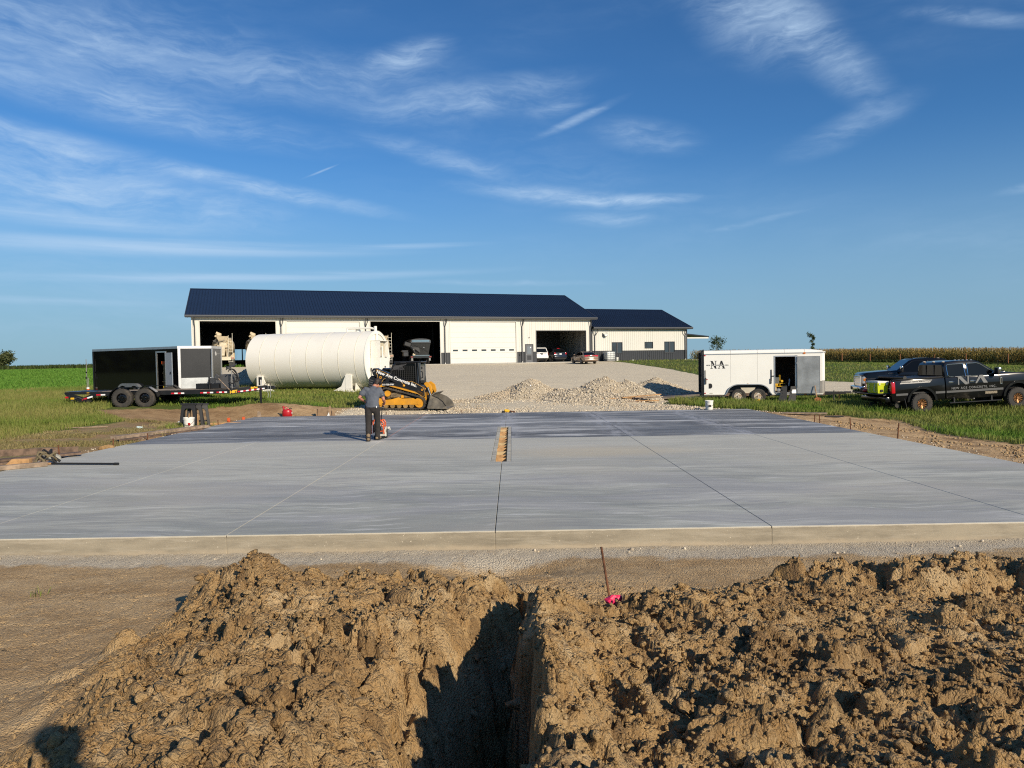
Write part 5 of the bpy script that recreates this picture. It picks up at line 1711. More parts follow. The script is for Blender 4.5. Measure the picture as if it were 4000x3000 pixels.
def build_white_trailer():
    p0 = Vector((8.92, 33.05, 0))
    p1 = Vector((14.12, 32.0, 0))
    d = p1 - p0
    L, Wd = d.length + .02, 2.15
    gz0 = -.10
    yaw = math.atan2(d.y, d.x)
    r = thing('cargo_trailer', 'white enclosed cargo trailer lettered in black, side door and rear ramp open', 'trailer', (p0.x, p0.y, gz0), yaw)
    z0, z1 = .42, 2.40
    xd0, xd1 = 3.17, 4.03
    zd0, zd1 = .50, 2.12
    ax = (1.56, 2.43)
    wz = .335
    # side wall in panels, with wheel cut-out
    arch = [(.98, z0)] + [(ax[0] + .50 * math.cos(a), .44 + .42 * math.sin(a)) for a in np.linspace(math.pi * .92, math.pi * .5, 7)] + [(ax[1] + .50 * math.cos(a), .44 + .42 * math.sin(a)) for a in np.linspace(math.pi * .5, math.pi * .08, 7)] + [(3.02, z0)]
    MB().prism([(.03, z0), (.98, z0)] + arch[1:-1] + [(3.02, z0), (xd0, z0), (xd0, z1 - .12), (.03, z1 - .12)], 0, .03, 'Y').build('side_wall', M_WHITE, r)
    MB().span(xd0, xd1, 0, .03, zd1, z1 - .12).build('side_wall', M_WHITE, r)
    MB().span(xd1, L - .14, 0, .03, z0, z1 - .12).build('side_wall', M_WHITE, r)
    # rounded front corner and front wall, dull stone guard at its foot
    ca = [(L - .14 + .14 * math.sin(a), .14 - .14 * math.cos(a)) for a in np.linspace(0, math.pi / 2, 9)]
    ci = [(L - .14 + .11 * math.sin(a), .14 - .11 * math.cos(a)) for a in np.linspace(math.pi / 2, 0, 9)]
    MB().prism(ca + ci, 1.02, z1 - .12, 'Z').build('front_corner', M_WHITE, r, 40)
    GD = pm('dull_steel_stone_guard', (.30, .285, .26), .5, .4, var=.1)
    MB().prism(ca + ci, z0, 1.015, 'Z').build('stone_guard', GD, r, 40)
    MB().span(L - .14 - (.0), L - .139, -.004, .0, z0, 1.0).span(4.87, L - .14, -.004, -.001, z0, 1.0).build('stone_guard', GD, r)
    MB().span(L - .03, L, .14, Wd - .03, z0, z1 - .1).build('front_wall', M_WHITE, r)
    MB().span(.03, L - .03, Wd - .03, Wd, z0, z1 - .12).build('far_wall', M_WHITE, r)
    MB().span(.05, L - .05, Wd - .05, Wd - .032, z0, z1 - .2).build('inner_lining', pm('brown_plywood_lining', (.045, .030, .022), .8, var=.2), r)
    MB().span(.02, L - .03, .03, Wd - .03, z0 - .08, z0 + .05).build('floor', M_WOODO, r)
    # roof: rounded long edge, nose falls to the front
    def ring(x, zt, k=1.):
        pts = [(x, 0.0, z1 - .12), (x, -.004, z1 - .06), (x, .03, zt - .055), (x, .10, zt - .012), (x, .22, zt)]
        pts += [(x, Wd - p[1], p[2]) for p in pts[::-1]]
        return pts
    h = z1 + .06
    MB().loft([ring(.02, h), ring(1.2, h), ring(2.4, h), ring(4.45, h)]).build('roof', M_WHITE, r, 60)
    MB().loft([ring(4.452, h), ring(4.8, h - .025), ring(L - .12, h - .075), ring(L - .03, h - .12), ring(L, z1 - .09)]).build('roof_nose', M_WHITE, r, 60)
    for x in (1.22, 2.40, 3.58, 4.44):
        MB().loft([[(p[0], p[1] + (.0 if 0 else 0), p[2]) for p in ring(x - .008, h + .003)], ring(x + .008, h + .003)]).build('roof_seam', pm('seam_grey', (.42, .41, .39), .6), r)
    MB().span(0, L - .10, -.018, -.0045, z1 - .135, z1 - .10).build('drip_rail', M_ALU, r)
    for x in (1.22, 2.40):
        MB().span(x - .006, x + .006, -.003, -.0005, z0 + (.55 if x > 1 else 0), z1 - .14).build('panel_joint', pm('joint_grey', (.60, .585, .54), .5), r)
    MB().span(0, xd0, -.012, -.0005, z0 - .02, z0 + .025).build('skirt_rail', M_ALU, r) if 0 else MB().span(0, 1.0, -.012, -.0005, z0 - .03, z0 + .02).span(3.03, L - .1, -.012, -.0005, z0 - .03, z0 + .02).build('skirt_rail', pm('white_rail', (.70, .685, .62), .5), r)
    # rear frame, black
    MB().span(-.10, .03, -.02, .05, z0 - .05, z1 - .02).span(-.10, .03, Wd - .05, Wd + .02, z0 - .05, z1 - .02).span(-.10, .03, -.02, Wd + .02, z1 - .02, h + .02).build('rear_frame', M_SATIN, r)
    MB().tube([(-.06, -.02, z1 - .14), (-.03, -.01, z1 + .02), (.0, .10, h + .03)], .03, 6).build('frame_corner', M_SATIN, r)
    # rear ramp lowered to the ground
    rp = MB().prism([(-.05, z0 + .04), (-.05, z0 - .06), (-2.95, .10), (-2.95, .18)], .05, Wd - .05, 'Y', .01).build('ramp', pm('worn_ramp_ply', (.20, .165, .13), .8, var=.25, vs=5, bump=.3), r)
    MB().prism([(-2.94, .10), (-3.35, .02), (-3.35, .05), (-2.94, .185)], .1, Wd - .1, 'Y').build('ramp_flap', M_STEEL, rp)
    # side door frame and leaf folded right round against the front of the side
    MB().span(xd0 - .045, xd0, -.02, .035, zd0, zd1 + .045).span(xd1, xd1 + .10, -.02, .035, zd0 - .02, zd1 + .06).span(xd0, xd1, -.02, .035, zd1, zd1 + .05).span(xd0, xd1, -.03, .035, z0 + .0, zd0).build('door_frame', M_ALU, r)
    df = thing('side_door', None, None)
    df.parent = r
    df.location = (xd1 + .10, -.05, 0)
    df.rotation_euler = (0, 0, R(-7))
    MB().span(.0, .92, -.03, 0, zd0 - .04, zd1 - .01).build('leaf', pm('bare_galvanised_skin', (.40, .42, .425), .45, .3, var=.2, vs=1.6, bump=.25, bs=3.5), df)
    MB().span(-.02, .0, -.035, .005, zd0 - .05, zd1).span(.92, .935, -.035, .005, zd0 - .05, zd1).span(0, .92, -.035, .005, zd1 - .01, zd1 + .005).span(0, .92, -.035, .005, zd0 - .055, zd0 - .04).build('edging', pm('grey_edging', (.30, .30, .30), .5, .3), df)
    for z in (zd0 + .14, zd1 - .3):
        MB().box((-.03, -.02, z), (.04, .05, .11), .006).build('hinge', M_ALU, df)
    # latch bar on side
    MB().box((3.0, -.012, 1.28), (.055, .02, .52), .004).box((2.98, -.03, 1.02), (.07, .03, .24), .01).cyl((3.0, -.02, 1.24), (3.14, -.03, 1.25), .018, n=8).build('latch_bar', M_STEEL, r)
    MB().box((.08, -.012, 1.30), (.035, .02, .50), .004).box((.10, -.03, 1.05), (.06, .035, .3), .01).build('latch_bar', M_STEEL, r)
    MB().box((.16, -.02, 1.12), (.06, .02, .035), .006).build('latch_pull', M_RED, r)
    for (x, z) in ((.07, z1 - .17), (.07, z0 + .06), (1.98, .90)):
        MB().box((x, -.012, z), (.07, .02, .045), .006).build('marker_lamp', M_TLRED if x < 1 else pm('pale_lamp', (.66, .55, .42), .3), r)
    for (x, z) in ((4.43, z1 - .13), (4.46, z0 - .02)):
        MB().box((x, -.022, z), (.10, .012, .07), .01).build('marker_lamp', M_AMBER, r)
    # vent
    vp = [(.24, .70), (.24, .93), (.32, .93)] + [(.32 + .075 * math.sin(a), .815 + .115 * math.cos(a)) for a in np.linspace(.1, math.pi - .1, 8)] + [(.32, .70)]
    MB().prism(vp, -.012, -.001, 'Y').build('side_vent', M_INK, r)
    # wheels and fender lip
    for x in ax:
        wheel(r, (x, .02, wz), .335, .21, .20, pm('rust_stained_white_rim', (.60, .56, .48), .5, var=0, vs=9, col2=(.30, .18, .09)), tread=False)
        wheel(r, (x, Wd - .05, wz), .335, .21, .20, M_WHITE, tread=False, side=1)
    o2 = [(.96, z0 - .02)] + [(ax[0] + .53 * math.cos(a), .44 + .45 * math.sin(a)) for a in np.linspace(math.pi * .93, math.pi * .5, 9)] + [(ax[1] + .53 * math.cos(a), .44 + .45 * math.sin(a)) for a in np.linspace(math.pi * .5, math.pi * .07, 9)] + [(3.04, z0 - .02)]
    i2 = [(3.0, z0 - .02)] + [(ax[1] + .49 * math.cos(a), .44 + .41 * math.sin(a)) for a in np.linspace(math.pi * .07, math.pi * .5, 9)] + [(ax[0] + .49 * math.cos(a), .44 + .41 * math.sin(a)) for a in np.linspace(math.pi * .5, math.pi * .93, 9)] + [(1.0, z0 - .02)]
    MB().prism(o2 + i2, -.07, .03, 'Y').build('fender', M_ALU, r)
    MB().span(1.0, 3.0, .28, .32, .3, .9).build('wheel_box', M_INK, r)
    MB().prism([(1.82, .44), (2.17, .44), (2.32, .72), (1.67, .72)], .10, .13, 'Y').build('side_filler', pm('cream_filler', (.62, .56, .44), .6), r)
    MB().cyl((ax[0], .1, wz), (ax[0], Wd - .1, wz), .04).cyl((ax[1], .1, wz), (ax[1], Wd - .1, wz), .04).build('axle', M_SATIN, r)
    # tongue and jack
    for ya, yb in ((.25, Wd / 2 - .06), (Wd - .25, Wd / 2 + .06)):
        MB().loft([[(L - .35, ya, .32), (L - .35, ya + .06, .32), (L - .35, ya + .06, .44), (L - .35, ya, .44)], [(L + 1.1, yb, .36), (L + 1.1, yb + .06, .36), (L + 1.1, yb + .06, .46), (L + 1.1, yb, .46)]]).build('tongue_beam', M_SATIN, r)
    MB().box((L + 1.2, Wd / 2, .43), (.32, .12, .09), .02).build('coupler', M_STEEL, r)
    MB().cyl((L + .55, Wd / 2 - .2, -.02), (L + .55, Wd / 2 - .2, .52), .035, n=10).cyl((L + .55, Wd / 2 - .2, -.05), (L + .55, Wd / 2 - .2, -.03), .10, n=12).build('jack', M_STEEL, r)
    mb = MB()
    for q in range(9):
        mb.box((L + .78 + .03 * (q % 2), Wd / 2 - .12, .46 - q * .05), (.025, .02, .045), .005, Matrix.Rotation(q * .8, 4, 'Z'))
    mb.build('safety_chain', M_RUST, r)
    # lettering
    serif_NA(r, M_INK, .30, -.004, 1.62, .36, .68)
    text_mesh('company_lettering', 'NEW AGE CONCRETE, INC.', .068, M_INK, r, side_text_matrix(.64, -.004, 1.775, -1), space=1.22, bold=.0015)
    text_mesh('maker_lettering', 'CARGO', .045, pm('faded_lettering', (.42, .36, .25), .6), r, side_text_matrix(.34, -.004, .475, -1))
    # machine standing inside, a thing of its own
    def w(x, y, z):
        return Matrix.Translation((p0.x, p0.y, gz0)) @ Matrix.Rotation(yaw, 4, 'Z') @ Vector((x, y, z))
    m = thing('concrete_grinder', 'yellow-framed wheeled machine with chrome engine inside the white trailer', 'machine', w(3.36, .42, z0 + .05), yaw)
    MB().tube([(-.2, 0, .28), (.34, 0, .28), (.34, .3, .28), (-.2, .3, .28), (-.2, 0, .28)], .018, 6).tube([(.08, 0, .28), (.08, 0, .80), (.08, .3, .80), (.08, .3, .28)], .018, 6).tube([(.1, 0, .42), (.32, 0, .42)], .014, 6).build('frame', M_YEL2, m)
    MB().box((-.05, .12, .56), (.24, .28, .34), .03).cyl((-.05, -.03, .60), (-.05, -.06, .60), .10, n=20).build('engine', M_CHROME, m)
    MB().box((-.10, .1, .38), (.2, .2, .16), .02).build('gearbox', M_YEL2, m)
    MB().box((.16, -.02, .52), (.11, .10, .11), .02).build('filter', M_YEL2, m)
    MB().cyl((.02, -.05, .11), (.02, .0, .11), .11, n=24).build('wheel', M_RUB, m)
    MB().lathe([(.075, -.055), (.075, -.062), (.03, -.066), (0., -.066)], 'Y', 20, (.02, 0, .11)).build('hub', M_ALU, m)
    MB().box((-.22, .05, .16), (.28, .3, .18), .02).build('skirt', M_CREAM, m)
    k = thing('steel_trowel', 'grey steel tool leaning inside the doorway of the white trailer', 'tool', w(3.78, .35, z0 + .05), yaw)
    MB().box((-.08, 0, .17), (.07, .05, .34), .01).build('blade', M_STEEL, k)
    MB().cyl((.06, .1, .3), (.10, .15, .62), .035, n=10).build('handle', M_GALV, k)
    MB().box((.08, -.02, .06), (.14, .12, .10), .02).build('base', M_CHROME, k)


build_white_trailer()
# ------------------------------------------------------------------ road vehicles


def arch_pts(cx, cz, rad, zb, n=12):
    """points of a wheel arch, from its rear foot to its front foot (x rising)"""
    a0 = math.asin(max(-1, min(1, (zb - cz) / rad)))
    return [(cx - rad * math.cos(a), cz + rad * math.sin(a)) for a in np.linspace(a0, math.pi - a0, n)]


def side_shape(parent, name, mat, poly, hw, bulge, zs, bev=.03, xs=(), smooth=40):
    """a closed body of the given side outline, curved across by bulge(x, z) -> half-width factor"""
    mb = MB().prism(poly, -hw, hw, 'Y', bev, 2)
    mb.slice([((0, 0, z), (0, 0, 1)) for z in zs] + [((x, 0, 0), (1, 0, 0)) for x in xs])
    mb.warp(lambda v: Vector((v.x, v.y * bulge(v.x, v.z), v.z)))
    return mb.build(name, mat, parent, smooth)


def side_panel(parent, name, mat, poly, ytap, side, lift=.004, th=.008, bev=0):
    mb = MB().prism(poly, 0, th, 'Y', bev)
    mb.warp(lambda v: Vector((v.x, side * (ytap(v.x, v.z) + lift + v.y - th * .5), v.z)))
    if side < 0:
        bmesh.ops.reverse_faces(mb.bm, faces=mb.bm.faces)
    return mb.build(name, mat, parent, 40)


def outline(parent, name, mat, pts, ytap, side, w=.016, closed=True, lift=.008):
    mb = MB()
    P = [Vector((x, side * (ytap(x, z) + lift), z)) for x, z in pts]
    if closed:
        P = P + [P[0]]
    for a, b in zip(P[:-1], P[1:]):
        mb.cyl(a, b, w * .5, n=6)
    return mb.build(name, mat, parent)


def build_pickup(name, label, loc, yaw, pitch, work):
    r = thing(name, label, 'pickup truck', loc, yaw, 'black work pickups parked on the grass', 0, pitch)
    P = M_BLACK2 if work else M_BLACK
    WB, wr = 3.95, .43 if work else .41
    HW = 1.005

    def bulge(x, z):
        f = 1 - .050 * max(0, (z - 1.02) / .42) ** 2 - .040 * max(0, (1.0 - z) / .5) ** 2
        if x > 4.3:
            f *= 1 - .11 * ((x - 4.3) / .65) ** 2
        return f
    yb = lambda x, z: HW * bulge(x, z)
    tap = lambda x, z: .945 - max(0, z - 1.40) * .235
    # cab and front wings
    poly = [(1.0, .58), (1.06, .54)] + [(3.36, .52)] + arch_pts(WB, .50, .555, .56) + [(4.66, .62), (4.92, .62), (4.965, .80), (4.965, 1.12), (4.93, 1.33), (4.80, 1.405), (3.9, 1.475), (3.30, 1.50), (3.16, 1.455), (1.0, 1.425)]
    side_shape(r, 'cab_body', P, poly, HW, bulge, (.7, .85, 1.0, 1.15, 1.28, 1.38), .028, (4.3, 4.55, 4.75))
    gh = [(1.015, 1.40), (1.03, 1.86), (1.07, 1.985), (1.20, 2.035), (1.7, 2.062), (2.28, 2.050), (2.50, 1.985), (3.26, 1.47), (3.2, 1.40)]
    mb = MB().prism(gh, -1, 1, 'Y', .03, 2)
    mb.warp(lambda v: Vector((v.x, math.copysign(1, v.y) * (tap(v.x, v.z) - (1 - abs(v.y)) - (.03 if v.z > 2.0 else 0)), v.z)))
    mb.build('cab_roof', P, r, 40)
    for s in (-1, 1):
        rg = [(1.13, 1.50), (1.13, 1.88), (1.19, 1.935), (1.83, 1.935), (1.86, 1.435), (1.22, 1.435)]
        fg = [(1.98, 1.935), (2.38, 1.935), (2.50, 1.90), (3.00, 1.54), (2.98, 1.49), (2.72, 1.42), (1.96, 1.435)]
        for q, nm in ((rg, 'rear_window'), (fg, 'front_window')):
            side_panel(r, nm, M_GLASSB, q, tap, s, .006)
        if work:
            outline(r, 'window_trim', M_CHROME, rg, tap, s, .028)
            outline(r, 'window_trim', M_CHROME, fg, tap, s, .028)
        else:
            outline(r, 'window_trim', M_SATIN, rg, tap, s, .014)
            outline(r, 'window_trim', M_SATIN, fg, tap, s, .014)
        # door shut lines
        for x in (1.06, 1.93, 3.13):
            side_panel(r, 'door_gap', M_INK, [(x - .006, .60), (x + .006, .60), (x + .006, 1.41), (x - .006, 1.41)], yb, s, .001, .004)
        for x in (1.22, 2.10):
            MB().box((x, s * (yb(x, 1.22) + .025), 1.225), (.21, .035, .035), .012).box((x - .02, s * (yb(x, 1.22) + .004), 1.225), (.16, .01, .075), .004).build('door_handle', M_CHROME, r)
        # towing mirror
        MB().box((3.03, s * 1.14, 1.56), (.13, .22, .30), .035, None, 2).box((3.02, s * 1.02, 1.48), (.07, .2, .05), .01).build('mirror', M_MATTE, r)
        MB().box((3.06, s * 1.145, 1.63), (.13, .225, .16), .035, None, 2).build('mirror_cap', M_CHROME, r)
        # flared arches
        for cx, inn in ((0, .535), (WB, .535)):
            a = arch_pts(cx, .50, .62, .52, 14)
            b = arch_pts(cx, .50, inn, .54, 14)
            mb = MB().prism(a + b[::-1], 0, .045, 'Y')
            mb.warp(lambda v: Vector((v.x, s * (HW * (1 - .03 * max(0, (v.z - 1.0) / .42) ** 2) - .012 + v.y), v.z)))
            if s < 0:
                bmesh.ops.reverse_faces(mb.bm, faces=mb.bm.faces)
            mb.build('wheel_arch_flare', P, r, 40)
        # running board
        MB().box((2.15, s * 1.02, .395 if work else .45), (2.15, .13, .045), .012).box((1.32, s * .95, .50), (.07, .12, .2), .01).box((2.86, s * .95, .50), (.07, .12, .2), .01).build('running_board', M_SATIN, r)
        # mud flap
        MB().box((-.66, s * .86, .42), (.02, .30, .52), .004, Matrix.Rotation(-.22, 4, 'Y')).build('mud_flap', M_MATTE, r)
        # lamps
        MB().box((4.90, s * .80, 1.06), (.14, .26, .34), .03).build('headlamp', M_HEAD, r)
        MB().box((4.86, s * .915, 1.08), (.17, .05, .14), .02).build('indicator_lamp', M_AMBER, r)
        MB().box((-1.155, s * .945, 1.13), (.16, .135, .46), .03, None, 2).build('tail_lamp', M_TLRED, r)
        MB().box((-1.22, s * .90, 1.11), (.035, .055, .22), .008).build('reverse_lamp', pm('pale_lens', (.62, .50, .46), .25), r)
        # fender badge
        if s == (-1 if work else 1):
            MB().box((3.27, s * (yb(3.27, 1.17) + .006), 1.17), (.10, .014, .27), .01).build('fender_badge', M_CHROME, r)
            MB().box((3.275, s * (yb(3.27, 1.17) + .012), 1.17), (.055, .014, .19), .005).build('badge_slot', M_SATIN, r)
            if not work:
                MB().box((3.55, s * (yb(3.5, 1.38) + .004), 1.375), (.50, .012, .06), .01).build('hood_badge', M_CHROME, r)
    # windscreen, rear screen
    def slab(a, b, c, d, t):
        n = (Vector(b) - Vector(a)).cross(Vector(d) - Vector(a)).normalized() * t
        return [[Vector(p) for p in (a, b, c, d)], [Vector(p) + n for p in (a, b, c, d)]]
    MB().loft(slab((3.215, -.83, 1.500), (3.215, .83, 1.500), (2.56, .73, 1.955), (2.56, -.73, 1.955), .016)).build('windscreen', M_GLASSB, r)
    MB().loft(slab((1.012, .80, 1.50), (1.012, -.80, 1.50), (1.030, -.74, 1.92), (1.030, .74, 1.92), .014)).build('rear_screen', M_GLASSB, r)
    for y in (-.26, .26):
        MB().box((.995, y, 1.71), (.012, .035, .40)).build('screen_divider', M_INK, r)
    # roof marker lamps
    for y in (-.5, -.25, 0, .25, .5):
        MB().box((2.40, y, 2.045), (.09, .055, .030), .01).build('roof_lamp', M_HEAD if work else M_SATIN, r)
    for y in (-.62, 0, .62) if work else (0,):
        MB().ball((1.16, y, 2.035), .05, 2, (1.4, 1, .5)).build('rear_roof_lamp', pm('pale_lamp', (.66, .55, .42), .3), r)
    # grille and bumpers
    MB().box((4.965, 0, 1.02), (.06, 1.34, .48), .02).build('grille_frame', M_CHROME if not work else M_SATIN, r)
    for z in (.92, 1.03, 1.14):
        MB().box((4.995, 0, z), (.03, 1.24, .055), .008).build('grille_bar', M_CHROME if not work else M_MATTE, r)
    for y in (-.60, .60):
        MB().box((4.995, y, 1.02), (.035, .05, .46), .01).build('grille_post', M_CHROME, r)
    MB().prism([(4.86, .52), (5.10, .56), (5.13, .74), (4.90, .80)], -.98, .98, 'Y', .03, 2).build('front_bumper', M_CHROME if not work else M_SATIN, r)
    for y in (-.72, .72):
        MB().cyl((5.08, y, .66), (5.135, y, .67), .075, n=18).build('fog_lamp', M_INK, r)
    MB().prism([(4.85, .38), (5.05, .42), (5.05, .54), (4.85, .54)], -.8, .8, 'Y', .02).build('air_dam', M_MATTE, r)
    # chassis, axles
    MB().span(-1.2, 4.9, -.46, -.36, .55, .72).span(-1.2, 4.9, .36, .46, .55, .72).span(.95, 3.3, -.8, .8, .52, .6).build('chassis', M_SATIN, r)
    for x in (0, WB):
        MB().cyl((x, -.8, wr), (x, .8, wr), .07).ball((x, .1, wr), .17).build('axle', M_SATIN, r)
        for s in (-1, 1):
            if work:
                wheel(r, (x, s * .865, wr), wr, .30, .225, M_BRONZE, 12, 'spoke', side=s)
            else:
                wheel(r, (x, s * .865, wr), wr, .28, .25, M_ALU, 8, 'spoke', side=s)
    for x in (0, WB):
        MB().span(x - .54, x + .54, -.62, .62, .5, 1.0).build('wheel_well', M_INK, r)
    # bed: two side walls, headboard, floor, tailgate let down
    bp = [(-1.22, .66), (-1.18, .58)] + arch_pts(0, .50, .555, .56) + [(.96, .57), (.96, 1.43), (-1.22, 1.435)]
    for s in (-1, 1):
        mb = MB().prism(bp, .90, 1.005, 'Y', .014, 2)
        mb.slice([((0, 0, z), (0, 0, 1)) for z in (.7, .85, 1.0, 1.15, 1.28, 1.38)])
        mb.warp(lambda v: Vector((v.x, s * (v.y * (bulge(0, v.z) if v.y > .95 else 1)), v.z)))
        if s < 0:
            bmesh.ops.reverse_faces(mb.bm, faces=mb.bm.faces)
        mb.build('bed_side', P, r, 40)
        MB().box((-.13, s * .952, 1.442), (2.16, .13, .02), .006).build('bed_rail_cap', M_MATTE, r)
    MB().span(.90, .955, -.90, .90, .8, 1.43).build('bed_headboard', P, r)
    MB().span(-1.2, .9, -.90, .90, .84, .90).build('bed_floor', M_MATTE, r)
    if work:
        MB().box((-1.46, 0, .885), (.50, 1.62, .055), .015).build('tailgate', P, r)
        MB().box((-1.46, 0, .915), (.40, 1.46, .012)).build('tailgate_liner', M_MATTE, r)
        MB().span(-.55, .93, -.93, .93, 1.452, 1.475, .006).build('bed_cover', pm('soft_bed_cover', (.016, .016, .017), .5, var=.15), r)
        MB().cyl((-.62, -.92, 1.50), (-.62, .92, 1.50), .075, n=14).build('bed_cover_roll', pm('soft_bed_cover', (.016, .016, .017), .5), r)
        MB().box((-1.35, 0, .66), (.22, 1.86, .20), .03, None, 2).build('rear_bumper', P, r)
        MB().box((-1.45, 0, .50), (.30, .09, .09), .01).box((-1.55, 0, .40), (.08, .10, .26), .01).build('hitch', M_SATIN, r)
        MB().cyl((-.98, -.62, .47), (-1.02, -1.04, .43), .105, .115, 22, False).cyl((-.98, -.62, .47), (-1.01, -.98, .435), .098, .104, 22).build('exhaust_tip', pm('sooty_steel', (.17, .16, .14), .4, .7, var=.3), r)
        MB().tube([(-.2, -.35, .62), (-.7, -.5, .52), (-.98, -.62, .47)], .055, 8).build('exhaust_pipe', M_STEEL, r)
        s = -1
        y0 = lambda x, z: yb(x, z) - .001
        # decals
        side_panel(r, 'side_stripe', M_STRIPE, [(-.88, 1.265), (-.80, 1.365), (.46, 1.365), (.36, 1.265)], y0, s, .0025, .003)
        for (a, b) in ((-1.05, -.57), (.57, .955), (1.02, 3.35)):
            side_panel(r, 'side_stripe', M_DECALD, [(a, .80), (b, .80), (b, .885), (a, .885)], y0, s, .0025, .003)
        mtx = side_text_matrix(-.20, s * (y0(0, 1.315) + .0052), 1.315, -1)
        text_mesh('motto_lettering', 'FINISHING WITH PERFECTION', .082, M_SATIN, r, mtx, .001, 1.15, .002)
        mtx = side_text_matrix(2.14, s * (y0(2, .97) + .004), .965, -1)
        text_mesh('company_lettering', 'NEW AGE CONCRETE, INC.', .125, M_DECAL, r, mtx, .001, 1.22, .001)
        serif_NA(r, M_DECAL, 1.38, s * (y0(2, 1.2) + .0045), 1.045, .40, 1.42, split=False)
        MB().box((2.85, s * (yb(2.85, .72) + .001), .72), (.5, .006, .10), .002).build('mud_splash', pm('dried_mud', (.30, .25, .18), .95, var=.3, vs=12), r)
        MB().tube([(3.5, -.55, 1.46), (3.5, -.55, 1.98)], .006, 5).build('aerial', M_INK, r)
    else:
        MB().box((-1.22, 0, 1.13), (.06, 1.78, .56), .02).build('tailgate', P, r)
        MB().box((-1.35, 0, .66), (.22, 1.9, .20), .03).build('rear_bumper', M_CHROME, r)
    return r


TRK = Vector((16.42, 29.42, -.39))
tyaw = R(2.0)
truck = build_pickup('pickup_truck', 'black pickup with grey lettered doors, bronze wheels and tailgate down', TRK, tyaw, -R(2.4), True)
t2z = G(19.4, 34.1) + .02
truck2 = build_pickup('pickup_truck', 'black pickup facing left with chrome grille, parked behind the lettered pickup', (21.02, 32.86, G(19.4, 33.2) - .02), math.pi - R(14), 0, False)
# this one is an older cab with a shorter nose
for ch in truck2.children:
    if abs(ch.location.x) > .01:
        ch.location.x -= .38 * min(1, max(0, (ch.location.x - 2.9) / 1.2))
    else:
        for v in ch.data.vertices:
            v.co.x -= .38 * min(1, max(0, (v.co.x - 2.9) / 1.2))


def cooler():
    mw = Matrix.Translation(TRK) @ Matrix.Rotation(tyaw, 4, 'Z') @ Matrix.Rotation(-R(2.4), 4, 'Y')
    r = thing('cooler', 'lime green cooler with white lid on the lowered tailgate', 'cooler', mw @ Vector((-1.45, -.35, .925)), tyaw + R(0))
    MB().loft([[(-.19, -.38, .0), (.19, -.38, .0), (.19, .38, .0), (-.19, .38, .0)], [(-.23, -.42, .40), (.23, -.42, .40), (.23, .42, .40), (-.23, .42, .40)]]).build('tub', M_LIME, r)
    MB().box((0, 0, .445), (.49, .88, .085), .02).build('lid', M_WPL, r)
    MB().box((0, 0, .385), (.485, .865, .04), .01).build('rim', M_LIME, r)
    MB().box((-.05, -.412, .10), (.11, .02, .10), .004).build('badge', M_SATIN, r)
    for x in (-.15, .15):
        MB().box((x, -.43, .37), (.05, .03, .09), .01).build('latch', M_WPL, r)
    for y in (-.2, .2):
        MB().tube([(-.235, y, .38), (-.25, y, .10), (-.20, y, .05)], .014, 6).build('strap', M_WPL, r)
    r2 = thing('bag', 'small red and brown bag beside the lime cooler on the tailgate', 'bag', mw @ Vector((-1.50, .42, .925)), tyaw)
    MB().ball((0, 0, .07), .12, 3, (1.1, 1.4, .62)).build('bag', M_RED, r2)
    MB().ball((.05, .25, .08), .16, 3, (1, 1.3, .8)).build('sack', pm('brown_sack', (.12, .07, .045), .85), r2)


cooler()


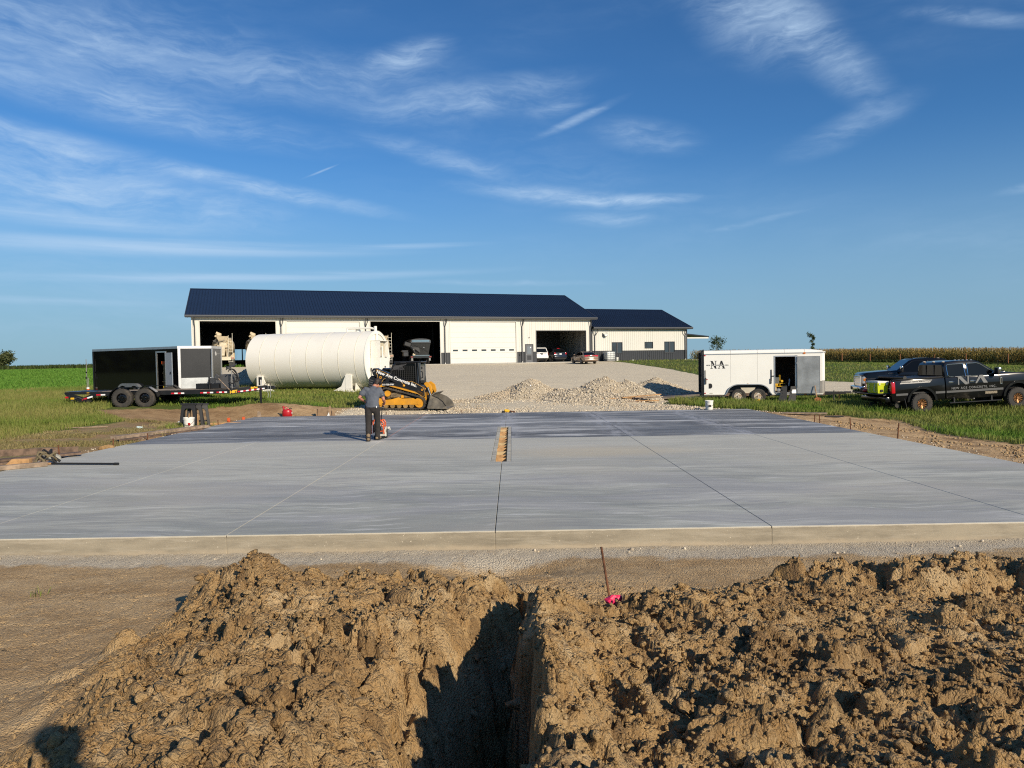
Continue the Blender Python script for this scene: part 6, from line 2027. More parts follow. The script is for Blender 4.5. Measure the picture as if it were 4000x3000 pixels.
def build_car(name, label, cat, loc, yaw, paint, kind, group):
    r = thing(name, label, cat, loc, yaw, group)
    if kind == 'sedan':
        Lr, Lf, HW, wr, WB, belt, roof = -1.05, 3.75, .90, .32, 2.75, .98, 1.40
        poly = [(Lr, .42), (Lr + .08, .28)] + arch_pts(0, .33, .37, .25) + arch_pts(WB, .33, .37, .25) + [(Lf - .1, .26), (Lf, .5), (Lf - .15, .74), (2.6, .92), (2.0, .98), (-.3, 1.0), (-.92, .985), (Lr, .90), (Lr - .03, .66)]
        gh = [(-.62, .96), (.10, 1.36), (.6, 1.41), (1.2, 1.40), (1.55, 1.34), (2.25, .95)]
        bw = [(-.38, 1.02), (.12, 1.31), (.5, 1.355), (.56, 1.02)]
        fw = [(.63, 1.02), (.58, 1.355), (1.15, 1.345), (1.5, 1.28), (1.95, 1.02)]
        rs = ((-.60, 1.0), (.10, 1.37))
        tap = lambda x, z: .80 - (z - .96) * .40
    else:
        Lr, Lf, HW, wr, WB, belt, roof = -1.0, 3.85, .97, .36, 2.9, 1.12, 1.86
        poly = [(Lr, .50), (Lr + .1, .36)] + arch_pts(0, .38, .43, .33) + arch_pts(WB, .38, .43, .33) + [(Lf - .1, .36), (Lf, .6), (Lf - .08, .98), (2.75, 1.10), (-.98, 1.13), (Lr - .03, .9), (Lr - .05, .7)]
        gh = [(-.98, 1.10), (-.78, 1.76), (-.55, 1.83), (.8, 1.86), (1.5, 1.82), (1.75, 1.76), (2.55, 1.08)] if kind == 'suv' else [(-.90, 1.10), (-.42, 1.62), (-.2, 1.68), (.8, 1.72), (1.4, 1.68), (1.65, 1.62), (2.5, 1.08)]
        if kind == 'suv':
            bw = [(-.72, 1.18), (-.62, 1.70), (.5, 1.73), (.55, 1.18)]
            fw = [(.63, 1.18), (.58, 1.73), (1.5, 1.71), (2.2, 1.18)]
            rs = ((-.99, 1.16), (-.80, 1.74))
        else:
            bw = [(-.5, 1.18), (-.2, 1.58), (.5, 1.6), (.55, 1.18)]
            fw = [(.63, 1.18), (.58, 1.6), (1.4, 1.58), (2.1, 1.18)]
            rs = ((-.88, 1.16), (-.44, 1.61))
        tap = lambda x, z: .90 - (z - 1.1) * .26
    bulge = lambda x, z: 1 - .06 * max(0, (z - .7) / .4) ** 2 - .05 * max(0, (.6 - z) / .3) ** 2 - (.10 * ((x - Lf + .6) / .6) ** 2 if x > Lf - .6 else 0) - (.07 * ((Lr + .5 - x) / .5) ** 2 if x < Lr + .5 else 0)
    side_shape(r, 'body', paint, poly, HW, bulge, (.5, .65, .8, .92), .03, (Lr + .15, Lr + .35, Lf - .4, Lf - .2))
    mb = MB().prism(gh, -1, 1, 'Y', .03, 2)
    mb.warp(lambda v: Vector((v.x, math.copysign(1, v.y) * (tap(v.x, v.z) - (1 - abs(v.y))), v.z)))
    mb.build('roof', paint, r, 40)
    for s in (-1, 1):
        side_panel(r, 'rear_window', M_GLASSB, bw, tap, s, .006)
        side_panel(r, 'front_window', M_GLASSB, fw, tap, s, .006)
        MB().box((1.95, s * (HW + .08), belt + .10), (.10, .18, .13), .03).build('mirror', paint, r)
        for x in (0, WB):
            wheel(r, (x, s * (HW - .11), wr), wr, .22, .21, M_ALU, 7, 'spoke', tread=False, side=s)
    (xa, za), (xb, zb) = rs
    ya, yb_ = tap(0, za) - .08, tap(0, zb) - .09
    n = Vector((-(zb - za), 0, xb - xa)).normalized() * .012
    lo = [Vector((xa + .04, -ya, za + .04)), Vector((xa + .04, ya, za + .04)), Vector((xb, yb_, zb - .03)), Vector((xb, -yb_, zb - .03))]
    MB().loft([[p - n for p in lo], [p + n for p in lo]]).build('rear_screen', M_GLASSB, r)
    if kind == 'sedan':
        MB().box((Lr + .01, 0, .90), (.09, 1.62, .17), .03, None, 2).build('tail_lamp', M_TLRED, r)
        MB().box((Lr - .03, 0, .85), (.05, .9, .13), .02).build('boot_panel', paint, r)
        MB().box((Lr - .04, 0, .66), (.02, .5, .16), .005).build('number_plate', M_PLATE, r)
        MB().box((Lr - .01, 0, .45), (.16, 1.66, .22), .05, None, 2).build('rear_bumper', paint, r)
    else:
        for s in (-1, 1):
            if kind == 'suv':
                MB().box((Lr + .01, s * .88, 1.0), (.09, .10, .34), .02).build('tail_lamp', pm('dark_red_lens', (.12, .01, .012), .15) if paint is M_SUVW else M_TLRED, r)
            else:
                MB().box((Lr + .02, s * .79, 1.04), (.10, .20, .26), .05, None, 2).build('tail_lamp', M_TLRED, r)
        MB().box((Lr - .045, 0, 1.0 if kind == 'suv' else .98), (.02, .34, .16), .005).build('number_plate', pm('dark_plate', (.05, .05, .05), .4) if paint is M_SUVW else M_PLATE, r)
        MB().box((Lr - .02, 0, .62), (.16, 1.80, .24), .05, None, 2).build('rear_bumper', paint, r)
        MB().box((Lr - .01, 0, .44), (.14, 1.66, .14), .03).build('bumper_valance', M_MATTE, r)
        MB().box((Lr - .045, 0, 1.12), (.02, 1.3, .03), .005).build('tailgate_trim', M_CHROME if paint is not M_SUVW else M_SATIN, r)
        if kind != 'suv':
            MB().box((-.42, 0, 1.70), (.12, .35, .05), .01).build('brake_lamp', M_TLRED, r)
    MB().span(Lr + .2, Lf - .3, -.6, .6, .22, .4).build('underbody', M_INK, r)
    return r


def in_shed(s, t):
    p = bw(s, t)
    return p


pz = in_shed(39.72, 1.6)
build_car('suv', 'white boxy sport utility vehicle parked at the left of the open garage bay', 'suv', pz, BA + R(88), M_SUVW, 'suv', 'cars at the garage bay')
pz = in_shed(42.35, 2.0)
build_car('suv', 'dark crossover with round red tail lamps in the open garage bay', 'suv', pz, BA + R(96), M_NAVY, 'cross', 'cars at the garage bay')
sx, sy = 8.75, 81.2
build_car('sedan', 'tan sedan with a full-width red tail lamp on the gravel outside the garage', 'car', (sx, sy, G(sx, sy) + .01), R(90 + 14), M_TANP, 'sedan', 'cars at the garage bay')


# ------------------------------------------------------------------ work trucks in the bays
def build_mixer(label, s, t, yaw_off, mirror=1):
    p = bw(s, t)
    r = thing('mixer_truck', label, 'mixer truck', p, BA + R(90) + yaw_off, 'cream mixer trucks in the shed bays')
    K = mirror
    # local +x is the truck's front; the rear (x=0) faces the door
    MB().span(0, 7.4, -.45, -.33, .85, 1.1).span(0, 7.4, .33, .45, .85, 1.1).build('chassis', M_SATIN, r)
    MB().lathe([(0, .42), (.38, .43), (.60, .55), (1.05, 1.5), (1.16, 2.4), (1.16, 3.4), (.85, 4.7), (.5, 5.1), (0, 5.12)], 'X', 30).warp(lambda v: Vector((v.x, v.y, v.z * 1.0 + 2.35 - .045 * (v.x - .5)))).build('drum', M_CREAM, r, 50)
    MB().lathe([(1.162, 2.35), (1.19, 2.36), (1.19, 2.5), (1.162, 2.51)], 'X', 30).warp(lambda v: Vector((v.x, v.y, v.z + 2.35 - .045 * 2))).build('drum_ring', M_STEEL, r)
    # rear pedestal, hopper and chute
    MB().prism([(.20, 1.1), (1.0, 1.1), (.75, 2.3), (.42, 2.3)], -.5, -.36, 'Y').prism([(.20, 1.1), (1.0, 1.1), (.75, 2.3), (.42, 2.3)], .36, .5, 'Y').span(.18, .40, -.55, .55, 2.15, 2.4).build('pedestal', M_CREAM, r)
    MB().loft([[(.10, -.35, 2.75), (.62, -.35, 2.75), (.62, .35, 2.75), (.10, .35, 2.75)], [(-.12, -.62, 3.35), (.70, -.62, 3.35), (.70, .62, 3.35), (-.12, .62, 3.35)]]).build('hopper', M_CREAM, r)
    MB().box((.12, .34 * K, 3.52), (.5, .5, .34), .08).cyl((.15, .15 * K, 3.5), (.15, .62 * K, 3.72), .16, n=12).cyl((0, .75 * K, 3.3), (.1, .45 * K, 3.55), .09, n=10).build('hopper_motor', M_CREAM, r)
    MB().tube([(0.02, -.2, 2.9), (-.1, .6 * K, 2.7), (-.05, .95 * K, 2.9)], .04, 6).box((.0, .78 * K, 2.85), (.3, .35, .16), .04).build('chute_swivel', M_STEEL, r)
    MB().loft([[(.05, -.30, 2.7), (.05, .30, 2.7), (.2, .25, 2.55), (.2, -.25, 2.55)], [(-.25, -.28 + .1, 1.3), (-.25, .28 + .1, 1.3), (-.12, .24 + .1, 1.18), (-.12, -.24 + .1, 1.18)]]).build('chute', pm('pale_chute_paint', (.52, .44, .30), .5, var=.2), r)
    MB().box((-.05, .62 * K, 1.95), (.1, .45, .6), .02).build('water_tank', M_CREAM, r)
    # ladder on the right as seen from the door
    ly = -.78 * K
    lad = MB().cyl((-.08, ly - .2, .55), (-.02, ly - .2, 3.70), .022, n=6).cyl((-.08, ly + .2, .55), (-.02, ly + .2, 3.45), .022, n=6)
    for k in range(8):
        lad.cyl((-.07, ly - .2, .62 + k * .36), (-.07, ly + .2, .62 + k * .36), .018, n=6)
    lad.build('ladder', pm('white_ladder', (.70, .66, .55), .5), r)
    MB().box((.0, 0, 1.02), (.16, 2.30, .30), .02).box((-.08, .2, .84), (.06, 2.0, .10)).build('rear_frame', pm('pale_frame_paint', (.60, .54, .40), .5, var=.15), r)
    for s_ in (-1, 1):
        MB().box((-.10, s_ * .95, 1.02), (.05, .32, .16), .02).build('tail_lamp', pm('dull_lens', (.45, .20, .14), .4, var=.3, vs=8), r)
        MB().box((.16, s_ * .85, .50), (.02, .55, .62)).build('mud_flap', M_MATTE, r)
        for x in (.85, 2.15, 5.9):
            wheel(r, (x, s_ * .92, .52), .52, .5 if x < 5 else .3, .28, M_CREAM, tread=False, side=s_)
    MB().box((-.06, .25, .62), (.03, .22, .14)).build('number_plate', M_PLATE, r)
    MB().prism([(5.3, .9), (7.3, .9), (7.3, 1.9), (6.9, 2.9), (5.3, 2.9)], -1.1, 1.1, 'Y', .05, 2).build('cab', M_CREAM, r)
    return r


build_mixer('cream mixer truck with white rear ladder in the leftmost open bay', 2.92, 1.0, 0, 1)
build_mixer('cream mixer truck in the leftmost open bay, half hidden by the white tank', 6.35, 1.4, 0, 1)
build_mixer('cream mixer truck in the third bay, mostly hidden behind the white tank end', 20.1, 1.2, 0, 1)


def build_hopper_truck():
    r = thing('hopper_truck', 'gloss black hopper truck with a shiny rounded lid in the third bay', 'truck', bw(24.45, .9), BA + R(90))
    GB = pm('polished_grey_black', (.035, .035, .037), .16, .2, var=.15, coat=.7)
    MB().loft([[(.0, -.92, 1.10), (4.4, -.92, 1.10), (4.4, .92, 1.10), (.0, .92, 1.10)], [(-.05, -1.16, 2.45), (4.5, -1.16, 2.45), (4.5, 1.16, 2.45), (-.05, 1.16, 2.45)]]).build('hopper_body', GB, r)
    pts = [(-1.2, 2.46), (1.2, 2.46), (1.22, 2.72)] + [(1.18 * math.cos(a), 2.80 + .22 * math.sin(a)) for a in np.linspace(.0, math.pi, 12)] + [(-1.22, 2.72)]
    MB().prism(pts, -.12, 4.5, 'X', .03).build('lid', pm('lid_paint', (.16, .15, .15), .14, .7, var=.05), r, 40)
    MB().box((-.13, 0, 2.72), (.03, 2.05, .17), .01).build('lid_panel', M_CHROME, r)
    MB().box((-.10, 0, 1.04), (.12, 2.05, .10), .02).build('tail_shelf', M_CHROME, r)
    MB().box((-.06, 0, .86), (.14, 2.5, .24), .02).build('rear_bumper', GB, r)
    for s in (-1, 1):
        MB().box((-.15, s * 1.10, .86), (.05, .26, .13), .02).build('tail_lamp', pm('dull_red_lens', (.30, .06, .045), .3), r)
        MB().span(-.05, .0, s * 1.05 - .1, s * 1.05 + .1, .42, .72).build('mud_flap', M_STRIPE, r)
        for x in (.9, 4.8):
            wheel(r, (x, s * .95, .48), .48, .42, .27, M_SATIN, tread=False, side=s)
    MB().tube([(-.06, .9, 2.3), (-.12, -.2, 1.8), (-.12, -.8, 1.5)], .012, 5).build('cable', M_INK, r)
    MB().ball((-.10, -.35, 1.95), .07).build('work_lamp', M_HEAD, r)
    # spreader head and feed chute folded out to the left
    MB().box((.1, 1.55, 2.35), (.5, .85, .55), .08, Matrix.Rotation(.3, 4, 'X')).tube([(-.05, 1.2, 2.1), (-.15, .9, 1.7), (-.15, .7, 1.25)], .16, 10).build('conveyor_head', M_SATIN, r)
    MB().prism([(.15, 1.35), (1.0, 1.95), (.85, 1.98), (.25, 1.95)], -.25, -.1, 'X').build('chute_apron', M_INK, r)
    MB().box((.3, 1.85, 1.55), (.6, .75, .22), .05).box((.3, 1.75, 1.2), (.5, .6, .5), .04).build('engine_box', pm('dark_machine_grey', (.06, .06, .062), .25, .3), r)
    MB().ball((-.14, .85, 1.16), .16, 2, (.5, 1, 1)).build('rag', M_CREAM, r)
    MB().prism([(5.4, .9), (7.2, .9), (7.2, 1.9), (6.9, 2.5), (5.4, 2.5)], -1.1, 1.1, 'Y', .05).build('cab', GB, r)
    MB().span(0, 7.2, -.4, .4, .7, 1.0).build('chassis', M_SATIN, r)


build_hopper_truck()


# ------------------------------------------------------------------ compact track loader
def build_loader():
    p = Vector((-5.78, 30.35, .105))
    yaw = -R(5)
    r = thing('track_loader', 'yellow and black compact track loader with lettered lift arm and dusty bucket', 'track loader', p, yaw)
    YS = (-.95, .95)
    HB = pm('gloss_machine_black', (.012, .012, .013), .3, var=.15, dirt=(.08, .07, .055), dirt_amt=.08)
    for s in (-1, 1):
        y0, y1 = (s * .56, s * .95) if s > 0 else (-.95, -.56)
        yc = s * .755
        # closed rubber track with lugs
        out = []
        for (cx, cz, rad, a0, a1, n) in ((.28, .27, .27, -90, -200, 8), (.64, .66, .25, 155, 72, 7), (2.02, .27, .27, 70, -90, 10)):
            for a in np.linspace(R(a0), R(a1), n):
                out.append((cx + rad * math.cos(a), cz + rad * math.sin(a)))
        ins = []
        for (cx, cz, rad, a0, a1, n) in ((.28, .27, .215, -90, -200, 8), (.64, .66, .195, 155, 72, 7), (2.02, .27, .215, 70, -90, 10)):
            for a in np.linspace(R(a0), R(a1), n):
                ins.append((cx + rad * math.cos(a), cz + rad * math.sin(a)))
        rings = []
        n = len(out)
        mb = MB()
        b = mb.bm
        V4 = []
        for (o, i) in zip(out, ins):
            V4.append([b.verts.new((o[0], y0, o[1])), b.verts.new((o[0], y1, o[1])), b.verts.new((i[0], y1, i[1])), b.verts.new((i[0], y0, i[1]))])
        for k in range(n):
            A, B = V4[k], V4[(k + 1) % n]
            for q in range(4):
                b.faces.new((A[q], A[(q + 1) % 4], B[(q + 1) % 4], B[q]))
        bmesh.ops.recalc_face_normals(b, faces=b.faces)
        tr = mb.build('track', M_RUB, r, 50)
        lug = MB()
        # walk the outline and set cleats on it
        P = [Vector((x, 0, z)) for x, z in out] + [Vector((out[0][0], 0, out[0][1]))]
        acc, nxt = 0., .0
        for a, b2 in zip(P[:-1], P[1:]):
            seg = (b2 - a).length
            while nxt < acc + seg:
                q = a + (b2 - a) * ((nxt - acc) / seg)
                d = (b2 - a).normalized()
                ang = math.atan2(d.z, d.x)
                lug.box((q.x - math.sin(ang) * -.012 * 0, yc, q.z), (.055, .385, .05), .004, Matrix.Rotation(-ang, 4, 'Y'))
                nxt += .105
            acc += seg
        lug.build('track_cleats', M_RUB, tr)
        ny = y0 - .005 if s < 0 else y1 + .005
        # rollers, idlers, drive sprocket
        for (x, z, rad) in ((.28, .27, .205), (2.02, .27, .205)):
            MB().cyl((x, yc - .13, z), (x, yc + .13, z), rad, n=26).cyl((x, yc - .16 * 1, z), (x, yc + .16, z), rad * .45, n=18).build('idler', M_YEL, r)
        for x in (.62, .90, 1.17, 1.44, 1.70):
            MB().cyl((x, yc - .15, .145), (x, yc + .15, .145), .095, n=18).build('roller', pm('worn_roller', (.40, .26, .10), .5, .2, var=.3), r)
        sp = MB().cyl((.72, yc - .06, .655), (.72, yc + .06, .655), .19, n=24)
        for k in range(16):
            a = 2 * math.pi * k / 16
            sp.box((.72 + .2 * math.cos(a), yc, .655 + .2 * math.sin(a)), (.05, .1, .05), .006, Matrix.Rotation(-a, 4, 'Y'))
        sp.build('sprocket', pm('muddy_steel', (.20, .15, .09), .8, .2, var=.3), r)
        MB().cyl((.70, yc - .17, .665), (.70, yc + .17, .665), .125, .115, 22).build('drive_motor', M_YEL, r)
        # track frame
        fy0, fy1 = yc - .155, yc + .155
        MB().prism([(.30, .18), (1.98, .18), (2.08, .30), (1.75, .46), (1.30, .44), (1.15, .50), (.85, .42), (.34, .38), (.24, .30)], fy0, fy1, 'Y', .012).build('track_frame', M_YEL, r)
        MB().box((1.30, yc, .52), (.12, .26, .13), .02).build('frame_lug', M_YEL, r)
        MB().prism([(.80, .50), (1.7, .48), (1.1, .72), (.82, .66)], yc - .1, yc + .1, 'Y').build('packed_mud', pm('packed_mud', (.21, .155, .09), .95, var=.3, vs=9, bump=.6, bs=25), r)
        # upper body side: yellow sponson above the track
        MB().prism([(.04, .44), (.12, .50), (.45, .94), (.72, .98), (2.05, .60), (2.13, .42), (2.20, .42), (2.18, .70), (2.02, .78), (1.20, 1.00), (.90, 1.08), (.12, 1.08), (.04, .9)], y0 + .03, y1 - .03, 'Y', .008).build('sponson', M_YEL, r)
        MB().box((1.88, s * .90, .70), (.34, .02, .10), .004).build('step_slot', M_INK, r)
        MB().ball((1.40, s * .93, .98), .055).box((1.38, s * .9, .93), (.18, .06, .06), .01).build('lashing_point', M_YEL, r)
    # hull and engine bay
    MB().prism([(-.02, .35), (.05, 1.30), (.35, 1.45), (1.0, 1.40), (2.05, .95), (2.12, .40)], -.555, .555, 'Y', .015).build('hull', HB, r)
    MB().prism([(-.10, .5), (-.10, 1.30), (.02, 1.42), (.16, 1.40), (.16, .5)], -.85, .85, 'Y', .03).build('engine_hood', HB, r)
    for k in range(7):
        MB().box((-.0, -.86, .66 + k * .095), (.22, .02, .05), .004, Matrix.Rotation(.35, 4, 'Y')).build('louvre', M_STEEL, r)
    MB().box((-.12, -.70, 1.02), (.05, .16, .14), .02).build('tail_lamp', M_INK, r)
    # cab
    cab = [(.72, 1.05), (.72, 1.60), (.80, 1.83), (.98, 1.95), (1.95, 1.97), (1.98, 1.90), (2.02, 1.05)]
    for s in (-1, 1):
        yy = s * .50
        fr = MB()
        pts = [(.76, 1.05), (.76, 1.60), (.84, 1.81), (1.0, 1.91), (1.80, 1.92), (1.82, 1.05)]
        for a, b2 in zip(pts[:-1], pts[1:]):
            fr.cyl((a[0], yy, a[1]), (b2[0], yy, b2[1]), .035, n=8)
        fr.cyl((1.93, yy, 1.90), (2.0, yy, 1.0), .05, n=8)
        fr.build('cab_frame', HB, r)
        # guard screen of crossed bars
        g = MB()
        for k in range(13):
            x = .84 + k * .08
            zt = 1.78 if x > 1.0 else 1.6
            g.cyl((x, yy - s * .01, 1.12), (x, yy - s * .01, zt), .009, n=5)
        for k in range(9):
            g.cyl((.80, yy - s * .01, 1.14 + k * .08), (1.82, yy - s * .01, 1.14 + k * .08), .009, n=5)
        g.build('side_screen', pm('screen_black', (.02, .02, .021), .5), r)
        g = MB()
        for k in range(12):
            x = .80 + k * .05
            g.cyl((x, yy, 1.60 + .02 * k), (x + .12, yy, 1.80 + .01 * k), .010, n=5)
            g.cyl((x, yy, 1.84), (x + .12, yy, 1.62), .010, n=5) if k < 9 else None
        g.build('corner_grille', pm('grey_perforated_steel', (.085, .085, .09), .5), r)
        MB().prism([(.78, 1.06), (.78, 1.60), (.86, 1.80), (1.0, 1.89), (1.88, 1.90), (1.92, 1.06)], yy - s * .045, yy - s * .035, 'Y').build('side_dark_pane', M_GLASSB, r)  # added opaque pane; the cab's inner shade is put into its colour
        MB().box((1.95, yy, 1.48), (.14, .06, .90), .02).build('front_pillar', pm('blue_black_post', (.05, .065, .085), .25), r)
    MB().span(.74, 1.80, -.46, .46, 1.0, 1.08).box((1.0, 0, 1.32), (.16, .55, .62), .06).box((1.18, 0, 1.14), (.5, .55, .14), .05).build('seat', M_MATTE, r)
    MB().span(.80, .84, -.47, .47, 1.1, 1.75).build('rear_screen', M_GLASSB, r)
    MB().span(.9, 2.06, -.56, .56, 1.93, 1.985, .015).build('cab_roof', pm('roof_panel_black', (.02, .021, .024), .35), r)
    MB().box((1.30, -.565, 1.93), (.24, .02, .06), .006).build('roof_badge', M_INK, r)
    MB().span(1.98, 2.0, -.45, .45, 1.05, 1.86).build('front_glass', M_GLASS, r)
    MB().box((2.08, -.52, 1.70), (.05, .09, .12), .02).build('work_lamp', M_SATIN, r)
    MB().tube([(2.03, -.5, 1.55), (2.10, -.52, 1.53), (2.11, -.52, 1.30), (2.03, -.5, 1.27)], .018, 6).build('grab_handle', M_SATIN, r)
    MB().box((2.10, -.52, 1.12), (.18, .14, .13), .02).build('cab_lamp', M_MATTE, r)
    # lift arms
    arm = [(.05, 1.62), (.12, 1.72), (.28, 1.70), (.80, 1.50), (1.35, 1.26), (1.78, 1.07), (1.98, 1.06), (2.20, .92), (2.28, .78), (2.26, .50), (2.16, .48), (1.74, .78), (1.55, .90), (1.2, 1.02), (.80, 1.22), (.62, 1.26), (.52, 1.20), (.48, 1.05), (.40, .96), (.28, .98), (.22, 1.12), (.24, 1.36), (.10, 1.44)]
    for s in (-1, 1):
        y0, y1 = (s * .60, s * .74)
        a_ = MB().prism(arm, min(y0, y1) - (.18 if s < 0 else 0), max(y0, y1) + (.18 if s > 0 else 0), 'Y', .014).build('lift_arm', HB, r)
        ye = s * .925
        # fine yellow outlines on the arm's outer face
        for pts in ([(.24, 1.66), (.28, 1.58), (.24, 1.50), (.30, 1.44), (.31, 1.25), (.27, 1.12)], [(.27, 1.66), (.50, 1.58), (.78, 1.46), (.84, 1.36), (.72, 1.30), (.56, 1.27), (.49, 1.18), (.46, 1.08), (.40, 1.0)],
                    [(1.30, 1.12), (1.40, 1.15), (1.62, 1.14), (1.72, 1.16), (1.96, 1.04), (2.20, .90), (2.25, .78), (2.24, .54), (2.16, .52), (1.80, .76), (1.60, .86), (1.45, .96), (1.30, 1.12)]):
            MB().tube([(x, ye, z) for x, z in pts], .008, 5).build('arm_pinstripe', pm('gold_stripe', (.62, .36, .10), .5), a_)
        for (x, z, rad, mt) in ((.42, 1.33, .055, M_YEL), (.37, 1.15, .055, M_YEL), (2.16, .80, .045, M_YEL)):
            MB().lathe([(rad, 0), (rad, s * .03), (rad * .62, s * .03), (rad * .62, 0)], 'Y', 20, (x, s * .912, z)).build('pivot_bush', mt, a_)
            MB().cyl((x, s * .915, z), (x, s * .93, z), rad * .6, n=14).build('pivot_pin', M_RUST, a_)
        MB().box((.33, ye, 1.235), (.05, .02, .12), .012, Matrix.Rotation(.5, 4, 'Y')).box((.15, ye, 1.60), (.10, .02, .05), .012, Matrix.Rotation(-.4, 4, 'Y')).cyl((.36, ye, 1.01), (.36, s * .94, 1.01), .045, n=14).build('decal_plate', M_STRIPE, a_)
        if s < 0:
            tilt = math.atan2(1.055 - 1.60, 1.80 - .32)
            c = Vector((1.10, 0, 1.285))
            text_mesh('company_lettering', 'New Age Concrete Inc.', .185, M_LET, a_, side_text_matrix(c.x + .01, ye - .012, c.z - .015, -1, tilt), .003, 1.0, .004)
            text_mesh('phone_lettering', '515-720-0700', .085, M_LET, r, side_text_matrix(.74, -.955, 1.035, -1, 0), .002, 1.0, .002)
            MB().prism([(.50, .99), (1.0, .99), (1.25, .93), (1.9, .74), (1.95, .80), (1.3, 1.03), (.95, 1.12), (.55, 1.2)], -.95, -.93, 'Y').build('side_cover', HB, r)
            MB().cyl((.72, -.90, 1.24), (.72, -.955, 1.24), .09, n=18).build('cap', M_SATIN, r)
        # lift cylinder
        MB().cyl((.35, s * .70, 1.18), (1.2, s * .62, .98), .05, n=12).build('lift_cylinder', M_SATIN, r)
        # front yellow upright, tilt cylinder
        MB().prism([(2.16, .86), (2.26, .86), (2.30, .40), (2.24, .14), (2.18, .14), (2.20, .42)], s * .72 - .07, s * .72 + .07, 'Y', .01).build('arm_upright', M_YEL, r)
        MB().prism([(2.12, 1.05), (2.26, 1.12), (2.44, .98), (2.50, .72), (2.44, .58), (2.36, .74)], s * .42 - .06, s * .42 + .06, 'Y', .012).build('coupler_bracket', M_YEL, r)
        MB().cyl((2.30, s * .50, .88), (2.42, s * .52, .55), .055, n=14).cyl((2.42, s * .52, .55), (2.47, s * .52, .42), .03, n=10).build('tilt_cylinder', pm('blue_steel', (.05, .06, .075), .3, .4), r)
    MB().box((.06, -.2, 1.66), (.18, .5, .12), .05).cyl((.42, -.35, 1.66), (.50, .35, 1.66), .06, n=10).build('cross_tube', HB, r)
    MB().box((.42, .30, 1.62), (.24, .22, .18), .04).build('rear_cover', M_YEL, r)
    MB().prism([(2.24, .12), (2.40, .10), (2.46, .40), (2.36, .55), (2.26, .45)], -.55, .55, 'Y', .01).build('quick_coupler', HB, r)
    # bucket
    DB = pm('dusty_bucket_steel', (.17, .155, .13), .62, .3, var=.22, vs=3, dirt=(.34, .29, .21), dirt_amt=.35)
    sidep = [(2.38, .02), (3.18, .0), (3.14, .12), (3.02, .30), (2.84, .44), (2.58, .55), (2.50, .52)]
    for y0_ in (-.98, .94):
        MB().prism(sidep, y0_, y0_ + .04, 'Y', .006).build('bucket_side', DB, r)
    back = [(2.36, .06), (2.40, .02), (3.20, -.01), (3.20, .015), (2.46, .05), (2.42, .12), (2.54, .54), (2.70, .66), (2.69, .69), (2.50, .57)]
    MB().prism(back, -.97, .97, 'Y', .004).build('bucket_shell', DB, r)
    MB().tube([(2.58, -.985, .56), (2.84, -.985, .45), (3.02, -.985, .31), (3.15, -.985, .12)], .014, 6).build('bucket_lip', M_SATIN, r)


build_loader()
# ------------------------------------------------------------------ people


def limb(mb, pts, n=12):
    """tapered limb through (point, rx, ry) stations with elliptical sections"""
    rings = []
    P = [Vector(p[0]) for p in pts]
    for i, st in enumerate(pts):
        a = P[max(0, i - 1)]
        b = P[min(len(P) - 1, i + 1)]
        d = (b - a).normalized()
        ref = Vector((1, 0, 0)) if abs(d.x) < .8 else Vector((0, 1, 0))
        u = (ref - d * ref.dot(d)).normalized()
        v = d.cross(u)
        rx, ry = st[1], st[2] if len(st) > 2 else st[1]
        rings.append([P[i] + u * math.cos(t) * rx + v * math.sin(t) * ry for t in np.linspace(0, 2 * math.pi, n, endpoint=False)])
    mb.loft(rings)
    mb.ball(P[0], min(pts[0][1], pts[0][-1]) * .98, 2)
    mb.ball(P[-1], min(pts[-1][1], pts[-1][-1]) * .98, 2)
    return mb


def fuse(mb, name, mat, parent, voxel, smooth=6):
    """voxel-fuse overlapping volumes into one continuous skin"""
    me = bpy.data.meshes.new('fuse')
    mb.bm.to_mesh(me)
    mb.bm.free()
    o = bpy.data.objects.new('fuse', me)
    COL.objects.link(o)
    m = o.modifiers.new('r', 'REMESH')
    m.mode = 'VOXEL'
    m.voxel_size = voxel
    s = o.modifiers.new('s', 'SMOOTH')
    s.factor = .5
    s.iterations = smooth
    dg = bpy.context.evaluated_depsgraph_get()
    out = bpy.data.meshes.new_from_object(o.evaluated_get(dg))
    bpy.data.objects.remove(o)
    out.name = name
    out.materials.clear()
    out.shade_smooth()
    return obj(name, out, mat, parent)


def hand(mb, wrist, dirv, palm_n, curl=1.0):
    """palm, four unequal bent fingers and a thumb from the palm's side, curled round a bar"""
    w = Vector(wrist)
    d = Vector(dirv).normalized()
    n = Vector(palm_n).normalized()
    n = (n - d * n.dot(d)).normalized()
    s = d.cross(n)
    pc = w + d * .05
    rings = []
    for t, rx, ry in ((0, .026, .020), (.03, .036, .017), (.06, .042, .016), (.085, .040, .014)):
        c = w + d * t
        rings.append([c + s * math.cos(a) * rx + n * math.sin(a) * ry for a in np.linspace(0, 2 * math.pi, 12, endpoint=False)])
    mb.loft(rings)
    for k, ln in enumerate((.066, .076, .071, .055)):
        b = w + d * .082 + s * (.029 - .0195 * k)
        p = [b]
        ang = .55 * curl
        for q, f in enumerate((.42, .32, .26)):
            dv = d * math.cos(ang) + n * math.sin(ang)
            p.append(p[-1] + dv * ln * f)
            ang += .85 * curl
        limb(mb, [(p[0], .0092), (p[1], .0088), (p[2], .008), (p[3], .007)], 8)
    tb = w + d * .028 + s * .032
    limb(mb, [(tb, .012), (tb + (s * .7 + d * .7 + n * .25).normalized() * .035, .0105), (tb + (s * .7 + d * .7 + n * .25).normalized() * .035 + (d * .8 + n * .6).normalized() * .03, .0085)], 8)


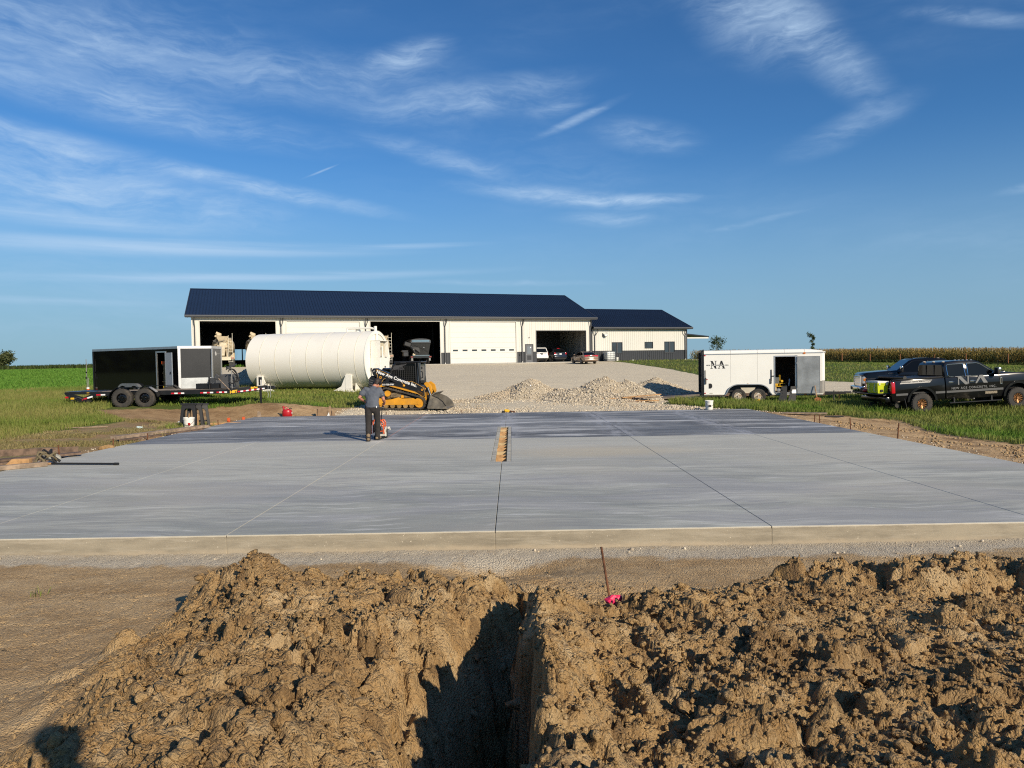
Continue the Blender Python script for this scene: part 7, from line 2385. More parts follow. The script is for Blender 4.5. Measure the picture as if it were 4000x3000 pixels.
def build_person(name, label, loc, rz, pose):
    """pose: dict of joints in local space, the person faces +Y"""
    r = thing(name, label, 'person', loc, rz)
    J = {k: Vector(v) for k, v in pose.items()}
    body = MB()
    # neck and head with a face
    limb(body, [(J['neck'], .062, .060), (J['neck'].lerp(J['head'], .6), .056, .058), (J['head'], .05)], 14)
    H = J['head']
    tilt = Matrix.Rotation(pose_f.get(name + '_tilt', 0), 4, 'X') if False else Matrix.Rotation(-J['face'].z, 4, 'X')
    yawm = Matrix.Rotation(J['face'].x, 4, 'Z')
    Mh = Matrix.Translation(H) @ yawm @ tilt

    def hp(x, y, z):
        return Mh @ Vector((x, y, z))
    hb = MB()
    hb.ball((0, -.012, .055), .093, 3, (.86, 1.04, 1.06))
    hb.ball((0, .022, -.022), .074, 3, (.84, .95, 1.12))
    hb.ball((0, .055, -.072), .036, 2, (1.1, .9, .7))
    hb.loft([[(-.011, .085, .035), (.011, .085, .035), (.008, .076, .03), (-.008, .076, .03)], [(-.018, .112, -.012), (.018, .112, -.012), (.016, .078, -.016), (-.016, .078, -.016)]])
    hb.box((0, .083, -.045), (.045, .02, .009), .003)
    for s in (-1, 1):
        hb.ball((s * .082, -.006, .012), .028, 2, (.35, .7, 1.15))
        hb.ball((s * .034, .074, .030), .015, 2, (1.2, .6, .7))
    hb.bm.transform(Mh)
    me = bpy.data.meshes.new('t')
    hb.bm.to_mesh(me)
    hb.bm.free()
    body.bm.from_mesh(me)
    bpy.data.meshes.remove(me)
    # torso core under the clothes keeps it one figure
    limb(body, [(J['pelvis'], .14, .10), (J['waist'], .125, .09), (J['chest'], .15, .10), (J['neck'] - Vector((0, 0, .03)), .07, .06)], 16)
    for s in ('L', 'R'):
        limb(body, [(J['sh' + s], .052), (J['sh' + s].lerp(J['el' + s], .35), .056, .052), (J['el' + s], .041), (J['el' + s].lerp(J['wr' + s], .3), .044, .040), (J['wr' + s], .027, .023)], 12)
        limb(body, [(J['hip' + s], .085), (J['kn' + s], .052), (J['an' + s], .038)], 12)
        hand(body, J['wr' + s], (J['hd' + s] - J['wr' + s]), Vector((0, -.35, -1)), 1.0)
    fuse(body, 'body', M_SKIN, r, .0088, 4)
    # t-shirt with sleeves
    sh = MB()
    rings = pose_torso(J)
    sh.loft(rings)
    for s in ('L', 'R'):
        a, b = J['sh' + s], J['el' + s]
        limb(sh, [(a.lerp(J['chest'], .35), .085, .09), (a, .078, .082), (a.lerp(b, .30), .078, .080), (a.lerp(b, .52), .076, .078)], 14)
    limb(sh, [(J['chest'] + Vector((0, 0, .06)), .12, .09), (J['neck'] - Vector((0, 0, .02)), .075, .07)], 14)
    shirt = fuse(sh, 'shirt', M_SHIRT, r, .015, 5)
    nz = shirt.data
    co = np.empty(len(nz.vertices) * 3, np.float32)
    nz.vertices.foreach_get('co', co)
    co = co.reshape(-1, 3)
    no = np.array([v.normal[:] for v in nz.vertices], np.float32)
    f = fbm(co[:, 0] * 7 + co[:, 2] * 9, co[:, 2] * 3 - co[:, 0] * 5 + co[:, 1] * 4, 3, .5, 5) * .016
    co += no * f[:, None]
    nz.vertices.foreach_set('co', co.ravel())
    # trousers
    tr = MB()
    limb(tr, [(J['waist'] - Vector((0, 0, .06)), .150, .110), (J['pelvis'], .168, .128), (J['pelvis'] - Vector((0, 0, .07)), .150, .118)], 18)
    for s in ('L', 'R'):
        limb(tr, [(J['hip' + s] + Vector((0, 0, .04)), .098, .108), (J['hip' + s].lerp(J['kn' + s], .35), .094, .098), (J['kn' + s], .072, .076), (J['kn' + s].lerp(J['an' + s], .3), .073, .078), (J['kn' + s].lerp(J['an' + s], .75), .068, .072), (J['an' + s] + Vector((0, 0, -.035)), .074, .084)], 16)
    tro = fuse(tr, 'trousers', M_PANTS, r, .014, 4)
    nz = tro.data
    co = np.empty(len(nz.vertices) * 3, np.float32)
    nz.vertices.foreach_get('co', co)
    co = co.reshape(-1, 3)
    no = np.array([v.normal[:] for v in nz.vertices], np.float32)
    low = sstep(.5, .15, co[:, 2]) * .6 + .4
    f = fbm(co[:, 0] * 6 + 3, co[:, 2] * 13 + co[:, 0] * 6, 3, .5, 15) * .013 * low
    co += no * f[:, None]
    nz.vertices.foreach_set('co', co.ravel())
    # boots
    for s in ('L', 'R'):
        b = MB()
        a = J['an' + s]
        t = J['toe' + s]
        d = (t - a)
        d.z = 0
        d.normalize()
        limb(b, [(a + Vector((0, 0, .06)), .056, .062), (a - Vector((0, 0, .02)), .054, .06)], 12)
        limb(b, [(a - d * .055 + Vector((0, 0, -a.z + .055)), .044, .05), (a + d * .08 + Vector((0, 0, -a.z + .06)), .048, .055), (a + d * .17 + Vector((0, 0, -a.z + .045)), .050, .042)], 12)
        bt = fuse(b, 'boot', M_BOOT, r, .012, 2)
        sl = MB().box((a + d * .055 + Vector((0, 0, -a.z + .014))), (.105, .29, .028), .01, Matrix.Rotation(math.atan2(-d.x, d.y), 4, 'Z'))
        sl.build('sole', M_MATTE, bt)
    # hair
    hr = MB()
    hr.ball((0, -.022, .062), .099, 3, (.88, 1.02, 1.05))
    hr.ball((0, -.05, .0), .078, 3, (.95, .72, 1.05))
    for v in hr.bm.verts:
        if v.co.y > .05 and v.co.z < .10:
            v.co.y = .05
    hr.bm.transform(Mh)
    fuse(hr, 'hair', M_HAIR, r, .010, 2)
    return r, Mh


pose_f = {}


def pose_torso(J):
    P = [J['pelvis'] + Vector((0, 0, -.03)), J['pelvis'].lerp(J['waist'], .55), J['waist'], J['waist'].lerp(J['chest'], .5), J['chest'], J['chest'].lerp(J['neck'], .45), J['chest'].lerp(J['neck'], .78)]
    R_ = [(.186, .142), (.178, .134), (.168, .118), (.184, .124), (.208, .130), (.205, .118), (.15, .095)]
    rings = []
    for p, (rx, ry) in zip(P, R_):
        rings.append([p + Vector((math.cos(a) * rx, math.sin(a) * ry, 0)) for a in np.linspace(0, 2 * math.pi, 24, endpoint=False)])
    return rings


MAN = dict(pelvis=(0, 0, .90), waist=(.0, .01, 1.02), chest=(.0, .07, 1.24), neck=(.035, .165, 1.405), head=(.095, .265, 1.475), face=(-.35, 0, .72),
           shL=(-.19, .085, 1.345), elL=(-.335, .0, 1.12), wrL=(-.22, .20, 1.01), hdL=(-.14, .30, .985), shR=(.20, .10, 1.325), elR=(.285, .11, 1.06), wrR=(.265, .34, .95), hdR=(.22, .44, .93),
           hipL=(-.092, 0, .86), knL=(-.105, -.03, .48), anL=(-.085, -.17, .10), toeL=(-.11, .0, 0), hipR=(.095, .02, .86), knR=(.11, .13, .49), anR=(.095, .14, .10), toeR=(.13, .32, 0))
man, Mh = build_person('person', 'man in grey T-shirt and dark work trousers seen from behind, sawing the slab', (-3.665, 18.53, .0), 0, MAN)
em = MB()
for s in (-1, 1):
    em.cyl((s * .080, -.004, .014), (s * .120, -.004, .014), .046, .040, 20)
em.bm.transform(Mh)
em.build('ear_cup', M_INK, man)
em = MB().tube([(s * .105 * math.cos(a), -.004, .03 + .135 * math.sin(a)) for a in np.linspace(0, math.pi, 12) for s in (1,)], .010, 6)
em.bm.transform(Mh)
em.build('headband', M_INK, man)
MB().box((.135, -.118, .885), (.022, .008, .05), .003).build('pocket_label', M_LET, man)
MB().box((.262, .03, 1.205), (.006, .02, .02), .002).build('sleeve_label', M_LET, man)


def build_saw():
    r = thing('concrete_saw', 'orange-framed walk-behind concrete saw on the slab in front of the man', 'saw', (-3.57, 19.05, 0), 0)
    r.scale = (.86, .86, .92)
    # wheeled dust-coated base, engine, blade guard, roll cage, handle reaching back to the hands
    WD = pm('dust_white_metal', (.62, .59, .52), .8, .1, var=.15, vs=12)
    MB().box((.0, .08, .10), (.32, .46, .05), .012).box((.11, .12, .18), (.13, .28, .16), .03).box((.17, .1, .12), (.06, .3, .14), .02).build('base', WD, r)
    MB().cyl((.16, .12, .20), (.19, .12, .20), .14, n=24).build('blade_guard', WD, r)
    MB().cyl((.20, .12, .14), (.206, .12, .14), .135, n=28).build('saw_blade', M_STEEL, r)
    MB().tube([(.20, .2, .26), (.24, .26, .30), (.26, .30, .22)], .025, 6).build('dust_port', WD, r)
    for x in (-.14, .12):
        for y in (-.1, .26):
            MB().cyl((x - .025, y, .055), (x + .025, y, .055), .055, n=18).build('wheel', M_MATTE, r)
    MB().box((-.10, .10, .30), (.22, .26, .26), .03).cyl((-.10, -.04, .30), (-.10, -.07, .30), .09, n=18).build('engine', M_MATTE, r)
    MB().box((.02, .1, .38), (.12, .16, .10), .03).build('fuel_tank', WD, r)
    c = MB()
    for y in (-.08, .26):
        c.tube([(.13, y, .14), (.13, y, .45), (.09, y, .52), (-.22, y, .52), (-.26, y, .45), (-.26, y, .14)], .020, 8)
        c.tube([(-.02, y, .52), (.13, y, .30)], .014, 6)
        c.tube([(.13, y, .22), (-.1, y, .20)], .014, 6)
    c.tube([(.13, -.08, .45), (.13, .26, .45)], .018, 6).tube([(-.26, -.08, .45), (-.26, .26, .45)], .018, 6).tube([(.0, -.08, .52), (.0, .26, .52)], .018, 6)
    c.build('roll_cage', M_ORANGE, r)
    h = MB()
    # two handle bars run back to the gripping hands
    gl = Vector((-3.665 - .135, 18.53 + .285, .965)) - Vector((-3.57, 19.05, 0))
    gr = Vector((-3.665 + .200, 18.53 + .425, .905)) - Vector((-3.57, 19.05, 0))
    h.tube([(-.24, -.08, .40), tuple(gl + Vector((.02, .03, -.08))), tuple(gl)], .014, 8)
    h.tube([(.05, -.08, .45), tuple(gr + Vector((-.02, .03, -.08))), tuple(gr)], .014, 8)
    h.tube([tuple(gl + Vector((-.05, -.01, .0))), tuple(gr + Vector((.05, .0, .0)))], .013, 8)
    h.build('handle_bar', M_SATIN, r)
    MB().box((-.03, .44, .14), (.04, .3, .05), .01).cyl((-.05, .6, .05), (-.01, .6, .05), .05, n=14).build('pointer', WD, r)
    d = MB()
    b = d.bm
    # low drift of cutting dust along the kerf
    return r


build_saw()

# the photographer stands behind the camera; only the shadow falls into the picture
PH = dict(pelvis=(0, 0, .93), waist=(.0, .01, 1.06), chest=(0, .02, 1.30), neck=(.0, .03, 1.49), head=(.0, .06, 1.60), face=(0, 0, .1),
          shL=(-.20, .02, 1.41), elL=(-.34, -.04, 1.18), wrL=(-.32, -.02, 1.44), hdL=(-.31, .0, 1.54), shR=(.20, .02, 1.41), elR=(.30, -.02, 1.14), wrR=(.34, .03, .89), hdR=(.34, .06, .80),
          hipL=(-.095, 0, .88), knL=(-.11, .02, .49), anL=(-.12, -.02, .10), toeL=(-.15, .2, 0), hipR=(.095, 0, .88), knR=(.11, .02, .49), anR=(.12, -.02, .10), toeR=(.15, .2, 0))
build_person('person', 'person taking the picture, seen only as a shadow at the lower left corner', (.30, -.12, FZ(.3, -.12) + .01), 0, PH)


# ------------------------------------------------------------------ gravel heaps
def build_piles():
    ico = bmesh.new()
    bmesh.ops.create_icosphere(ico, subdivisions=1, radius=1)
    P0 = np.array([v.co[:] for v in ico.verts])
    F0 = np.array([[v.index for v in f.verts] for f in ico.faces])
    ico.free()
    vars_ = []
    for k in range(8):
        a = P0 * (1 + RNG.uniform(-.28, .28, (len(P0), 1))) * np.array([1, RNG.uniform(.7, 1), RNG.uniform(.55, .85)])
        vars_.append(a)
    mstone = bpy.data.materials.new('crushed_limestone')
    mstone.use_nodes = True
    t = NT(mstone.node_tree)
    out = t.n('ShaderNodeOutputMaterial')
    b = t.n('ShaderNodeBsdfPrincipled')
    b.inputs['Roughness'].default_value = .92
    g = t.n('ShaderNodeNewGeometry')
    c = t.mix(g.outputs['Random Per Island'], (.62, .54, .41), (.30, .25, .185))
    c = t.mix(t.ramp(t.noise(g.outputs['Position'], .9, 4, .6), .48, .68, 0, .6), c, (.46, .36, .24))
    t.put(b.inputs['Base Color'], c)
    t.put(out.inputs['Surface'], b.outputs[0])
    MATS['limestone'] = mstone
    mfine = pm('fine_crushed_rock', (.52, .44, .32), .95, var=.25, vs=14, bump=.8, bs=40)

    def stones(n, fn, rlo, rhi, name, parent, origin=(0, 0, 0)):
        got, tot = [], 0
        while tot < n:
            q = fn(n)
            got.append(q)
            tot += len(q)
        C_ = np.concatenate(got)[:n]
        rr = (rlo + (rhi - rlo) * RNG.random(n) ** 2)[:, None]
        a = RNG.uniform(0, 6.28, (n, 1))
        ti = RNG.uniform(-.6, .6, (n, 1))
        Q = np.stack(vars_)[np.arange(n) % 8]
        x = Q[:, :, 0] * np.cos(a) - Q[:, :, 1] * np.sin(a)
        y = Q[:, :, 0] * np.sin(a) + Q[:, :, 1] * np.cos(a)
        y, z = y * np.cos(ti) - Q[:, :, 2] * np.sin(ti), y * np.sin(ti) + Q[:, :, 2] * np.cos(ti)
        C_ = C_ - np.array(origin)
        V_ = np.stack([x * rr + C_[:, 0:1], y * rr + C_[:, 1:2], z * rr + C_[:, 2:3] + rr * .2], 2).reshape(-1, 3)
        Fv = (F0[None] + (np.arange(n) * len(P0))[:, None, None]).reshape(-1, 3)
        o = raw_mesh(name, V_, Fv, mstone, parent)
        tag(o, kind='stuff')
        return o

    def pile(label, bumps, n, box, seed):
        x0, x1, y0, y1 = box
        xs = np.arange(x0, x1, .09)
        ys = np.arange(y0, y1, .09)
        X, Y = np.meshgrid(xs, ys)

        def hgt(X, Y):
            h = np.zeros(X.shape)
            for (cx, cy, rx, ry, hh) in bumps:
                q = np.hypot((X - cx) / rx, (Y - cy) / ry) * (1 + .22 * fbm(X * .9, Y * .9, 3, .5, seed))
                h = np.maximum(h, hh * np.clip(1 - q, 0, 1) ** .92)
            rr = sstep(0, .2, h)
            return h + (fbm(X * 1.6, Y * 1.6, 4, .6, seed + 1) * .12 + fbm(X * 6, Y * 6, 3, .6, seed + 2) * .04) * rr
        Z = hgt(X, Y)
        cx, cy = bumps[0][0], bumps[0][1]
        cz = G(cx, cy)
        base = gz(X, Y)
        ny, nx = X.shape
        idx = np.arange(nx * ny).reshape(ny, nx)
        F = np.stack([idx[:-1, :-1], idx[:-1, 1:], idx[1:, 1:], idx[1:, :-1]], -1).reshape(-1, 4)
        keep = (Z.ravel()[F] > .01).any(1)
        o = raw_mesh('gravel_pile', np.stack([X - cx, Y - cy, base + Z - cz - .04 * (Z < .02)], -1).reshape(-1, 3), F[keep], mfine, None, True)
        o.location = (cx, cy, cz)
        tag(o, label, 'gravel pile', 'heaps of crushed rock')

        def fn(n):
            x, y = RNG.uniform(x0, x1, n), RNG.uniform(y0, y1, n)
            h = hgt(x, y)
            k = h > .03
            return np.stack([x, y, gz(x, y) + h], 1)[k]
        stones(n, fn, .022, .062, 'stones', o, (cx, cy, cz))

    pile('pointed heap of pale crushed rock on the gravel yard, left of the longer heap', [(.95, 36.0, 1.9, 2.0, .92), (2.2, 35.2, 1.7, 1.5, .42), (-.3, 35.6, 1.5, 1.3, .35)], 3600, (-2.2, 4.2, 33.2, 38.2), 3)
    pile('long low heap of pale crushed rock between the pointed heap and the white trailer', [(4.5, 34.6, 2.2, 2.1, .98), (5.6, 34.5, 2.0, 2.0, .92), (3.1, 34.2, 1.7, 1.6, .52), (4.2, 32.6, 2.6, 1.4, .34)], 5200, (.8, 8.0, 30.8, 37.0), 13)
    pile('shaded heap of crushed rock behind the lowered ramp of the white trailer', [(7.75, 38.3, 1.9, 1.7, .92), (8.7, 38.4, 1.7, 1.4, .55)], 1500, (5.4, 10.8, 36.2, 40.4), 23)
    pile('dark shaded heap of rock behind the left end of the white tank', [(-15.0, 44.6, 3.9, 2.4, 1.75), (-12.6, 44.9, 3.2, 2.2, 1.2)], 2600, (-20, -9, 42.0, 47.5), 33)

    # loose stones on the strip between slab and heaps, thinning outwards
    gp = GRAVEL

    def strip(n):
        x = RNG.uniform(-7.4, 9.0, n)
        y = 27.75 + 7.5 * RNG.random(n) ** 1.5
        d = pdist(x, y, gp)
        nz = fbm(x * .5, y * .8, 3, .5, 6)
        k = ~((d < -.25 + .3 * nz) | ((RNG.random(n) > .5 + nz) & (y > 28.6)))
        return np.stack([x, y, gz(x, y)], 1)[k]
    o = stones(11000, strip, .018, .055, 'loose_gravel', None)
    tag(o, 'loose pale crushed rock scattered along the back edge of the slab', kind='stuff')

    def edge(n):
        s = RNG.random(n)
        xl, yl = RNG.uniform(-10.9, -10.15, n), RNG.uniform(9, 28, n)
        xr = 9.3 + np.abs(RNG.normal(0, .45, n))
        xf, yf = RNG.uniform(-9, 9.2, n), 8.30 - np.abs(RNG.normal(0, .22, n))
        x = np.where(s < .56, xl, np.where(s < .98, xr, xf))
        y = np.where(s < .98, yl, yf)
        z = gz(x, y)
        for i in np.nonzero(s >= .98)[0]:
            z[i] = FZ(x[i], y[i])
        return np.stack([x, y, z], 1)
    def lumps(n):
        x = 9.6 + 3.6 * RNG.random(n)
        y = 11 + 15.5 * RNG.random(n)
        k = (pdist(x, y, DIRT) > -.3) & (vnoise(x * .9, y * .7, 52) > .45)
        return np.stack([x, y, gz(x, y)], 1)[k]
    o = stones(1400, lumps, .010, .055, 'strip_clods', None)
    o.data.materials.clear()
    o.data.materials.append(M_CLAY)
    tag(o, 'brown clods strewn over the bare strip right of the slab', kind='stuff')
    o = stones(2600, edge, .008, .03, 'edge_rubble', None)
    tag(o, 'small rubble and mortar crumbs along the slab edges', kind='stuff')


build_piles()


# ------------------------------------------------------------------ grass, crops, trees
def leaf_mat(name, a, b, c=None, rough=.7):
    m = bpy.data.materials.new(name)
    m.use_nodes = True
    t = NT(m.node_tree)
    out = t.n('ShaderNodeOutputMaterial')
    p = t.n('ShaderNodeBsdfPrincipled')
    p.inputs['Roughness'].default_value = rough
    p.inputs['Specular IOR Level'].default_value = .25
    g = t.n('ShaderNodeNewGeometry')
    col = t.mix(g.outputs['Random Per Island'], a, b)
    if c:
        col = t.mix(t.ramp(t.noise(g.outputs['Position'], .22, 4, .6), .42, .66), col, c)
    t.put(p.inputs['Base Color'], col)
    tr = t.n('ShaderNodeBsdfTranslucent')
    t.put(tr.inputs['Color'], col)
    mx = t.n('ShaderNodeMixShader')
    mx.inputs[0].default_value = .28
    t.put(mx.inputs[1], p.outputs[0])
    t.put(mx.inputs[2], tr.outputs[0])
    t.put(out.inputs['Surface'], mx.outputs[0])
    return m


M_GRASS = leaf_mat('grass_blades', (.150, .200, .034), (.270, .255, .075), (.115, .205, .024))
M_TALL = leaf_mat('tall_seeding_grass', (.175, .205, .042), (.300, .265, .092), (.135, .200, .030))
M_CROP = leaf_mat('low_green_crop', (.080, .200, .020), (.150, .270, .040), (.105, .215, .028))
M_CORN = leaf_mat('ripening_corn', (.110, .130, .028), (.370, .275, .085), (.400, .280, .090))
M_TASS = leaf_mat('dry_corn_tassel', (.42, .30, .125), (.30, .21, .08))
M_LEAF = leaf_mat('tree_leaves', (.045, .072, .020), (.085, .105, .030))
M_WEED = leaf_mat('dark_weeds', (.030, .050, .010), (.060, .075, .018))


def blades(name, label, mat, P, h, w, lean=.35, seg=1):
    """P: (n,3) roots; each blade is a bent strip"""
    n = len(P)
    h = np.asarray(h) * np.ones(n)
    w = np.asarray(w) * np.ones(n)
    a = RNG.uniform(0, 2 * np.pi, n)
    l = np.abs(RNG.normal(0, lean, n))
    la = RNG.uniform(0, 2 * np.pi, n)
    ux, uy = np.cos(a) * w / 2, np.sin(a) * w / 2
    lx, ly = np.cos(la) * l * h, np.sin(la) * l * h
    b0 = P + np.stack([-ux, -uy, np.zeros(n) - .02], 1)
    b1 = P + np.stack([ux, uy, np.zeros(n) - .02], 1)
    m0 = P + np.stack([-ux * .8 + lx * .35, -uy * .8 + ly * .35, h * .6], 1)
    m1 = P + np.stack([ux * .8 + lx * .35, uy * .8 + ly * .35, h * .6], 1)
    tp = P + np.stack([lx, ly, h * (1 - .25 * l)], 1)
    V_ = np.stack([b0, b1, m1, m0, tp], 1).reshape(-1, 3)
    i = np.arange(n)[:, None] * 5
    F = np.concatenate([i + np.array([[0, 1, 2]]), i + np.array([[0, 2, 3]]), i + np.array([[3, 2, 4]])], 0)
    o = raw_mesh(name, V_, F, mat)
    tag(o, label, kind='stuff')
    return o


def scatter(n, x0, x1, y0, y1, ok):
    out = []
    tot = 0
    while tot < n:
        x = RNG.uniform(x0, x1, n)
        y = RNG.uniform(y0, y1, n)
        k = ok(x, y)
        out.append(np.stack([x[k], y[k]], 1))
        tot += int(k.sum())
    q = np.concatenate(out)[:n]
    z = gz(q[:, 0], q[:, 1])
    rough = np.exp(-((np.hypot(q[:, 0], q[:, 1] - 20) / 60) ** 2))
    z = z + fbm(q[:, 0] * .35, q[:, 1] * .35, 4, .55, 3) * .05 * rough
    return np.concatenate([q, z[:, None]], 1)


def build_vegetation():
    def vis(x, y, mx=.78):
        return np.abs(x) < y * mx + 1

    def free(x, y, sd=0.):
        return (pdist(x, y, DIRT) < sd) & (pdist(x, y, GRAVEL) < -.1) & vis(x, y)
    # right-hand lawn round the pickups and under the white trailer
    P = scatter(62000, 9, 30, 15.5, 39, lambda x, y: free(x, y, .1) & (x > 6.3) & ~((y > 34) & (x < 9)) & (RNG.random(x.shape) < .35 + .9 * vnoise(x * .9, y * .9, 12)) & (RNG.random(x.shape) < (24 / y) ** 1.5 + .1))
    hh = .09 + .14 * RNG.random(len(P)) ** 1.5 + .13 * sstep(.55, .75, vnoise(P[:, 0] * .5, P[:, 1] * .5, 30)) * RNG.random(len(P))
    blades('lawn_grass', 'rough green grass round the pickups and the white trailer', M_GRASS, P, hh, .022, .5)
    P = scatter(15000, 6.2, 17.5, 28.0, 33.0, lambda x, y: free(x, y, .1) & (x > 6.9))
    blades('rank_grass', 'rank green grass along the white trailer wheels', M_GRASS, P, .14 + .22 * RNG.random(len(P)) ** 2, .022, .45)
    # lawns farther right, beyond the gravel drive and beside the office
    P = scatter(30000, 13, 100, 47.5, 125, lambda x, y: (pdist(x, y, GRAVEL) < -.2) & vis(x, y, .8) & (RNG.random(x.shape) < (55 / y) ** 2))
    blades('far_lawn_grass', 'mown green lawn between the gravel drive and the corn', M_GRASS, P, .08 + .16 * RNG.random(len(P)) ** 2, .045, .45)
    # tall seeding grass on the left
    P = scatter(90000, -36, -13.2, 16.5, 46, lambda x, y: free(x, y, -.15) & (RNG.random(x.shape) < .25 + .9 * vnoise(x * .6, y * .6, 13)) & (RNG.random(x.shape) < (25 / y) ** 1.3) & (pdist(x, y, [(-16.5, 26), (-9, 26.5), (-9, 42), (-20, 40)]) < 1.0))
    hh = (.16 + .30 * RNG.random(len(P))) * (.45 + .55 * sstep(-.2, -2.5, pdist(P[:, 0], P[:, 1], DIRT)))
    blades('tall_grass', 'tall yellow-green seeding grass on the left', M_TALL, P, hh, .020, .28)
    P = scatter(26000, -21, -5.2, 29.0, 44, lambda x, y: free(x, y, .05) & (x < -5.5))
    blades('short_grass', 'short green grass under the flatbed trailer and before the tank', M_GRASS, P, .06 + .13 * RNG.random(len(P)) ** 1.5, .024, .5)
    # thin weeds on the worn ground left of the slab
    P = scatter(26000, -15.5, -10.3, 10, 26, lambda x, y: vis(x, y) & (vnoise(x * .45, y * 1.1, 40) + .5 * vnoise(x * 2, y * 3, 41) > .74))
    blades('sparse_weeds', 'thin dry weeds on the worn earth left of the slab', leaf_mat('dry_weeds', (.30, .23, .10), (.17, .165, .06), (.36, .29, .15)), P, .03 + .09 * RNG.random(len(P)) ** 2, .016, .7)
    P = scatter(900, -11.4, -10.4, 22.6, 26.5, lambda x, y: vis(x, y))
    blades('weed_tuft', 'green weeds behind the lumber beside the slab', M_GRASS, P, .07 + .17 * RNG.random(len(P)) ** 2, .018, .5)
    # far-left field: strong green crop, then a darker standing crop on the skyline
    P = scatter(90000, -130, -18, 45, 128, lambda x, y: vis(x, y, .85) & (x < -18 - (y - 45) * .14) & (pdist(x, y, GRAVEL) < -.6) & (RNG.random(x.shape) < (50 / y) ** 1.8 + .06))
    blades('green_crop', 'bright green low crop filling the field on the far left', M_CROP, P, .16 + .22 * RNG.random(len(P)), .075 * (P[:, 1] / 45) ** .5, .5)
    P = scatter(30000, -240, -30, 128, 190, lambda x, y: vis(x, y, .85) & (RNG.random(x.shape) < .4))
    blades('standing_crop', 'dark green standing crop along the left skyline', M_WEED, P, .75 + .45 * RNG.random(len(P)), .22, .3)
    # belt of trees far out on the left: it is what the glossy trailer side mirrors
    P = scatter(16000, -230, -205, -160, 40, lambda x, y: RNG.random(x.shape) < .9)
    P[:, 2] += RNG.random(len(P)) * (3.5 + 4.5 * vnoise(P[:, 1] * .06, P[:, 1] * 0, 17) + 2 * vnoise(P[:, 1] * .3, P[:, 1] * 0, 18))
    blades('treeline', 'distant belt of dark trees far left, seen mirrored in the black trailer', M_WEED, P, 1.6, 1.3, .6)
    # foreground sprigs
    vs = []
    for (x, y) in ((-5.4, 6.9), (-4.6, 6.75), (-6.3, 6.2), (5.2, 6.9)):
        for k in range(12):
            vs.append((x + RNG.normal(0, .05), y + RNG.normal(0, .05), FZ(x, y)))
    blades('grass_sprigs', 'few green sprigs in the bare earth before the slab', M_GRASS, np.array(vs), .06 + .05 * RNG.random(len(vs)), .008, .8)
    # ---- corn
    A, B = np.array([58.0, 149.0]), np.array([83.0, 92.0])
    d = (B - A) / np.linalg.norm(B - A)
    nrm = np.array([-d[1], d[0]])            # away from the camera
    Ln = np.linalg.norm(B - A)
    roots = []
    for row in range(14):
        step = .22 if row < 4 else .34
        m = int((Ln + 46) / step)
        s = np.linspace(-24, Ln + 22, m) + RNG.normal(0, .07, m)
        q = A + d * s[:, None] + nrm * (row * .76) + RNG.normal(0, .08, (m, 2))
        roots.append(q)
    # a second stand shows past the office end
    m = 900
    s = RNG.uniform(0, 1, m)
    q2 = np.stack([40 + s * 26 + RNG.normal(0, .4, m), 152 + RNG.uniform(0, 6, m)], 1)
    roots.append(q2)
    q = np.concatenate(roots)
    z = gz(q[:, 0], q[:, 1])
    n = len(q)
    H_ = 2.15 + RNG.normal(0, .13, n)
    Vs, Fs = [], []
    k0 = 0

    def strips(b0, b1, t1, t0):
        nonlocal k0
        V_ = np.stack([b0, b1, t1, t0], 1).reshape(-1, 3)
        i = np.arange(len(b0))[:, None] * 4 + k0
        Vs.append(V_)
        Fs.append(np.concatenate([i + np.array([[0, 1, 2]]), i + np.array([[0, 2, 3]])]))
        k0 += len(V_)
    base = np.concatenate([q, z[:, None]], 1)
    for lv in range(8):
        a = RNG.uniform(0, 6.28, n)
        zz = H_ * (.12 + .105 * lv) + RNG.normal(0, .05, n)
        ln = .42 + .25 * RNG.random(n) - .02 * lv
        dx, dy = np.cos(a), np.sin(a)
        w = .055
        p0 = base + np.stack([0 * dx, 0 * dy, zz], 1)
        p1 = base + np.stack([dx * ln * .55, dy * ln * .55, zz + .20], 1)
        p2 = base + np.stack([dx * ln, dy * ln, zz - .08 - .15 * RNG.random(n)], 1)
        sd = np.stack([-dy * w, dx * w, 0 * dx + .02], 1)
        strips(p0 - sd * .6, p0 + sd * .6, p1 + sd, p1 - sd)
        strips(p1 - sd, p1 + sd, p2 + sd * .25, p2 - sd * .25)
    a = RNG.uniform(0, 6.28, n)
    sd = np.stack([np.cos(a) * .025, np.sin(a) * .025, 0 * a], 1)
    top = base + np.stack([RNG.normal(0, .05, n), RNG.normal(0, .05, n), H_], 1)
    strips(base - sd, base + sd, top + sd * .6, top - sd * .6)
    o = raw_mesh('corn_field', np.concatenate(Vs), np.concatenate(Fs), M_CORN)
    tag(o, 'ripening corn standing along the right skyline', kind='stuff')
    Vs, Fs, k0 = [], [], 0
    for k in range(3):
        a = RNG.uniform(0, 6.28, n)
        dx, dy = np.cos(a), np.sin(a)
        p0 = top - np.array([0, 0, .05])
        p1 = top + np.stack([dx * .10, dy * .10, .22 + .12 * RNG.random(n)], 1)
        sd = np.stack([-dy * .022, dx * .022, 0 * dx], 1)
        strips(p0 - sd, p0 + sd, p1 + sd, p1 - sd)
    o = raw_mesh('corn_tassels', np.concatenate(Vs), np.concatenate(Fs), M_TASS)
    tag(o, 'dry tan tassels topping the corn', kind='stuff')
    m = 9000
    s = RNG.uniform(-24, Ln + 22, m)
    w = A + d * s[:, None] - nrm * RNG.uniform(.2, 2.6, m)[:, None]
    P = np.concatenate([w, gz(w[:, 0], w[:, 1])[:, None]], 1)
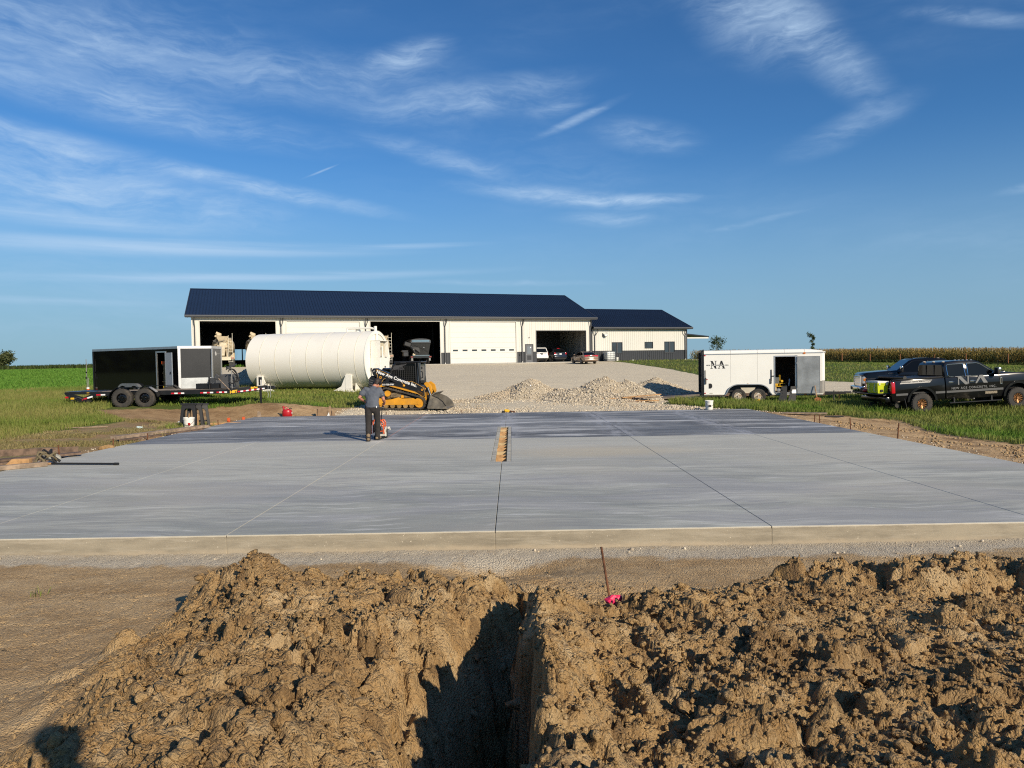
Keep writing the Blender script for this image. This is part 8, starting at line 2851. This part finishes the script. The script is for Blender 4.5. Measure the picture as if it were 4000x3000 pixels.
    blades('weed_border', 'dark weeds along the foot of the corn', M_WEED, P, .30 + .5 * RNG.random(m) * vnoise(s * .2, s * 0, 3), .13, .5)
    # ---- fence posts of the corn edge
    proto = None
    for k in range(15):
        s = -14 + k * (Ln + 26) / 15 + random.uniform(-.6, .6)
        c = A + d * s - nrm * 1.6
        if proto is None:
            proto = MB().box((0, 0, .78), (.12, .12, 1.75), .01).build('marker_stake', pm('orange_brown_stake', (.36, .14, .055), .8, var=.25), None)
            tag(proto, 'thin orange-brown stake standing along the edge of the corn', 'stake', 'stakes along the corn edge')
            o = proto
        else:
            o = copy_tree(proto)
        o.location = (c[0], c[1], G(c[0], c[1]))
        o.rotation_euler = (random.uniform(-.05, .05), random.uniform(-.06, .06), random.random())
        o.scale = (1, 1, random.uniform(.85, 1.1))


build_vegetation()


def build_tree(name, label, x, y, h, cw, trunk_r, nleaf, lsize, shape, group=None, mat=None):
    z = G(x, y)
    r = thing(name, label, 'tree', (x, y, z), 0, group)
    rnd = random.Random(int(x * 7 + y))
    mb = MB()
    pts = [(0, 0, -.1)]
    for k in range(1, 6):
        pts.append((rnd.uniform(-.03, .03) * h * .2, rnd.uniform(-.03, .03) * h * .2, h * .9 * k / 5))
    for k in range(5):
        mb.cyl(pts[k], pts[k + 1], trunk_r * (1 - k * .17), trunk_r * (1 - (k + 1) * .17), 8)
    tips = []
    for k in range(16):
        f = rnd.uniform(.30, .95)
        a = rnd.uniform(0, 6.28)
        ln = cw * shape(f) * rnd.uniform(.5, 1.0)
        b0 = Vector((0, 0, h * f * .9))
        b1 = b0 + Vector((math.cos(a) * ln, math.sin(a) * ln, ln * rnd.uniform(.3, .8)))
        mb.cyl(b0, b1, trunk_r * .35 * (1.1 - f), trunk_r * .1, 5)
        tips.append((b0, b1))
    mb.build('trunk', pm('grey_bark', (.085, .065, .05), .9, var=.3, vs=9), r)
    P = np.zeros((nleaf, 3))
    for i in range(nleaf):
        b0, b1 = rnd.choice(tips)
        t_ = rnd.uniform(.35, 1.08)
        c = b0.lerp(b1, t_)
        sp = cw * .16
        P[i] = (c.x + rnd.gauss(0, sp), c.y + rnd.gauss(0, sp), c.z + rnd.gauss(0, sp))
    d1 = RNG.normal(size=(nleaf, 3))
    d1 /= np.linalg.norm(d1, axis=1)[:, None]
    d2 = np.cross(d1, RNG.normal(size=(nleaf, 3)))
    d2 /= np.linalg.norm(d2, axis=1)[:, None]
    s = lsize * RNG.uniform(.6, 1.3, (nleaf, 1))
    V_ = np.stack([P - d1 * s, P + d2 * s * .5, P + d1 * s, P - d2 * s * .5], 1).reshape(-1, 3)
    F = np.arange(nleaf * 4).reshape(-1, 4)
    raw_mesh('crown', V_, F, mat or M_LEAF, r)
    return r


def P_at(px, Y):
    return (px - 2000) / 2773 * Y


build_tree('young_tree', 'slim young staked tree beyond the end of the office porch', 23.5, 81.5, 3.05, .95, .05, 900, .085, lambda f: .5 + .9 * (1 - abs(f - .55) * 1.6), None)
build_tree('young_tree', 'slim young tree with twisted crown rising behind the white trailer roof', 33.9, 80, 3.75, .50, .05, 700, .085, lambda f: .55 + .5 * math.sin(f * 9), None)
build_tree('broad_tree', 'round broad tree on the far left skyline', -143.5, 200, 3.9, 3.4, .25, 5200, .34, lambda f: .45 + .75 * math.sin(min(1, f) * 2.7), None, leaf_mat('olive_leaves', (.060, .080, .030), (.105, .115, .045)))
build_tree('sapling', 'thin sapling poking above the corn at the far right', 87.8, 121, 4.0, .9, .04, 90, .14, lambda f: .9 if f > .7 else .25)
build_tree('lawn_shrub', 'small yellow-green feathery shrub on the lawn before the office wing', 19.4, 66, 1.25, .42, .02, 500, .06, lambda f: .7, None, leaf_mat('yellow_green_leaves', (.13, .17, .03), (.19, .20, .05)))
for k, (x, y, h, w) in enumerate(((-92, 330, 4.0, 8), (-75, 345, 3.6, 6), (-118, 360, 4.2, 9), (-63, 340, 3.6, 5))):
    build_tree('distant_tree', 'small dark tree on the left horizon, ' + ('second from the left of the far clump', 'third from the left of the far clump', 'leftmost of the far clump', 'nearest the black trailer')[k], x, y, h, w, .3, 700, .8, lambda f: .4 + .6 * math.sin(min(1, f) * 2.8), 'distant trees on the left horizon', M_WEED)


# ------------------------------------------------------------------ small things on and around the slab
def build_bucket(label, x, y, z, stained=True):
    r = thing('bucket', label, 'bucket', (x, y, z), random.random() * .3)
    MB().lathe([(0, .0), (.135, .0), (.140, .01), (.152, .36), (.160, .36), (.160, .33), (.153, .33), (.146, .35), (.135, .02), (0, .02)], 'Z', 28).build('pail', M_WPL, r, 50)
    MB().lathe([(.155, .30), (.163, .30), (.163, .315), (.155, .315)], 'Z', 28).build('ridge', M_WPL, r)
    MB().tube([(.158 * math.cos(a), -.158 * abs(math.sin(a)) - .006, .30 - .16 * abs(math.sin(a))) for a in np.linspace(0, math.pi, 14)], .0045, 5).build('bail_handle', M_STEEL, r)
    return r


b1 = build_bucket('white plastic bucket on the back edge of the slab near the white trailer', 7.69, 27.70, .002)
MB().box((-.02, -.152, .15), (.10, .012, .08), .004).build('label', M_SATIN, b1)
b2 = build_bucket('white bucket with a red label and stick before the black sawhorses', -10.62, 23.25, -.05)
b2.scale = (1.12, 1.12, 1.12)
MB().box((.05, -.150, .17), (.07, .012, .08), .006).build('label', M_RED, b2)
st = MB().cyl((-.02, 0, .03), (.0, .03, .52), .016, n=8).build('paint_stick', M_WOOD, None)
st.parent = None
st.matrix_world = Matrix.Translation((-10.62, 23.25, -.04))
tag(st, 'short wooden stick standing in the white bucket by the sawhorses', 'stick')


def build_sawhorse(label, x, y, z, rz, lean=0., folded=False):
    r = thing('sawhorse', label, 'sawhorse', (x, y, z), rz, None, lean)
    h = .80
    for s in (-1, 1):
        pts_o = [(-.29, 0), (-.21, h - .06), (.21, h - .06), (.29, 0), (.20, 0), (.135, h * .68), (.08, h * .78), (-.08, h * .78), (-.135, h * .68), (-.20, 0)]
        mb = MB().prism(pts_o, -.02, .02, 'Y', .006)
        mb.warp(lambda v: Vector((v.x, v.y + s * (.03 + (.05 if folded else .10) * (1 - v.z / h)), v.z)))
        mb.build('leg_frame', M_MATTE, r)
    MB().span(-.25, .25, -.06, .06, h - .062, h, .01).build('top_rail', M_MATTE, r)
    MB().span(-.18, .18, -.05, .05, .18, .23).build('shelf', M_MATTE, r)
    return r


build_sawhorse('black plastic sawhorse with an arched opening, leftmost of the three by the slab', -10.84, 23.75, G(-11.1, 23.7), R(4), 0)
build_sawhorse('black plastic sawhorse in the middle of the three nested by the bucket', -10.74, 23.98, G(-11, 23.9), R(16), 0)
build_sawhorse('black plastic sawhorse at the right of the three nested by the bucket', -10.64, 24.22, G(-10.9, 24.1), R(24), 0)
# folded pair leaning on the white trailer
for k, (x, lab) in enumerate(((12.10, 'folded black sawhorse leaning left at the doorway of the white trailer'), (12.52, 'folded black sawhorse with white label at the doorway of the white trailer'))):
    r = thing('folded_sawhorse', lab, 'sawhorse', (x, 31.75, G(x, 31.75)), R(-12 + k * 8), None, R(-8))
    MB().prism([(-.15, 0), (.17, 0), (.21, .80), (-.03, .80)], -.06, .0, 'Y', .01).build('leg_frame', M_MATTE, r)
    MB().prism([(-.24, .05), (-.10, .02), (-.02, .50), (-.07, .52)], -.10, -.061, 'Y', .01).build('fold_leg', M_MATTE, r)
    for q in range(4):
        MB().box((-.06 + q * .02, -.07, .2 + q * .14), (.06, .02, .05), .006).build('rib', M_SATIN, r)
    if k:
        MB().box((.10, -.064, .56), (.19, .006, .17)).build('label', M_LET, r)
sh = thing('square_shovel', 'rusty orange square shovel leaning against the white trailer', 'shovel', (13.62, 31.6, G(13.62, 31.6)), R(-8))
MB().prism([(-.13, .0), (.13, 0), (.14, .27), (.04, .30), (-.04, .30), (-.14, .27)], -.02, .0, 'Y', .004).build('blade', pm('rusty_orange_blade', (.42, .13, .045), .7, var=.25, vs=10), sh)
MB().cyl((0, -.01, .02), (-.05, .28, .82), .020, n=8).build('handle', M_WOOD, sh)
dr = thing('drill', 'yellow and black cordless drill lying on the back edge of the slab', 'drill', (-.2, 28.02, G(-.2, 28.0) + .03), R(12))
MB().box((-.02, 0, .10), (.22, .09, .11), .03, Matrix.Rotation(.15, 4, 'Y')).build('motor_case', M_YEL2, dr)
MB().box((.10, 0, .05), (.10, .07, .08), .02).box((-.16, 0, .05), (.12, .10, .10), .02).build('battery', M_SATIN, dr)
MB().cyl((.12, 0, .09), (.26, .02, .04), .028, .018, 12).box((.27, .0, .05), (.06, .1, .09), .02).build('chuck', M_RUST, dr)
yl = MB().box((0, 0, .09), (.20, .10, .14), .03).ball((.06, 0, .18), .06, 2).build('yellow_block', M_YEL2, None)
yl.location = (11.05, 31.95, G(11.05, 31.9))
tag(yl, 'small yellow wheel chock between the tyres of the white trailer', 'chock')
gc = thing('gas_can', 'red plastic fuel can at the back left corner of the slab', 'fuel can', (-8.98, 28.25, G(-9, 28.3) + .0), R(15))
MB().loft([[(math.cos(a) * .19 * k, math.sin(a) * .13 * k, z) for a in np.linspace(0, 6.283, 20, endpoint=False)] for z, k in ((0, .92), (.03, 1.), (.20, 1.), (.25, .9), (.28, .7), (.29, .4))]).build('can', M_RED, gc, 50)
MB().tube([(-.10, 0, .26), (-.14, 0, .36), (-.06, 0, .38), (.06, 0, .30)], .022, 7).cyl((-.12, .0, .26), (-.15, .0, .42), .04, .03, 12).build('handle', M_RED, gc)
MB().tube([(.02, 0, .28), (.12, .02, .33), (.18, .02, .30)], .016, 6).build('spout', M_SATIN, gc)
MB().box((.185, -.05, .14), (.02, .07, .07), .004).build('label', M_LET, gc)
cb = thing('cardboard_box', 'flattened brown cardboard box leaning at the back edge of the slab', 'box', (-7.45, 28.2, G(-7.4, 28.2) - .01), R(-6))
MB().box((-.10, 0, .17), (.40, .02, .34), 0, Matrix.Rotation(.16, 4, 'X') @ Matrix.Rotation(.1, 4, 'Y')).box((-.34, .08, .16), (.02, .3, .34)).box((.16, .06, .12), (.24, .02, .24), 0, Matrix.Rotation(.5, 4, 'Z')).build('side', M_CARD, cb)
MB().prism([(.10, .02), (.26, .02), (.24, .44), (.17, .42)], -.03, -.015, 'Y').prism([(.26, .02), (.44, .02), (.30, .30)], -.0, .015, 'Y').build('flap', M_CARD, cb)
MB().prism([(.08, .02), (.20, .01), (.17, .18)], -.05, -.04, 'Y').build('torn_paper', M_LET, cb)
pk = thing('screed_pole', 'black pole lying flat on the slab near its left edge', 'pole', (-8.87, 14.72, .03), R(-8.5))
MB().cyl((-1.02, 0, 0), (.70, 0, 0), .020, n=12).cyl((.62, 0, 0), (.72, 0, 0), .026, n=12).build('tube', M_MATTE, pk)
MB().box((-1.05, .02, .0), (.20, .06, .03), .006).box((-1.20, .02, .02), (.12, .03, .05), .006, Matrix.Rotation(.5, 4, 'Z')).build('bracket', M_ALU, pk)
MB().box((-.86, -.02, .0), (.07, .06, .04), .004).build('tag', M_WOOD, pk)


def plank(label, x, y, z, L, w, t, rz, mat, name='plank', ry=0., cat='lumber', group=None, bevelcut=False):
    if bevelcut:
        mb = MB().prism([(-L / 2, 0), (L / 2, 0), (L / 2, t), (-L / 2 + t * 1.1, t)], -w / 2, w / 2, 'Y', .004)
    else:
        mb = MB().box((0, 0, t / 2), (L, w, t), .004)
    o = mb.build(name, mat, None)
    o.location = (x, y, z)
    o.rotation_euler = (0, ry, rz)
    tag(o, label, cat, group)
    return o


gl = lambda x, y: G(x, y)
plank('long dark weathered plank on edge, topmost of the left-hand lumber stack', -11.75, 15.7, gl(-11.7, 15.7) + .14, 3.6, .06, .15, R(38), M_WOODO, ry=R(2))
plank('wide dark weathered plank lying below the topmost one on the left', -11.35, 15.35, gl(-11.3, 15.3) + .08, 3.4, .28, .05, R(36), M_WOODO, ry=R(-1))
plank('dark plank at the bottom of the left-hand lumber stack', -11.6, 15.0, gl(-11.6, 15) + .02, 3.0, .20, .05, R(33), M_WOODO)
plank('pale orange block with a slanted end under the left lumber stack', -10.33, 13.72, gl(-10.35, 13.75) + .0, .42, .14, .17, R(2), M_WOOD, 'timber_block', bevelcut=True)
plank('pale orange block with muddy face, farther along the left lumber stack', -10.60, 15.1, gl(-10.6, 15.1) + .0, .56, .14, .20, R(6), M_WOOD, 'timber_block', bevelcut=True)
plank('short tan board lying across the slab edge beside the black pole', -10.02, 14.35, .004, .95, .14, .09, R(40), M_WOODG, 'timber_block')
plank('pair of long grey-brown form boards along the slab before the bucket', -10.55, 21.4, gl(-10.5, 21.4) + .03, 3.6, .24, .09, R(72), M_WOODG)
plank('dark form board under the grey-brown boards before the bucket', -10.38, 21.1, gl(-10.4, 21.1) + .0, 3.2, .16, .05, R(74), M_WOODO)
plank('orange form board end standing by the slab near its back left corner', -10.25, 25.2, gl(-10.2, 25.2) + .0, 1.1, .05, .2, R(10), M_WOOD)
plank('short pale lath at the left slab edge past the bucket', -10.33, 23.5, gl(-10.3, 23.5) + .02, .6, .09, .05, R(5), M_WOODG)
plank('thin light lath lying on the bare earth before the flatbed trailer', -15.2, 24.2, gl(-15.2, 24.2) + .03, 1.9, .06, .04, R(4), M_WOOD)
plank('grey lath lying in the grass before the flatbed trailer', -14.4, 23.1, gl(-14.4, 23.1) + .02, 2.2, .07, .03, R(14), M_WOODG)
plank('black strip of rubber along the back edge of the slab by the fuel can', -8.2, 27.98, gl(-8.2, 28) + .01, 2.0, .06, .05, R(-1.5), M_MATTE, 'rubber_strip', cat='strip')
plank('grey curled board lying on the bare earth right of the slab', 10.55, 25.6, gl(10.5, 25.6) + .06, 1.5, .24, .05, R(-22), M_WOODG)
plank('dark thin board at the end of the curled board right of the slab', 11.35, 25.0, gl(11.3, 25) + .04, .6, .12, .04, R(-10), M_MATTE)
for k, (dx, dy, dz, L, a, m, lab) in enumerate(((-.5, 0, .14, 2.3, 4, M_WOOD, 'long orange board reaching left out of the scrap pile by the ramp'), (.25, .1, .24, 1.9, 14, M_WOOD, 'orange board tilted up on top of the scrap pile by the ramp'), (.1, -.25, .05, 1.7, -9, M_WOOD, 'orange board lowest at the front of the scrap pile by the ramp'),
                                           (.45, .2, .16, 1.4, 24, M_WOODO, 'brown board crossing the scrap pile by the ramp'), (-.1, -.42, .02, .9, 20, M_RUST, 'short rusty bar before the scrap pile by the ramp'), (.5, -.1, .20, 1.2, 3, M_WOODG, 'grey board atop the right end of the scrap pile by the ramp'))):
    plank(lab, 5.6 + dx, 32.0 + dy, gl(5.6 + dx, 32.0 + dy) + dz + .02, L, .14, .045, R(a), m, ry=R(-3 if k == 1 else 0))
sp = thing('spray_can', 'white and dark aerosol can lying by the slab edge on the left', 'spray can', (-9.98 - .32, 16.3, gl(-10.3, 16.3) + .06), R(15))
MB().cyl((-.10, 0, 0), (.10, 0, 0), .034, n=14).build('can', M_DECAL, sp)
MB().cyl((-.14, 0, 0), (-.10, 0, 0), .022, .032, 12).cyl((-.02, 0, 0), (.06, 0, 0), .0345, n=14).build('cap', M_LET, sp)
cl = thing('cloth_bundle', 'crumpled bundle of drab straps at the left slab edge by the black pole', 'straps', (-9.86, 14.95, .02), R(20))
for k in range(7):
    a = k * .9
    MB().tube([(math.cos(a) * .25, math.sin(a) * .12, .03), (math.cos(a + .5) * .12, math.sin(a) * .1, .16 + .05 * math.sin(k * 2)), (math.cos(a + 2) * .16, math.sin(a + 2) * .12, .20 + .08 * math.cos(k)), (math.cos(a + 3) * .24, math.sin(a + 3) * .14, .02)], .022, 6).build('strap', pm('drab_webbing', (.20, .16, .09), .9, var=.35, vs=10) if k % 3 else M_MATTE, cl)
rk = MB().ball((0, 0, .08), .17, 3, (1.3, .8, .8))
rk.warp(lambda v: v * (1 + .25 * float(fbm(np.array([v.x * 6]), np.array([v.y * 6 + v.z * 5]), 3, .6, 4)[0])))
o = rk.build('concrete_lump', pm('pale_rubble', (.36, .35, .29), .9, var=.2, vs=8, bump=.5), None)
o.location = (-10.33, 15.85, gl(-10.3, 15.9) + .02)
tag(o, 'pale lump of waste concrete at the left slab edge', 'rubble')
rk = MB().ball((0, 0, .06), .13, 3, (1.5, .8, .7))
rk.warp(lambda v: v * (1 + .3 * float(fbm(np.array([v.x * 6]), np.array([v.y * 6 + v.z * 5]), 3, .6, 14)[0])))
o = rk.build('clay_lump', pm('orange_clay_lump', (.36, .22, .09), .95, var=.25, vs=9, bump=.5), None)
o.location = (-10.28, 17.9, gl(-10.3, 17.9) + .02)
tag(o, 'orange-brown clay lump at the left slab edge', 'clay lump')

# steel stakes and short form pegs round the slab
peg = None
for k, (x, y, h) in enumerate(((-10.25, 16.0, .40), (-10.25, 18.15, .30), (-10.27, 19.9, .22), (-10.22, 24.6, .28), (-10.2, 25.4, .26), (9.34, 17.2, .52), (9.36, 19.6, .44), (9.5, 21.9, .36), (9.55, 22.4, .30), (9.34, 12.9, .2), (-2.0, 28.0, .18), (-5.0, 28.02, .16))):
    if peg is None:
        peg = MB().cyl((0, 0, -.05), (0, 0, 1.0), .016, n=8).build('steel_stake', M_RUST, None)
        o = peg
    else:
        o = copy_tree(peg)
    o.location = (x, y, gl(x, y))
    o.scale = (1, 1, h)
    o.rotation_euler = (random.uniform(-.05, .05), random.uniform(-.06, .06), 0)
    tag(o, 'thin rusty steel form stake ' + ('by the lump of waste concrete at the left slab edge', 'by the orange-brown clay lump at the left slab edge', 'before the long form boards at the left slab edge', 'between the bucket and the orange-capped pegs', 'beside the nearer orange-capped peg',
         'tallest along the right slab edge', 'right of the slab, second nearest of the four tall ones', 'right of the slab, left one of the far close pair', 'right of the slab, right one of the far close pair', 'short, nearest the camera on the right slab edge',
         'on the back slab edge right of the loader bucket', 'on the back slab edge before the loader tracks')[k], 'stake', 'steel form stakes round the slab')
for k, (x, y, lab) in enumerate(((-10.1, 26.6, 'orange-capped form peg, the farther of two by the back left slab corner'), (-10.12, 25.75, 'orange-capped form peg, the nearer of two by the back left slab corner'))):
    r = thing('capped_peg', lab, 'peg', (x - .2 * k, y, gl(x, y)), 0)
    MB().cyl((0, 0, 0), (0, 0, .26), .025, n=8).build('peg', M_WOODO, r)
    MB().box((0, 0, .30), (.10, .10, .16), .02).build('cap', M_ORANGE, r)
r = thing('split_stake', 'grey split wooden stake at the back left corner of the slab', 'stake', (-9.9, 27.75, gl(-9.9, 27.7)), 0)
MB().prism([(-.12, 0), (.10, 0), (.03, .36), (-.07, .40)], -.02, .02, 'Y').build('stake', M_WOODG, r)
r = thing('lath_stake', 'thin pale lath standing upright by the left slab edge', 'stake', (-10.3, 23.2, gl(-10.3, 23.2)), 0)
MB().box((0, 0, .24), (.035, .02, .5)).build('lath', M_WOOD, r)

# near stake and its pink flag
fz = FZ(.78, 5.40)
st = thing('flag_stake', 'thin rusty rod leaning in the dirt above the pink marker', 'stake', (.74, 5.50, FZ(.74, 5.5)), 0)
MB().cyl((.015, -.05, -.03), (-.045, .16, .50), .010, n=8).build('rod', M_RUST, st)
fl = MB()
rnd = random.Random(5)
fl.ball((0, 0, .02), .058, 3, (1.15, .75, .62))
fl.warp(lambda v: Vector((v.x, v.y, v.z)) * (1 + .38 * float(fbm(np.array([v.x * 22]), np.array([v.y * 20 + v.z * 18]), 3, .6, 8)[0])))
o = fl.build('pink_flag', M_PINK, None, 25)
o.location = (.735, 5.30, FZ(.735, 5.30) + .035)
tag(o, 'crumpled bright pink marker ribbon on the dug-over dirt', 'marker flag')

# things by the office wing
ib = thing('liquid_tote', 'white plastic liquid tote in a wire cage against the charcoal wall', 'liquid tote', bw(48.35, -.95), BA)
MB().box((0, 0, .66), (1.02, .96, .98), .06, None, 2).build('tank', pm('translucent_white_plastic', (.66, .68, .66), .4, var=.04), ib)
cg = MB()
for x in np.linspace(-.55, .55, 6):
    for y in (-.52, .52):
        cg.cyl((x, y, .15), (x, y, 1.18), .013, n=5)
for z in np.linspace(.2, 1.18, 5):
    cg.tube([(-.55, -.52, z), (.55, -.52, z), (.55, .52, z), (-.55, .52, z), (-.55, -.52, z)], .013, 5)
cg.build('cage', M_GALV, ib)
MB().span(-.56, .56, -.53, .53, .0, .14, .01).build('pallet', M_STRIPE, ib)
MB().lathe([(0, 1.16), (.10, 1.16), (.10, 1.20), (0, 1.20)], 'Z', 16).build('cap', M_LET, ib)
bk = build_bucket('cream bucket standing beside the caged liquid tote', *bw(49.42, -1.0))
bk.scale = (1.2, 1.2, 1.25)
for k, (s, lab) in enumerate(((51.9, 'small white splash block at the foot of the office wall'),)):
    o = MB().box((0, 0, .05), (.22, .3, .10), .02).build('splash_block', M_LET, None)
    o.matrix_world = Matrix.Translation(bw(s, -.6)) @ Matrix.Rotation(BA, 4, 'Z')
    tag(o, lab, 'splash block')
# scraps of litter
for k, (x, y, lab) in enumerate(((-16.0, 23.9, 'white scrap of paper on the earth before the flatbed trailer'), (-11.9, 22.6, 'crushed clear plastic bottle left of the sawhorses'), (-12.2, 26.0, 'small white scrap on the bare earth before the flatbed jack'))):
    o = MB().ball((0, 0, .04), .07, 2, (1.4, .8, .6)).warp(lambda v: v * (1 + .4 * float(fbm(np.array([v.x * 30 + k]), np.array([v.y * 30 + v.z * 20]), 2, .6, k)[0]))).build('litter_scrap', M_LET if k != 1 else pm('pale_plastic', (.5, .6, .58), .2, var=.1), None)
    o.location = (x, y, gl(x, y) + .02)
    tag(o, lab, 'litter')
